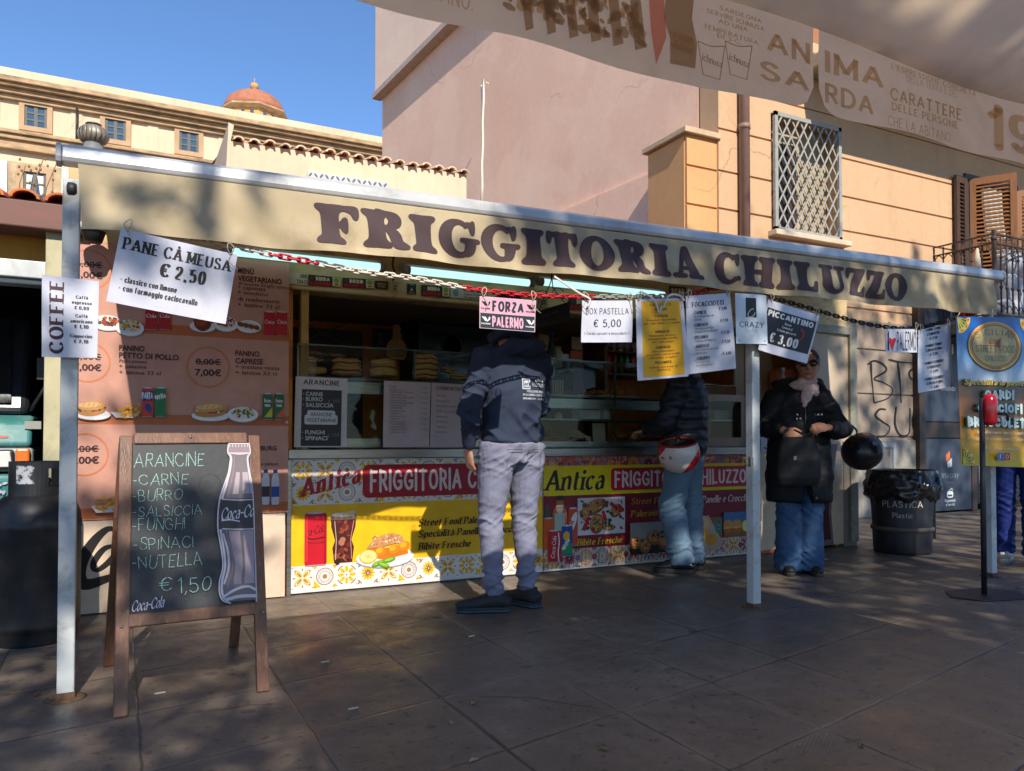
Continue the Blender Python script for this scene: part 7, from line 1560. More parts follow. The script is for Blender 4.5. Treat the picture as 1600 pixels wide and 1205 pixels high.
for sx in (-1, 1):
    c_ = (AX + sx * .36, 5.728, .888); b = MB(); b.box(c_[0] - .16, c_[0] + .13, 5.70, 5.733, .825, .95); hl = b.build('headlight', mat('headlight_bezel', (.03, .03, .032), .4), ap, bev=.018, bseg=3)
    b = MB(); b.prism([(c_[0] - .15, 5.692, .84), (c_[0] + .11, 5.692, .84), (c_[0] + .12, 5.692, .87), (c_[0] + .11, 5.692, .938), (c_[0] - .15, 5.692, .938)], (0, .012, 0)); b.build('lens', mat('lamp_lens', S(206, 206, 200), .35), hl, bev=.006)
    b = MB(); x = AX + sx * .545; b.box(x - .045, x + .03, 5.69, 5.735, .79, .955); b.build('indicator', mat('amber_lens', S(224, 108, 24), .2), ap, bev=.012)
    b = MB(); b.box(AX + sx * .56 - .02, AX + sx * .56 + .07, 5.76, 5.8, 1.08, 1.13); b.build('hinge', mat('chipped_hinge', S(150, 150, 140), .5), ap)
    b = MB(); b.tube([(AX + sx * .56, 5.9, 1.2), (AX + sx * .68, 5.8, 1.42)], .012); b.box(AX + sx * .68 - .08, AX + sx * .68 + .08, 5.79, 5.81, 1.4, 1.54); b.build('mirror', M_IRON, ap)
def wheel(c_):
    b = MB(); b.lathe([(.13, -.05), (.2, -.055), (.22, -.03), (.22, .03), (.2, .055), (.13, .05)], c_, 24, axis=(1, 0, 0)); wl = b.build('wheel', mat('tyre_rubber', (.02, .02, .02), .8), ap, c_); b = MB(); b.lathe([(.02, -.04), (.125, -.04), (.125, .04), (.02, .04)], c_, 18, axis=(1, 0, 0)); b.build('rim', M_STEEL, wl)
wheel((AX, 5.95, .22)); wheel((AX - .5, 6.75, .22)); wheel((AX + .5, 6.75, .22))
sh = Sheet((AX + .25, 5.731, 1.0), (AX + .46, 5.731, 1.0), (AX + .46, 5.748, 1.04), (AX + .25, 5.748, 1.04), 21, 4, None, 0)
sh.poly([(0, 2.2), (20, 2.2), (20.6, 3.6), (0, 3.6)], ink(190, 60, 50)); sh.text('APE 50', 9, 2.4, 1, WHT, 'sansb', width=14); sh.text('SICILIA', 8, .4, 1.4, ink(70, 180, 120), 'bold', width=16); sh.build('decal', ap)
sh = Sheet((AX + .28, 5.716, .66), (AX + .5, 5.716, .66), (AX + .5, 5.712, .76), (AX + .28, 5.712, .76), 22, 10, None, 0)
for k in range(14): sh.ell(4 + rnd.random() * 14, 2 + rnd.random() * 6, 1.6, .8, ink(190, 190, 206), rnd.random() * 180, 7)
sh.build('sticker', ap)
# bin
bc_ = Vector((6.34, 4.62, 0)); bi = empty('plastic_bin', bc_); tag(bi, 'round black bin with bag over its rim and PLASTICA lettering', 'bin')
M_BIN = mat('black_bin_plastic', (.02, .022, .028), .4, var=.3, bump=.05, dirt=(S(84, 74, 60), .3, 8))
b = MB(); b.lathe([(.235, .0), (.24, .02), (.25, .25), (.26, .52), (.262, .55), (.25, .55), (.2, .5)], bc_, 40); b.build('body', M_BIN, bi)
b = MB(); b.lathe([(.252, .2), (.262, .205), (.262, .235), (.255, .24)], bc_, 40); 
for an in (-50,): a = R(an); c_ = bc_ + Vector((.256 * math.cos(a), .256 * math.sin(a), .33)); b.obox(c_, Vector((-math.sin(a), math.cos(a), 0)) * .022, Vector((math.cos(a), math.sin(a), 0)) * .012, Vector((0, 0, .2)))
b.build('band', mat('grey_brown_strip', S(92, 82, 70), .5), bi)
def bagf(u, v):
    a = 2 * math.pi * u; z = .47 + .27 * v; r_ = .285 + .03 * math.sin(v * 3.2) - (.03 if v < .1 else 0)
    nz1 = mnoise.noise(Vector((math.cos(a) * 3.5, math.sin(a) * 3.5, v * 3.5))) + .6 * mnoise.noise(Vector((math.cos(a) * 9, math.sin(a) * 9, v * 5 + 4)))
    r_ += .035 * nz1 * (1 if v < .9 else .4); z += (.025 * mnoise.noise(Vector((math.cos(a) * 4, math.sin(a) * 4, 8))) * (1 - v) * 2)
    return bc_ + Vector((r_ * math.cos(a), r_ * math.sin(a), z))
b = MB(); b.grid(bagf, 90, 14); b.grid(lambda u, v: bagf(u, 1.0) * (1 - v * .12) + Vector((bc_.x, bc_.y, 0)) * (v * .12) + Vector((0, 0, (.005 - .25 * v) * 1 + .0)), 90, 3)
b.build('bin_bag', mat('black_bin_bag', (.012, .012, .013), .26, var=.2, bump=.5, bscale=18, spec=.7), bi)
cdir = (CAM - bc_); cdir.z = 0; cdir.normalize(); tx_ = Vector((-cdir.y, cdir.x, 0)); pc = bc_ + cdir * .2545; hw = .2
shb = Sheet(pc - tx_ * hw + Vector((0, 0, .26)), pc + tx_ * hw + Vector((0, 0, .26)), pc + tx_ * hw + Vector((0, 0, .52)) + cdir * .006, pc - tx_ * hw + Vector((0, 0, .52)) + cdir * .006, 40, 26, None, .0, lambda a, c: math.sqrt(max(.2545 ** 2 - ((a - .5) * .4) ** 2, .0001)) - .2545 + .003)
shb.text('PLASTICA', 20.5, 15.6, 6, ink(200, 198, 190), 'sans', width=32); shb.text('Plastic', 20.5, 6.6, 4.6, ink(200, 198, 190), 'sans', width=16)
shb.build('lettering', bi)
# dispenser stand
sp = gd(1538, 931); st_ = empty('dispenser_stand', sp); tag(st_, 'black pole stand with flat base plate and red hand gel dispenser', 'dispenser stand')
b = MB(); b.prism([(sp.x - .2, sp.y - .12, .002), (sp.x + .12, sp.y - .2, .002), (sp.x + .32, sp.y - .04, .002), (sp.x + .24, sp.y + .14, .002), (sp.x - .1, sp.y + .2, .002), (sp.x - .26, sp.y + .06, .002)], (0, 0, .007)); b.build('base_plate', M_IRON, st_, bev=.002)
b = MB(); b.cyl(sp + Vector((0, 0, .009)), sp + Vector((0, 0, 1.28)), .017); b.build('pole', M_IRON, st_)
hp = sp + Vector((.035, -.03, 1.21)); b = MB()
b.loft([hp + Vector((0, 0, z)) for z in (-.105, -.1, -.08, 0, .05, .08, .095, .1)], [(.028, .02), (.04, .034), (.046, .042), (.05, .046), (.05, .044), (.042, .038), (.026, .024), (.01, .01)], 20, hint=(1, 0, 0)); b.build('dispenser', mat('glossy_red_plastic', S(186, 16, 34), .2, spec=.6), st_)
b = MB(); b.tube([hp + Vector((.02, -.04, -.03)), hp + Vector((.05, -.07, -.03)), hp + Vector((.075, -.07, -.045)), hp + Vector((.07, -.07, -.075))], .009, 8); b.build('nozzle', M_IRON, st_)
b = MB(); b.prism([hp + Vector((.022, -.06, -.05)), hp + Vector((.066, -.06, -.046)), hp + Vector((.05, -.06, -.11))], (0, .006, 0)); b.build('label', WHT, st_)
# litter
def leaf(px, py, a, c_, nm, lb, s_=.022):
    p = gd(px, py, .004); b = MB(); d = Vector((math.cos(a), math.sin(a), 0)); e = Vector((-d.y, d.x, 0))
    b.add([p - d * s_, p - d * .2 * s_ + e * s_ * .4 + Vector((0, 0, .006)), p + d * s_, p - d * .2 * s_ - e * s_ * .4 + Vector((0, 0, .005))], [(0, 1, 2, 3)]); tag(b.build(nm, mat(nm + lb[:6], c_, .7), None, p, solid=.0015), lb, nm.replace('_', ' '))
for k, a in enumerate(((740, 1099, .6, S(130, 120, 60), 'leaf', 'olive yellow leaf on the paving, in front of the hooded customer'), (943, 1171, 2, S(120, 112, 70), 'leaf', 'small olive leaf on the paving near the bottom middle'), (58, 1086, 1, S(120, 70, 56), 'leaf', 'reddish dry leaf on the paving left of the leftmost post'), (532, 922, .3, S(170, 164, 152), 'paper_scrap', 'white paper scrap in the sunlit strip by the counter'), (705, 1129, 1.2, S(140, 134, 126), 'paper_scrap', 'pale crumpled scrap on the paving near the bottom centre'), (741, 1188, .2, S(146, 140, 132), 'paper_scrap', 'pale scrap lowest down near the bottom edge'), (1346, 1165, .5, S(90, 76, 60), 'leaf', 'brown curled leaf on the paving at the lower right'), (1452, 984, .5, S(120, 70, 50), 'leaf', 'rust coloured leaf left of the dispenser base plate'), (1462, 882, .5, S(60, 48, 40), 'leaf', 'dark leaf on the paving right of the bin'))): leaf(*a)
for px, py, an, lb in ((508, 1034, .2, 'cigarette butt on the stained slab in front of the counter'), (552, 1107, .15, 'cigarette butt on a paving joint near the chalkboard'), (737, 994, .3, 'cigarette butt near the left shoe of the hooded customer'), (250, 1083, .1, 'cigarette butt between the front legs of the chalkboard')):
    p = gd(px, py, .006); d = Vector((math.cos(an), math.sin(an), 0)) * .02; b = MB(); b.cyl(p - d, p + d, .004, 8); tag(b.build('cigarette_butt', mat('butt_paper', S(190, 180, 160), .8), None, p), lb, 'cigarette butt')
# foreground parasol over the camera
um = empty('market_umbrella', (1.78, .12, 0)); tag(um, 'big beige beer garden umbrella with printed valance hanging over the upper right', 'umbrella')
ux0, ux1, uy0, uy1, uzb, uzt = .2, 3.36, -1.54, 1.62, 2.0, 2.245
M_UMB = cloth('umbrella_fabric', S(244, 230, 210), .85, .8, .08, 900, 1.6, .25, fold=5, stain=(S(160, 136, 110), .35, 1.4))
b = MB(); cpk = Vector((1.78, .04, 2.86)); cs = [Vector((ux0, uy0, uzt)), Vector((ux1, uy0, uzt)), Vector((ux1, uy1, uzt)), Vector((ux0, uy1, uzt))]
for k in range(4):
    a, c_ = cs[k], cs[(k + 1) % 4]
    b.grid(lambda u, v, a=a, c_=c_: a.lerp(c_, u).lerp(cpk, v * .97) - Vector((0, 0, .05 * math.sin(math.pi * v) * 1 + .03 * math.sin(math.pi * u * 2) ** 2 * (1 - v))), 16, 8)
b.build('canopy', M_UMB, um, solid=.002)
b = MB(); b.cyl((1.78, .04, .12), (1.78, .04, 2.9), .03); b.build('pole', M_IRON, um); b = MB(); b.box(1.48, 2.08, -.26, .34, 0, .12); b.build('base', mat('concrete', S(130, 126, 120), .9), um)
b = MB()
for k in range(4):
    a, c_ = cs[k], cs[(k + 1) % 4]
    b.bar(Vector((1.78, .04, 2.82)), a - Vector((0, 0, .045)), .02, .025)
b.build('rib', M_IRON, um)
def flap(x0, x1, slit0, slit1):
    def f(u, v):
        x = x0 + (x1 - x0) * u; d0 = (x - x0) / .09 if slit0 else 9; d1 = (x1 - x) / .09 if slit1 else 9; d = min(d0, d1, 1)
        zb = uzb - (.036 * min(1, max(0, (SLX - x) / .45)) if x1 < 2 else 0) + (.07 * (1 - math.sqrt(max(0, 1 - (1 - d) ** 2))) if d < 1 else 0) + .006 * math.sin(x * 9)
        inset = 0
        return Vector((x, uy1 + .004 * math.sin(x * 13 + v * 3) * (1 - v) + .006 * (1 - v) * math.sin(x * 4), zb + (uzt + .01 - zb) * v))
    return f
SLX = at(1276, 100, uy1).x
t0_ = NT('valance_dye')
def lettered(x0, x1, s0, s1):
    sh = Sheet((x0, uy1 - .012, uzb), (x1, uy1 - .012, uzb), (x1, uy1 - .012, uzt), (x0, uy1 - .012, uzt), (x1 - x0) * 100, (uzt - uzb) * 100, None, 0)
    kb = sh.mi(M_UMB); sh.m.grid(flap(x0, x1, s0, s1), 60, 8, kb)
    def q(px, py): p = at(px, py, uy1 - .012); return (p.x - x0) * 100, (p.z - uzb) * 100
    sh.q = q; return sh
UI = cloth('faded_brown_dye', S(214, 192, 166), .85, .72); UP = cloth('faded_red_dye', S(226, 160, 150), .85, .72); UD = cloth('faded_grey_dye', S(186, 164, 142), .85, .72)
sh = lettered(ux0, SLX - .012, False, True); q = sh.q
def ut(txt, px, py, ph, pw, f='sansb', m=UI, rot=0):
    u, v = q(px, py); h_ = q(px, py - ph)[1] - v; sh.text(txt, u, v, h_, m, f, 'l', width=q(px + pw, py)[0] - u, rot=rot)
ut('SARDEGNA', 1124, 15, 7, 66); ut('SERVIRE ICHNUSA', 1104, 20, 7.5, 90); ut('AD UNA', 1122, 36, 7, 46); ut('TEMPERATURA', 1098, 44, 7.5, 86); ut('DI 3*C.', 1120, 59, 7, 38)
ut('AN', 1197, 80, 33, 68); ut('SA', 1186, 123, 30, 78); sh.text('CHE LA ABITANO.', *q(738, 19), 4.6, UI, 'sans', 'r', width=30)
b_ = [(1040, -10), (1036, 30), (1046, 62), (1046, 100), (1085, 108), (1088, 70), (1080, 30), (1084, -10)]; sh.poly([q(*p) for p in b_], UD); sh.poly([q(1012, -10), q(1036, -10), q(1040, 60), q(1024, 102), q(1016, 50)], UP)
sh.rect(*q(1046, 76), *q(1082, 60), UI); sh.text('Ichnusa', *q(1064, 73), 2.2, M_UMB, 'italic', width=(q(1080, 70)[0] - q(1048, 70)[0]))
rr = random.Random(3)
for k in range(170):
    px = rr.uniform(770, 1006); py = rr.uniform(-20, 70) + (px - 770) * .12; u, v = q(px, py)
    if v < 2.4: continue
    sh.ell(u, v, rr.uniform(.5, 1.7), rr.uniform(.6, 2.2), UD if k % 3 else UI, rr.uniform(0, 180), 6, up=False); sh.lv += 2e-5
for k in range(6): px = 810 + k * 34; sh.poly([q(px, -20), q(px + 16, -20), q(px + 22 + k, 46 + k * 6), q(px + 10, 50 + k * 6)], UD)
for px in (1088, 1130):
    sh.line([q(px, 66), q(px + 8, 118), q(px + 34, 126), q(px + 42, 74)], .35, UD); sh.line([q(px, 66), q(px + 20, 74), q(px + 42, 74)], .3, UD, True)
    sh.text('ichnusa', *q(px + 22, 102), 2, UD, 'italic', width=q(px + 36, 90)[0] - q(px + 4, 90)[0], rot=-6)
sh.build('valance_flap', um)
sh = lettered(SLX + .012, ux1, True, False); q = sh.q
ut('IMA', 1289, 112, 34, 92); ut('RDA', 1289, 160, 31, 76); ut('È SINONIMO DI SARDEGNA', 1412, 92, 13, 110, 'sans'); sh.line([q(1404, 88), q(1524, 120)], .25, UI); ut("L'ESPRESSIONE CONCRETA", 1392, 108, 9, 132); ut('DELLA TERRA E DEL', 1416, 128, 11, 80, 'sans'); ut('CARATTERE', 1390, 156, 20, 112); ut('DELLE PERSONE', 1392, 172, 12, 104); ut('CHE LA ABITANO.', 1386, 196, 16, 100, 'sans'); ut('ICHNUSA', 1414, 62, 12, 140, 'thin'); ut('DI SARDEGNA', 1542, 130, 22, 150, 'sans'); ut('1912', 1540, 226, 62, 150, 'brush', cloth('pale_dye', S(226, 206, 182), .85, .75))
sh.build('valance_flap', um)
b = MB()
for a, c_ in ((cs[0], cs[1]), (cs[1], cs[2]), (cs[3], cs[0])): b.grid(lambda u, v, a=a, c_=c_: a.lerp(c_, u) - Vector((0, 0, (uzt - uzb) * (1 - v))), 10, 2)
b.build('valance_side', M_UMB, um)
# trees behind the camera (they throw the dappled shade)
KX = SUN_DIR.x
def inshade(a, c):
    n1 = mnoise.noise(Vector((a * 1.9, c * 1.9, 3.1))); n2_ = mnoise.noise(Vector((a * 4.5, c * 2.6, 9.7)))
    if c < -1.5 or c > 9.6: return 0
    if c < 3.3 and .05 + KX * (3.5 - c) * 1.3 - .2 < a < 2.9: return 0                   # the parasol stands in the sun there
    a0 = 1.0 if c > 4.58 else 1.72
    if a > a0:
        e = min(1, (a - a0) / .25 + .2)
        if c > 8.2: return .9 if n2_ > .05 + (c - 8.2) * .5 and mnoise.noise(Vector((a * 1.3, 0, 5))) > -.1 else 0
        if a > 2.5: return 0 if mnoise.noise(Vector((a * 5.5, c * 4.2, 6.6))) + .35 * n1 > (.27 if c > 3.6 else .47) else 1
        hole = n2_ + .5 * n1 > .62
        return 0 if hole else e
    if c < 3.45:
        return 0 if (n2_ + .5 * n1 > .47) else 1
    if -.86 < a < -.62 and 4.8 < c < 6.5: return 1
    if a < .02 and 4.2 < c < 5.2: return 1 if mnoise.noise(Vector((a * 7, c * 6, 2.2))) + .4 * n2_ > .02 else 0
    if -1.35 < a < -.8 and 3.4 < c < 4.6: return 1
    if a < -2.4 and c < 6.0: return 1
    if a > .75 and c > 4.55 and c < 8: return 1 if mnoise.noise(Vector((a * 6, c * 5, 1.2))) > .1 else 0
    return 0
def leaf_tree(base, xr_, yr_, n, lb, seed, h_):
    rr = random.Random(seed); o = empty('tree', base); tag(o, lb, 'tree', 'shade trees behind the viewer'); base = Vector(base)
    b = MB(); pts = [base, base + Vector((.1, .05, 1.4)), base + Vector((-.05, .1, 3.0))]; b.loft(pts, [.34, .26, .22], 12)
    for k in range(7):
        e = Vector((rr.uniform(*xr_) * .8 + base.x * .2, rr.uniform(*yr_), h_ * rr.uniform(.6, .95))); m = (pts[2] + e) / 2 + Vector((rr.uniform(-.4, .4), rr.uniform(-.4, .4), .4)); b.loft([pts[2] - Vector((0, 0, .2)), m, e], [.15, .08, .02], 7)
    b.build('trunk', mat('bark', S(120, 100, 80), .9, var=.3, bump=.6, bscale=16, world=True), o)
    b = MB(); k = 0; tries = 0
    while k < n and tries < n * 30:
        tries += 1; y = rr.uniform(*yr_); a = rr.uniform(*xr_); c = rr.uniform(-1.4, 9.6); z = c - .78 * y; x = a + KX * y
        if z < 2.6 or rr.random() > inshade(a, c): continue
        k += 1; p = Vector((x, y, z)); s_ = rr.uniform(.07, .13); d = Vector((rr.uniform(-1, 1), rr.uniform(-1, 1), rr.uniform(-1, .4))).normalized(); e = d.cross(Vector((rr.uniform(-1, 1), rr.uniform(-1, 1), rr.uniform(-1, 1)))).normalized()
        b.add([p - d * s_, p + e * s_ * .45, p + d * s_, p - e * s_ * .45], [(0, 1, 2, 3)], k % 2)
    b.build('crown', [mat('leaf_green', S(70, 96, 44), .6), mat('leaf_dark', S(48, 76, 36), .6)], o)
leaf_tree((-2.2, -5.2, 0), (-5.5, 1.4), (-6.6, -3.4), 9000, 'leafy shade tree behind the viewer on the left', 1, 8)
leaf_tree((3.6, -5.4, 0), (1.1, 5.2), (-6.6, -3.4), 10500, 'leafy shade tree behind the viewer in the middle', 2, 9)
leaf_tree((8.2, -5.6, 0), (4.8, 11.5), (-6.8, -3.4), 9500, 'leafy shade tree behind the viewer on the right', 3, 9)
# ================================================================== PEOPLE
from mathutils.bvhtree import BVHTree
def finish(mb, name, mats, parent, voxel=.012, smooth=3, disp=None, pick=None, factor=.5):
    """fuse the overlapping lofts into one continuous skin"""
    if not isinstance(mats, (list, tuple)): mats = [mats]
    me = bpy.data.meshes.new('tmp'); me.from_pydata([tuple(v) for v in mb.v], [], mb.f); me.update()
    o = bpy.data.objects.new('tmp', me); COL.objects.link(o)
    r = o.modifiers.new('r', 'REMESH'); r.mode = 'VOXEL'; r.voxel_size = voxel
    if smooth: s = o.modifiers.new('s', 'SMOOTH'); s.iterations = smooth; s.factor = factor
    dg = bpy.context.evaluated_depsgraph_get(); dg.update()
    nm = bpy.data.meshes.new_from_object(o.evaluated_get(dg)); nm.name = name
    bpy.data.objects.remove(o); bpy.data.meshes.remove(me)
    if disp:
        nor = [v.normal.copy() for v in nm.vertices]
        for v, n_ in zip(nm.vertices, nor): v.co = v.co + n_ * disp(v.co)
    nm.materials.clear()
    for m in mats: nm.materials.append(m)
    for p in nm.polygons:
        p.use_smooth = True
        p.material_index = pick(p.center) if pick else 0
    ob = bpy.data.objects.new(name, nm); COL.objects.link(ob); ob.parent = parent; return ob
def ridge(p, sx, sy, sz, seed):
    return 1 - 2 * abs(mnoise.noise(Vector((p.x * sx + seed, p.y * sy, p.z * sz + seed * 3))))
def V(*a): return Vector(a)
def limb(mb, pts, rads, seg=14, hint=(1, 0, 0)):
    mb.loft(pts, rads, seg, 0, hint, rnd_caps=True)
def hand(mb, wr, d, up, th, L=.18, curl=(20, 28, 22), spread=.0):
    """palm, four bent fingers and a thumb; d = along the hand, up = back of the hand, th = thumb side"""
    wr, d = Vector(wr), Vector(d).normalized(); up = Vector(up); up = (up - d * up.dot(d)).normalized(); th = Vector(th); th = (th - d * th.dot(d) - up * th.dot(up)).normalized()
    k = L / .18
    mb.loft([wr - d * .03 * k, wr + d * .01 * k, wr + d * .05 * k, wr + d * .088 * k, wr + d * .1 * k], [(.026 * k, .019 * k), (.029 * k, .017 * k), (.039 * k, .015 * k), (.041 * k, .0125 * k), (.036 * k, .009 * k)], 14, 0, th)
    for i, (off, ln) in enumerate(((.031, .072), (.011, .082), (-.010, .077), (-.029, .06))):
        p = wr + (d * .088 + th * off) * k; dd = (d + th * off * spread * 12).normalized(); pts = [p - d * .012 * k, p]; a = 0
        for s, c in zip((.46, .31, .23), curl):
            a += c + i * 2; q = (dd * math.cos(R(a)) - up * math.sin(R(a))); p = p + q * ln * s * k; pts.append(p)
        mb.loft(pts, [r * k for r in (.0085, .0092, .0085, .0078, .006)], 9, 0, th, rnd_caps=True)
    p = wr + (d * .022 + th * .03) * k; q1 = (d * .62 + th * .7 - up * .35).normalized(); q2 = (d * .9 + th * .2 - up * .45).normalized()
    mb.loft([p - th * .016 * k, p, p + q1 * .036 * k, p + (q1 * .036 + q2 * .03) * k, p + (q1 * .036 + q2 * .052) * k], [r * k for r in (.014, .0135, .011, .0095, .007)], 9, 0, d, rnd_caps=True)
def head(mb, c, turn=0.0, s=1.0):
    """c: centre of the skull; face looks along local +Y turned by turn"""
    c = Vector(c); M = Matrix.Rotation(turn, 3, 'Z')
    def T(x, y, z): return c + M @ (Vector((x, y, z)) * s)
    prof = [(-.118, .026, .028, .052), (-.108, .042, .046, .042), (-.085, .056, .066, .028), (-.05, .066, .084, .014), (-.01, .073, .095, .004), (.03, .076, .1, -.002), (.07, .07, .093, -.006), (.1, .053, .07, -.008), (.117, .03, .04, -.008), (.122, .01, .014, -.008)]
    vs = []; fs = []; seg = 24
    for z, rx, ry, cy in prof:
        for j in range(seg): a = 2 * math.pi * j / seg; vs.append(T(rx * math.cos(a), cy + ry * math.sin(a), z))
    n = len(prof)
    for i in range(n - 1):
        for j in range(seg): j2 = (j + 1) % seg; fs.append((i * seg + j, i * seg + j2, (i + 1) * seg + j2, (i + 1) * seg + j))
    fs += [tuple(range(seg))[::-1], tuple((n - 1) * seg + j for j in range(seg))]
    mb.add(vs, fs)
    mb.loft([T(0, .09, .022), T(0, .101, 0), T(0, .116, -.022), T(0, .112, -.034), T(0, .095, -.04)], [x * s for x in (.006, .0085, .0135, .0145, .009)], 10, 0, M @ V(1, 0, 0), rnd_caps=True)
    for sx in (-1, 1):
        mb.ball(T(sx * .012, .102, -.03), .0085 * s); mb.ball(T(sx * .034, .076, -.022), .022 * s, .02 * s, .018 * s)
        mb.loft([T(sx * .012, .094, .026), T(sx * .034, .09, .03), T(sx * .056, .072, .024)], [.007 * s] * 3, 8, 0, (0, 0, 1), rnd_caps=True)
        mb.loft([T(sx * .073, -.004, -.03), T(sx * .08, -.012, 0), T(sx * .078, -.008, .024)], [(.008 * s, .014 * s), (.008 * s, .02 * s), (.007 * s, .015 * s)], 10, 0, M @ V(1, 0, 0), rnd_caps=True)
    mb.loft([T(-.022, .092, -.063), T(0, .1, -.06), T(.022, .092, -.063)], [.0055 * s, .007 * s, .0055 * s], 8, 0, (0, 0, 1), rnd_caps=True); mb.loft([T(-.018, .092, -.074), T(0, .099, -.074), T(.018, .092, -.074)], [.005 * s, .007 * s, .005 * s], 8, 0, (0, 0, 1), rnd_caps=True)
    mb.ball(T(0, .082, -.104), .02 * s, .016 * s, .014 * s)
    return T
M_SKIN = mat('skin', S(196, 146, 120), .5, var=.1, scale=14, bump=.08, bscale=200)
M_SKIN2 = mat('tanned_skin', S(186, 132, 106), .5, var=.12, scale=14, bump=.1, bscale=160)
def shoe(par, ank, dv, upm, solem, L=.3, wd=.052, sole=.032, laces=None, name='shoe', boot=False):
    ank = Vector(ank); d = Vector(dv); d.z = 0; d.normalize(); x = V(d.y, -d.x, 0); heel = V(ank.x, ank.y, 0) - d * .085
    def Q(a, s_, z): return heel + d * a * L + x * s_ + V(0, 0, z)
    mb = MB(); prof = [(-.02, .55, .03, .05), (.0, .74, .034, .062), (.08, .84, .042, .075), (.24, .86, .05, .088), (.38, .86, .047, .08), (.52, .94, .038, .062), (.68, 1.0, .03, .05), (.84, .94, .025, .04), (.96, .66, .02, .03), (1.0, .35, .016, .022)]
    mb.loft([Q(a, 0, sole * .6 + h_) for a, w_, h_, _ in prof], [(wd * w_, max(h_, .016)) for a, w_, h_, _ in prof], 18, 0, x)
    mb.loft([Q(.2, 0, .06), Q(.22, 0, .115 if not boot else .2)], [(.046, .056), (.042, .05)], 16, 0, x)
    mb.loft([Q(.3, 0, .075), Q(.36, 0, .125), Q(.3, 0, .15)], [(.03, .016), (.028, .012), (.022, .008)], 10, 0, x)
    so_ = finish(mb, name, upm, par, .0055, 2, lambda p: .0022 * ridge(p, 20, 20, 26, 4))
    mb = MB(); out = [(-.04, .0), (-.03, .55), (.08, .86), (.26, .88), (.45, .86), (.66, 1.06), (.86, .98), (.98, .66), (1.02, .0)]
    pl = [Q(a, wd * w_, .001) for a, w_ in out] + [Q(a, -wd * w_, .001) for a, w_ in reversed(out[1:-1])]
    mb.prism(pl, (0, 0, sole)); s2 = mb.build('sole', solem, so_, local=True, bev=.006)
    if laces:
        mb = MB(); ol = [Q(a, (wd * w_ + .001) * s3, .012) for s3 in (1,) for a, w_ in out] + [Q(a, -(wd * w_ + .001), .012) for a, w_ in reversed(out)]; mb.tube(ol, .0022, 5); mb.build('sole_piping', mat('blue_piping', S(44, 110, 140), .5), s2, local=True)
        mb = MB()
        for k in range(5): a = .42 + k * .06; z = .112 - k * .011; mb.tube([Q(a, -.024, z - .006), Q(a + .02, 0, z + .006), Q(a, .024, z - .006)], .0035, 5)
        mb.tube([Q(.42, .02, .1), Q(.5, .06, .08), Q(.52, .06, .05), Q(.46, .055, .07), Q(.42, .02, .1)], .003, 5)
        mb.build('laces', laces, so_, local=True)
    return so_
def project(sh, bvh, d, name, par, off=.003):
    d = Vector(d).normalized(); vs = []
    for v in sh.m.v:
        v = Vector(v); h_ = bvh.ray_cast(v - d * .5, d); vs.append((h_[0] - d * off) if h_[0] else v)
    sh.m.v = [tuple(v) for v in vs]; return sh.m.build(name, sh.mats, par, local=True)
def bvh_of(o): return BVHTree.FromPolygons([v.co.copy() for v in o.data.vertices], [tuple(p.vertices) for p in o.data.polygons])
def trousers(par, hips, knees, ankles, m, rt=.098, rk=.068, ra=.058, waist=1.04, amp=.008, ankle_amp=.013, seed=1, seat=.125, flare=0.0, low=.06):
    mb = MB(); hc = (Vector(hips[0]) + Vector(hips[1])) / 2
    mb.loft([V(hc.x, hc.y, waist), V(hc.x, hc.y - .005, waist - .07), V(hc.x, hc.y - .015, hc.z + .02), V(hc.x, hc.y - .01, hc.z - .075)], [(.162, .108), (.172, .118), (.182, seat), (.15, .1)], 24, 0, (1, 0, 0))
    for h, k, a in zip(hips, knees, ankles):
        h, k, a = Vector(h), Vector(k), Vector(a); m1 = h.lerp(k, .5); m2 = k.lerp(a, .35); m3 = k.lerp(a, .75)
        mb.loft([h + V(0, 0, .03), h.lerp(k, .2), m1, k, m2, m3, V(a.x, a.y, a.z + low)], [(rt, rt * 1.1), (rt * .99, rt * 1.05), (rt * .86, rt * .92), (rk, rk * 1.05), (rk * .98 + flare * .3, rk * 1.04 + flare * .3), (ra + flare * .7, ra * 1.06 + flare * .7), (ra + flare, ra * 1.08 + flare)], 18, 0, (1, 0, 0))
    kz = knees[0][2]; az = ankles[0][2] + low
    def disp(p):
        e = math.exp(-((p.z - az - .08) / .1) ** 2) * ankle_amp + math.exp(-((p.z - kz) / .12) ** 2) * amp + math.exp(-((p.z - hc.z + .06) / .1) ** 2) * amp * .9
        q1 = V(p.x, p.y, p.z + .55 * p.x + .3 * p.y); q2 = V(p.x, p.y, p.z - .6 * p.x + .25 * p.y)
        c1 = ridge(q1, 4, 4, 15, seed); c2 = ridge(q2, 5, 5, 21, seed + 5); sh_ = max(c1, 0) ** 2 + .8 * max(c2, 0) ** 2 - .45
        return e * 1.15 * sh_ + .0045 * (ridge(q1, 6, 6, 9, seed + 2)) * (.5 + abs(mnoise.noise(p * 4))) + .0016 * ridge(q2, 22, 22, 16, seed)
    return finish(mb, 'trousers', m, par, .0085, 1, disp)
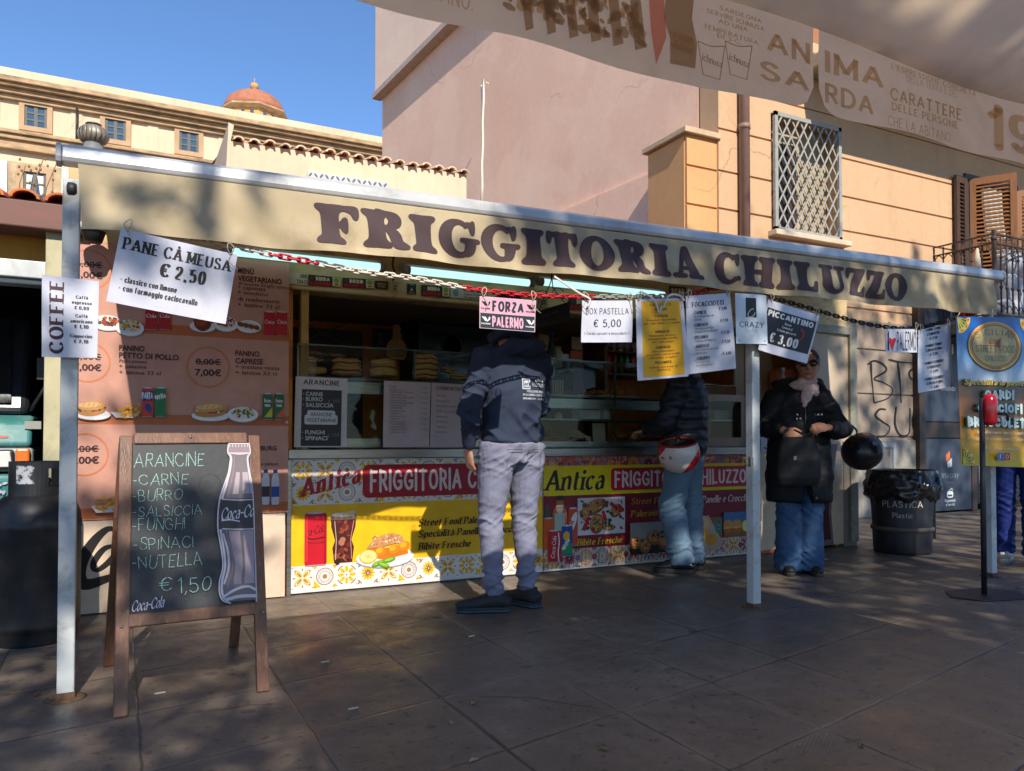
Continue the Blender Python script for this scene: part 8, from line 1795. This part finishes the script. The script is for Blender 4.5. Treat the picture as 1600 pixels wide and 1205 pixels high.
# ---------------------------------------------------------------- customer in the hoodie
def person_root(px, py, rz, lb): 
    p = gd(px, py); o = empty('person', p, rz); tag(o, lb, 'person'); return o
p1_ = person_root(800, 952, R(6), 'man in dark hoodie and grey jeans standing at the counter with his back turned')
mb = MB(); T1 = head(mb, (-.01, .05, 1.775), .1, 1.04)
limb(mb, [V(-.005, .01, 1.5), V(-.02, .03, 1.6), V(-.03, .04, 1.68)], [.058, .05, .05])
limb(mb, [V(0, 0, .98), V(0, .01, 1.15), V(0, -.01, 1.35), V(0, -.01, 1.5)], [(.15, .1), (.14, .1), (.17, .11), (.13, .07)])
AL = [V(-.2, -.01, 1.49), V(-.315, -.05, 1.2), V(-.262, .06, .985)]; AR = [V(.2, .0, 1.49), V(.275, .1, 1.21), V(.13, .34, 1.13)]
for A in (AL, AR): limb(mb, A, [.046, .034, .024])
HL, KL, NL = V(-.1, 0, .96), V(-.125, .04, .53), V(-.125, .0, .1); HR, KR, NR = V(.1, 0, .96), V(.12, .05, .53), V(.125, .02, .1)
for A in ((HL, KL, NL), (HR, KR, NR)): limb(mb, list(A), [.08, .052, .038])
hand(mb, AL[2] + V(.005, .015, -.03), (.28, .3, -1), (-1, -.1, -.2), (.1, 1, .2), .19, (14, 20, 14)); hand(mb, AR[2] + V(-.02, .03, 0), (-.5, 1, -.1), (.1, .1, 1), (-1, -.3, 0), .19)
finish(mb, 'body', M_SKIN, p1_, .0075, 3)
mb = MB(); mb.ball(T1(0, -.012, .034), .089, .112, .1, 18, 12); mb.ball(T1(0, -.04, -.03), .08, .08, .075, 16, 10); finish(mb, 'hair', mat('dark_hair', S(34, 28, 26), .6, bump=.6, bscale=90), p1_, .008, 2, lambda p: .003 * ridge(p, 30, 30, 12, 2))
mb = MB()
mb.loft([V(0, -.0, .945), V(0, 0, .985), V(0, -.004, 1.02), V(0, -.012, 1.14), V(0, -.02, 1.3), V(0, -.02, 1.42), V(0, -.005, 1.52), V(-.01, .01, 1.585)], [(.168, .125), (.176, .132), (.192, .142), (.196, .14), (.21, .145), (.216, .136), (.16, .102), (.085, .08)], 28, 0, (1, 0, 0))
for A, sx in ((AL, -1), (AR, 1)):
    a, e, w_ = A; mb.loft([a + V(-sx * .05, 0, .005), a, a.lerp(e, .35), a.lerp(e, .75), e, e.lerp(w_, .3), e.lerp(w_, .75), e.lerp(w_, .98), w_ + (w_ - e).normalized() * .025], [(.08, .08), (.08, .084), (.07, .076), (.064, .068), (.066, .066), (.062, .064), (.052, .054), (.046, .046), (.04, .04)], 18, 0, (0, 1, 0))
mb.loft([V(-.13, -.06, 1.52), V(-.08, -.125, 1.555), V(0, -.15, 1.545), V(.08, -.125, 1.555), V(.13, -.06, 1.52)], [(.035, .05), (.055, .075), (.06, .09), (.055, .075), (.035, .05)], 14, 0, (0, 0, 1))
mb.loft([V(-.1, .01, 1.64), V(-.08, -.05, 1.655), V(0, -.075, 1.66), V(.075, -.05, 1.655), V(.09, .01, 1.64), V(.05, .1, 1.62), V(-.07, .1, 1.62), V(-.1, .01, 1.64)], [.045, .05, .052, .05, .042, .04, .045, .045], 10, 0, (0, 0, 1))
def dh(p):
    arm = abs(p.x) > .2 + .0 and p.z < 1.45
    q1 = V(p.x, p.y, p.z + .7 * p.x); q2 = V(p.x, p.y, p.z - .6 * p.x)
    f = .03 * (max(ridge(q1, 4, 4, 9, 3), 0) ** 2 - .4) * math.exp(-((p.z - 1.08) / .13) ** 2) + .014 * (max(ridge(q2, 3.5, 3.5, 7, 9), 0) ** 2 - .35)
    if arm: f += .02 * (max(ridge(q1, 5, 5, 15, 5), 0) ** 2 - .4)
    if p.z < 1.0: f *= .2
    return max(f - .004, -.006 if arm else -.03)
hood = finish(mb, 'hoodie', cloth('navy_fleece', S(50, 58, 77), .92, fold=9, bump=.45, var=.14, weave=900, scale=5), p1_, .009, 2, dh)
bh = bvh_of(hood); ps = ink(206, 212, 220)
sh = Sheet(V(-.09, -.3, 1.12), V(.21, -.3, 1.12), V(.21, -.3, 1.42), V(-.09, -.3, 1.42), 30, 30, None, 0, eps=1e-5)
sh.rect(5.2, 18.4, 11, 24.8, ps); sh.rect(6, 19.2, 10.2, 24, ink(60, 68, 84)); sh.rect(6.5, 19.7, 9.7, 23.5, ps); sh.text('ar', 8.1, 20.4, 2.4, ink(40, 48, 62), 'sansb', width=2.8)
for t_, u, v, h_, w2, f in (('andrea', 18.6, 23, 2.2, 7.6, 'sansb'), ('RODOLICO', 18.4, 20.2, 2.1, 12, 'sans'), ('PRODUZIONE INFISSI', 15.4, 16.6, 1.35, 14, 'sansb'), ('IN ALLUMINIO LEGNO E PVC', 15, 14.6, 1.35, 18.6, 'sansb'), ('MISILMERI (PA) - Tel. 091 82', 15, 12.5, 1.1, 18.6, 'sansb')): sh.text(t_, u, v, h_, ps, f, width=w2)
project(sh, bh, (0, 1, 0), 'back_print', hood, .0035)
JG = cloth('grey_denim', S(126, 127, 147), .85, var=.16, weave=800, scale=4, bump=.35, fold=16, stain=(S(110, 104, 100), .5, 5))
tr = trousers(p1_, (HL, HR), (KL, KR), (NL, NR), JG, .106, .068, .05, 1.03, .014, .022, 2, low=.0)
bt_ = bvh_of(tr); sh = Sheet(V(-.15, -.3, .8), V(.17, -.3, .8), V(.17, -.3, 1.0), V(-.15, -.3, 1.0), 32, 20, None, 0, eps=1e-5); dkj = ink(92, 90, 98)
for u0 in (4, 18): sh.rect(u0, 13.6, u0 + 10, 14, dkj); sh.rect(u0, 15.2, u0 + 10, 15.5, dkj); sh.line([(u0, 15), (u0 + .6, 5), (u0 + 5, 3), (u0 + 9.4, 5), (u0 + 10, 15)], .3, dkj)
project(sh, bt_, (0, 1, 0), 'pocket_stitching', tr, .002)
MS1, MS2 = mat('black_suede', (.02, .021, .024), .75, var=.3), mat('blue_black_sole', S(26, 34, 42), .6, var=.3)
shoe(p1_, NL + V(-.0, 0, 0), (-.88, .48, 0), MS1, MS2, .31, .054, .034, mat('grey_lace', S(90, 120, 140), .7)); shoe(p1_, NR, (-.25, 1, 0), MS1, MS2, .31, .054, .034, mat('grey_lace', S(90, 120, 140), .7))
# ---------------------------------------------------------------- customer with the white and red helmet
p2_ = person_root(1072, 893, R(34), 'person in navy puffer jacket and loose blue jeans at the counter, head hidden by sheets')
mb = MB(); T2 = head(mb, (0, .04, 1.66), .2, 1.0); limb(mb, [V(0, 0, 1.42), V(0, .02, 1.52), V(0, .03, 1.6)], [.065, .058, .056]); limb(mb, [V(0, 0, .95), V(0, 0, 1.15), V(0, 0, 1.42)], [(.15, .1), (.15, .1), (.16, .09)])
A2L = [V(-.19, 0, 1.4), V(-.25, .08, 1.13), V(-.1, .28, 1.08)]; A2R = [V(.2, 0, 1.4), V(.27, -.02, 1.12), V(.2, .16, .98)]
for A in (A2L, A2R): limb(mb, A, [.055, .044, .03])
H2 = (V(-.09, 0, .93), V(.09, 0, .93)); K2 = (V(-.1, .08, .5), V(.11, .0, .5)); N2 = (V(-.1, .0, .09), V(.1, -.02, .09))
for A in zip(H2, K2, N2): limb(mb, list(A), [.078, .05, .036])
hand(mb, A2L[2], (.4, 1, -.1), (0, .1, 1), (1, -.3, 0)); hand(mb, A2R[2] + V(-.01, .02, -.015), (-.15, .5, -.8), (1, 0, -.2), (0, 1, .3), .185, (40, 45, 30)); finish(mb, 'body', M_SKIN2, p2_, .0075, 3)
mb = MB(); mb.ball(T2(0, -.012, .034), .086, .108, .098, 18, 12); finish(mb, 'hair', mat('brown_hair', S(60, 44, 34), .6, bump=.6, bscale=90), p2_, .008, 1)
mb = MB(); mb.loft([V(0, 0, .9), V(0, 0, .95), V(0, 0, 1.1), V(0, -.01, 1.28), V(0, -.01, 1.4), V(0, 0, 1.49), V(0, .01, 1.56)], [(.19, .145), (.205, .155), (.215, .16), (.222, .16), (.218, .148), (.16, .11), (.09, .085)], 26, 0, (1, 0, 0))
for A, sx in ((A2L, -1), (A2R, 1)): a, e, w_ = A; mb.loft([a - V(sx * .04, 0, 0), a, a.lerp(e, .5), e, e.lerp(w_, .5), w_ - (w_ - e) * .06], [.09, .09, .086, .08, .072, .05], 16, 0, (0, 1, 0))
def dp(p): return .013 * (abs(math.sin(p.z * 38 + 1.2 * mnoise.noise(V(p.x * 5, p.y * 5, p.z * 3)))) ** .7 - .6) + .007 * ridge(p, 9, 9, 12, 4)
finish(mb, 'puffer_jacket', mat('navy_nylon', S(18, 23, 38), .5, var=.15, spec=.35), p2_, .0105, 2, dp)
JB = cloth('faded_blue_denim', S(98, 122, 142), .88, var=.22, weave=800, scale=4, bump=.3, fold=14, stain=(S(76, 100, 128), .5, 4))
trousers(p2_, H2, K2, N2, JB, .108, .092, .086, 1.0, .012, .018, 7, low=-.02)
MS3 = mat('glossy_black_leather', (.014, .014, .016), .2, spec=.7)
for a in N2: shoe(p2_, a, (-.1, 1, 0), MS3, mat('black_rubber', (.02, .02, .021), .6), .3, .055, .036)
hc2 = at(1061, 708, 4.42); he = empty('motorcycle_helmet', hc2); tag(he, 'white open-face helmet with red stripe and red stars hanging from an arm', 'helmet')
def helm(par, c, r, o, shellm, trimm):
    o = Vector(o).normalized(); q = (-o).to_track_quat('Z', 'Y'); TM = R(118)
    def f(u, v):
        th = TM * v; a = 2 * math.pi * u; lip = .10 * max(0, v - .8) / .2 * (.5 + .5 * math.cos(a))
        return c + q @ V(r * 1.03 * math.sin(th) * math.cos(a), r * .97 * math.sin(th) * math.sin(a), r * 1.02 * (math.cos(th) - lip))
    mb = MB(); mb.grid(f, 44, 20); sh_ = mb.build('shell', shellm, par)
    mb = MB(); mb.tube([f(k / 44, 1.0) for k in range(45)], .0075, 8); mb.build('edge_trim', trimm, par)
    mb = MB(); mb.grid(lambda u, v: c + (f(u, 1.0) - c) * (1 - .12 * v) - (q @ V(0, 0, -1)) * .0 + (q @ V(0, 0, r * .5 * math.sin(v * math.pi / 2))) * 1.0 - (f(u, 1.0) - c) * (.8 * v * v), 30, 8); mb.build('lining', mat('black_lining', (.01, .01, .011), .9), par)
    mb = MB(); a0 = f(.22, .93); a1 = f(.72, .93); mb.loft(cr([a0, (a0 + a1) / 2 + o * r * .42, a1], 8), [(.009, .002)] * 17, 6); mb.build('chin_strap', mat('strap_black', (.02, .02, .03), .7), par)
    mb = MB()
    for u in (.25, .75):
        p = f(u, .78); n_ = (p - c).normalized(); mb.lathe([(.012, -.002), (.012, .004), (.006, .006)], p, 12, axis=n_)
    mb.build('stud', M_STEEL, par); return sh_
rh = .148
t = NT('helmet_paint'); v = t.obj(); sz = t.n('ShaderNodeSeparateXYZ'); rotn = t.n('ShaderNodeVectorRotate', rotation_type='EULER_XYZ'); t.l(v, rotn.inputs[0]); rotn.inputs['Rotation'].default_value = (0, R(-38), R(27)); t.l(rotn.outputs[0], sz.inputs[0])
f = t.ramp(t.math('ADD', t.math('MULTIPLY', sz.outputs[0], 2.6), .5), [(0.0, 1.0), (.215, 1.0), (.225, 0.0), (.74, 0.0), (.75, 1.0), (.94, 1.0), (.95, 0.0)])
spk = t.ramp(t.noise(v, 60, 2), [(.66, 0.0), (.7, .5)])
cbase = t.mix(f, S(206, 200, 196), S(190, 22, 34)); M_HEL = t.out(t.bsdf(t.mix(spk, cbase, S(230, 220, 214)), .18, 0, .6).outputs[0])
helm(he, hc2, rh, (-.25, -.12, 1), M_HEL, mat('red_trim', S(150, 24, 34), .4))
mb = MB()
for k in range(3):
    c_ = at(1036 + k * 1.6, 706 + k * 9, 4.2); d_ = (hc2 - CAM).normalized(); r_ = (.013, .016, .01)[k]; xx = _R; yy = V(0, 0, 1)
    oc_ = c_ - CAM; tt = None; bb = d_.dot(d_); dirn = oc_.normalized(); m_ = CAM - hc2; B_ = dirn.dot(m_); C_ = m_.dot(m_) - (rh * 1.0) ** 2; D_ = B_ * B_ - C_
    if D_ > 0:
        hit = CAM + dirn * (-B_ - math.sqrt(D_)); nn = (hit - hc2).normalized(); e1 = nn.cross(V(0, 0, 1)).normalized(); e2 = e1.cross(nn); hit = hit + nn * .014
        mb.add([hit + (e1 * math.sin(math.pi * j / 5) + e2 * math.cos(math.pi * j / 5)) * (r_ if j % 2 == 0 else r_ * .42) for j in range(10)], [tuple(range(10))])
if mb.v: mb.build('star', RED, he)
# ---------------------------------------------------------------- woman
p3_ = person_root(1250, 896, R(147), 'woman in long black hooded coat, pale pink scarf and sunglasses with hands at her waist')
mb = MB(); hcw = V(-.055, .06, 1.575); T3 = head(mb, hcw, R(-14), .98)
limb(mb, [V(0, .0, 1.34), V(-.02, .02, 1.43), V(-.05, .04, 1.5)], [.058, .05, .05]); limb(mb, [V(0, 0, .88), V(0, 0, 1.1), V(0, 0, 1.34)], [(.14, .1), (.12, .09), (.14, .08)])
A3R = [V(.165, 0, 1.33), V(.27, -.02, 1.09), V(.165, .19, 1.085)]; A3L = [V(-.165, 0, 1.33), V(-.3, .02, 1.07), V(-.16, .22, 1.1)]
for A in (A3R, A3L): limb(mb, A, [.048, .04, .028])
H3 = (V(-.085, 0, .88), V(.085, 0, .88)); K3 = (V(-.08, .02, .48), V(.085, .02, .48)); N3 = (V(-.075, 0, .09), V(.09, .0, .09))
for A in zip(H3, K3, N3): limb(mb, list(A), [.075, .048, .034])
hand(mb, A3R[2] + V(-.012, .012, -.005), (-.62, .5, -.5), (.5, .85, .35), (-.3, .1, 1), .175, (14, 26, 22), .1); hand(mb, A3L[2] + V(.012, .01, .005), (.85, .42, -.1), (-.1, .75, .65), (.1, -.4, .8), .175, (26, 44, 30), .1)
finish(mb, 'body', M_SKIN2, p3_, .0052, 3)
mb = MB(); lp = mat('lips', S(150, 84, 80), .4)
mb.loft([T3(-.02, .0955, -.0645), T3(0, .1035, -.063), T3(.02, .0955, -.0645)], [(.003, .004), (.004, .006), (.003, .004)], 8, 0, (0, 0, 1), rnd_caps=True); mb.loft([T3(-.017, .0955, -.0735), T3(0, .1025, -.0745), T3(.017, .0955, -.0735)], [(.003, .004), (.005, .006), (.003, .004)], 8, 0, (0, 0, 1), rnd_caps=True); mb.build('lips', lp, p3_, local=True)
mb = MB(); mb.ball(T3(0, -.022, .036), .084, .1, .094, 20, 12); mb.ball(T3(0, -.05, -.01), .077, .075, .08, 16, 10); mb.ball(T3(0, -.125, .02), .045, .04, .045, 14, 8)
for sx in (-1, 1): mb.loft([T3(sx * .03, .062, .088), T3(sx * .064, .03, .062), T3(sx * .077, -.01, .03)], [.014, .016, .014], 8)
finish(mb, 'hair', mat('black_brown_hair', S(40, 28, 26), .42, var=.3, bump=.5, bscale=70, stretch=(1, 4, 4)), p3_, .007, 2, lambda p: .0025 * ridge(p, 14, 60, 60, 3))
mb = MB(); gl = mat('dark_lens', (.012, .012, .014), .06, spec=.9); fr = mat('tortoise_frame', S(56, 30, 22), .25, spec=.6)
for sx in (-1, 1): mb.loft([T3(sx * .034, .094, .006) , T3(sx * .034, .101, .006)], [(.03, .024), (.029, .023)], 24, 0, (1, 0, 0))
sg = mb.build('sunglasses', gl, p3_, local=True); mb = MB()
for sx in (-1, 1):
    mb.tube([T3(sx * .034 + .03 * math.cos(a * math.pi / 10), .099 - .012 * abs(sx * .034 + .03 * math.cos(a * math.pi / 10)) * 3, .006 + .024 * math.sin(a * math.pi / 10)) for a in range(21)], .0038, 6); mb.tube([T3(sx * .062, .092, .012), T3(sx * .077, .04, .014), T3(sx * .082, -.01, .012)], .004, 6)
mb.tube([T3(-.006, .104, .01), T3(.006, .104, .01)], .0035, 6); mb.build('frame', fr, sg, local=True)
mb = MB()
for k, (rr_, z0, tilt) in enumerate(((.078, 1.405, .0), (.085, 1.375, .04), (.07, 1.435, -.03))):
    mb.loft([V(-.03 + rr_ * math.cos(a * math.pi / 9), .025 + rr_ * 1.05 * math.sin(a * math.pi / 9), z0 + tilt * math.sin(a * math.pi / 9 + k) + .012 * math.sin(a * math.pi / 9)) for a in range(19)], [(.03, .024)] * 19, 10, 0, (0, 0, 1))
mb.loft([V(-.05, .1, 1.39), V(-.02, .125, 1.33), V(-.005, .135, 1.26)], [(.045, .02), (.035, .02), (.012, .012)], 10, 0, (1, 0, 0))
finish(mb, 'scarf', cloth('pale_pink_scarf', S(206, 180, 180), .9, var=.14, weave=500, scale=24, bump=.3, fold=22), p3_, .008, 2, lambda p: .007 * ridge(p, 10, 10, 30, 2) + .004 * ridge(p + V(p.z, 0, 0), 30, 30, 14, 6))
CO = mat('matt_black_coat', (.006, .0065, .009), .6, var=.3, bump=.15, bscale=90, spec=.25)
mb = MB()
mb.loft([V(-.0, 0, .555), V(0, 0, .6), V(0, 0, .8), V(0, 0, .98), V(0, 0, 1.12), V(0, -.005, 1.26), V(0, -.0, 1.35), V(-.01, .0, 1.43)], [(.225, .155), (.235, .165), (.235, .165), (.222, .155), (.205, .145), (.2, .138), (.17, .11), (.075, .075)], 30, 0, (1, 0, 0))
for A, sx in ((A3R, 1), (A3L, -1)): a, e, w_ = A; mb.loft([a - V(sx * .05, 0, 0), a, a.lerp(e, .5), e, e.lerp(w_, .5), w_ - (w_ - e) * .04], [.082, .083, .077, .076, .066, .048], 16, 0, (0, 1, 0))
mb.loft([V(-.15, .03, 1.38), V(-.15, -.07, 1.43), V(-.02, -.12, 1.45), V(.12, -.07, 1.43), V(.12, .03, 1.38)], [(.03, .045), (.045, .07), (.05, .085), (.045, .07), (.03, .045)], 12, 0, (0, 0, 1))
def dc(p):
    f = .011 * ridge(p, 4.5, 4.5, 7, 5) + .005 * ridge(p, 12, 12, 16, 2)
    if p.z < 1.22: f += .006 * math.cos(p.z * 34) * .8
    if p.y > .05 and p.z < .76 and abs(p.x + .015) < .016 + .1 * (.76 - p.z): f -= .16 * min(1, (.76 - p.z) / .06)
    if abs(p.x + .01) < .008 and p.y > .08: f -= .01
    return f
coat = finish(mb, 'coat', CO, p3_, .0105, 2, dc)
mb = MB(); zc = [V(-.01, .147, 1.26), V(-.008, .158, 1.18), V(-.006, .16, 1.1)]; mb.tube(zc, .0035, 5)
for p in (V(.05, .15, 1.2), V(.03, .155, 1.17), V(.055, .155, 1.17), V(-.1, .15, 1.2), V(-.125, .148, 1.2), V(-.1, .158, 1.12)): mb.box(p.x - .005, p.x + .005, p.y, p.y + .008, p.z - .006, p.z + .006)
mb.tube([V(-.07, .15, 1.21), V(-.085, .152, 1.195), V(-.13, .146, 1.197)], .003, 5); mb.tube([V(-.03, .17, .76), V(-.045, .178, .7), V(-.06, .172, .63)], .0025, 5); mb.ball(V(-.075, .178, .585), .009); mb.build('metal_trim', M_STEEL, coat, local=True)
mb = MB(); mb.box(-.31, -.295, .02, .06, 1.12, 1.15); mb.build('sleeve_patch', RED, coat, local=True)
trousers(p3_, H3, K3, N3, cloth('mid_blue_denim', S(58, 86, 122), .88, var=.25, weave=800, scale=4, bump=.3, fold=14, stain=(S(100, 126, 156), .35, 3)), .1, .082, .07, .95, .010, .012, 12, flare=.028, low=-.055)
for a in N3: shoe(p3_, a, (.1 if a.x > 0 else -.2, 1, 0), mat('black_boot', (.014, .013, .013), .5), mat('black_rubber', (.02, .02, .021), .6), .25, .042, .03, boot=True)
# bag held in front, helmet on her arm
pw = org(p3_); rz = R(147)
def wp_(x, y, z): return pw + Matrix.Rotation(rz, 3, 'Z') @ V(x, y, z)
bg_ = empty('shoulder_bag', wp_(.07, .25, .7), rz); tag(bg_, 'soft black bag with small pale tag held in front of the black coat', 'bag')
mb = MB(); mb.loft([V(0, 0, -.02), V(0, 0, .04), V(0, .005, .16), V(0, 0, .29), V(0, 0, .33)], [(.13, .04), (.155, .06), (.15, .062), (.125, .045), (.11, .02)], 24, 0, (1, 0, 0)); finish(mb, 'pouch', mat('matt_black_bag', (.008, .008, .009), .7, bump=.2), bg_, .01, 2, lambda p: .007 * ridge(p, 7, 7, 9, 8))
mb = MB(); mb.box(.03, .05, .062, .068, .165, .195); mb.build('tag', ink(150, 146, 136), bg_, local=True)
mb = MB(); mb.tube(cr([V(-.1, 0, .32), V(-.12, 0, .37), V(-.2, -.03, .38)], 5), .009, 6); mb.tube(cr([V(.1, 0, .32), V(.1, .0, .36), V(.07, -.02, .39)], 5), .009, 6); mb.build('handle', M_IRON, bg_, local=True)
hc3 = at(1347, 706, 4.2); h3 = empty('motorcycle_helmet', hc3); tag(h3, 'matt black helmet with round metal badge hanging from the arm of the woman', 'helmet')
helm(h3, hc3, .152, (.8, .45, .25), mat('satin_black_helmet', (.014, .015, .017), .3, var=.2, spec=.5, dirt=(S(70, 60, 50), .3, 9)), mat('pinkish_trim', S(140, 110, 106), .4))
mb = MB(); mb.loft(cr([hc3 + V(-.06, 0, .13), at(1338, 672, 4.2), at(1327, 664, 4.22), at(1330, 678, 4.24), hc3 + V(-.09, .03, .11)], 6), [(.011, .003)] * 25, 6); mb.build('arm_strap', MATS['strap_black'], h3)
dirn = (at(1366, 693, 4.1) - CAM).normalized(); m_ = CAM - hc3; B_ = dirn.dot(m_); D_ = B_ * B_ - m_.dot(m_) + .156 ** 2
hit = CAM + dirn * (-B_ - math.sqrt(max(D_, 0))); nn = (hit - hc3).normalized(); mb = MB(); mb.lathe([(.021, -.004), (.021, .006), (.016, .009), (.012, .006), (.002, .008)], hit, 20, axis=nn); mb.build('badge', M_STEEL, h3)
# ---------------------------------------------------------------- passer-by at the right edge
p4_ = person_root(1592, 884, R(-62), 'person in blue tracksuit trousers with white side band and white trainers, behind the banner')
mb = MB(); T4 = head(mb, (0, .04, 1.64)); limb(mb, [V(0, 0, 1.4), V(0, .02, 1.5), V(0, .03, 1.58)], [.06, .056, .055]); limb(mb, [V(0, 0, .95), V(0, 0, 1.15), V(0, 0, 1.4)], [(.15, .1), (.14, .1), (.16, .09)])
A4 = ([V(-.19, 0, 1.38), V(-.24, 0, 1.1), V(-.22, .1, .88)], [V(.19, 0, 1.38), V(.24, 0, 1.1), V(.22, .1, .88)])
for A, sx in zip(A4, (-1, 1)): limb(mb, A, [.05, .042, .03]); hand(mb, A[2], (0, .3, -1), (sx, 0, 0), (0, 1, .2))
H4 = (V(-.09, 0, .92), V(.09, 0, .92)); K4 = (V(-.1, .1, .5), V(.1, .06, .5)); N4 = (V(-.1, .16, .09), V(.1, -.02, .09))
for A in zip(H4, K4, N4): limb(mb, list(A), [.078, .05, .036])
finish(mb, 'body', M_SKIN, p4_, .0075, 3)
mb = MB(); mb.ball(T4(0, -.012, .034), .086, .108, .098, 18, 12); finish(mb, 'hair', MATS['dark_hair'], p4_, .008, 1)
mb = MB(); mb.loft([V(0, 0, .88), V(0, 0, .95), V(0, 0, 1.2), V(0, 0, 1.38), V(0, 0, 1.47), V(0, .01, 1.52)], [(.18, .13), (.19, .14), (.2, .14), (.2, .13), (.15, .1), (.08, .08)], 24, 0, (1, 0, 0))
for A, sx in zip(A4, (-1, 1)): a, e, w_ = A; mb.loft([a - V(sx * .04, 0, 0), a, e, w_ - (w_ - e) * .05], [.08, .08, .068, .05], 14, 0, (0, 1, 0))
finish(mb, 'track_jacket', mat('dark_blue_jacket', S(34, 44, 84), .6), p4_, .012, 2, lambda p: .008 * ridge(p, 6, 6, 9, 4))
M_TRK = cloth('royal_blue_polyester', S(38, 54, 122), .55, var=.12, bump=.3, fold=12)
mb = MB(); t4 = trousers(p4_, H4, K4, N4, M_TRK, .1, .08, .07, .99, .01, .014, 21, low=.0)
b4 = bvh_of(t4)
for sx, h_, k_, n_4 in ((1, H4[1], K4[1], N4[1]), (-1, H4[0], K4[0], N4[0])):
    sh = Sheet(V(sx * .5, n_4.y - .042, .09), V(sx * .5, n_4.y + .042, .09), V(sx * .5, h_.y + .042, .9), V(sx * .5, h_.y - .042, .9), 8.4, 81, None, 0, eps=1e-5)
    wb = ink(206, 200, 206)
    for j in range(27):
        z0 = j * 3; sh.lv = 0; off = (k_.y - (n_4.y + h_.y) / 2) * 100 * (1 - abs(j / 27 * 2 - 1)) if 0 else 0
        sh.rect(.7, z0, 7.7, z0 + 3, wb); sh.lv += 1e-4; sh.rect(0, z0, .7, z0 + 3, ink(176, 40, 60)); sh.rect(7.7, z0, 8.4, z0 + 3, ink(176, 40, 60)); sh.poly([(1.4, z0 + .6), (2.6, z0 + 2.4), (4.2, z0 + 1.1), (5.8, z0 + 2.4), (7, z0 + .6)], ink(40, 46, 80))
    vs = []
    for v in sh.m.v:
        v = Vector(v); q_ = b4.ray_cast(v, V(-sx, 0, 0)); vs.append(tuple((q_[0] + V(sx * .002, 0, 0) + (Vector(v) - Vector(v)) ) if q_[0] else v))
    lay = {}
    sh.m.v = [(vv[0] + sx * (.0015 if sh.mats[sh.m.mi[fi]].name.startswith('print_28') else 0), vv[1], vv[2]) for fi, f_ in enumerate(sh.m.f) for vv in [vs[k] for k in f_]] if False else vs
    sh.m.build('side_band', sh.mats, t4, local=True)
MW = mat('white_leather', S(206, 200, 192), .45, var=.08, dirt=(S(120, 110, 100), .4, 12))
for k, a in enumerate(N4):
    so_ = shoe(p4_, a, (0, 1, 0), MW, mat('white_sole', S(190, 182, 170), .6), .3, .052, .036, WHT)
    bs = bvh_of(so_); sx = 1 if k else -1
    sh = Sheet(V(.5 * sx + a.x, a.y - .06, .03), V(.5 * sx + a.x, a.y + .18, .03), V(.5 * sx + a.x, a.y + .18, .11), V(.5 * sx + a.x, a.y - .06, .11), 24, 8, None, 0, eps=1e-5)
    sh.line([(14, 5), (9, 2.6), (6.4, 2.6), (7, 4.2)] if sx > 0 else [(14, 5), (9, 2.6), (6.4, 2.6), (7, 4.2)], lambda t: .3 + 1.5 * t if t < .7 else 1.2 - 1.2 * (t - .7) / .3, BLK, True)
    project(sh, bs, (-sx, 0, 0), 'swoosh_mark', so_, .003)
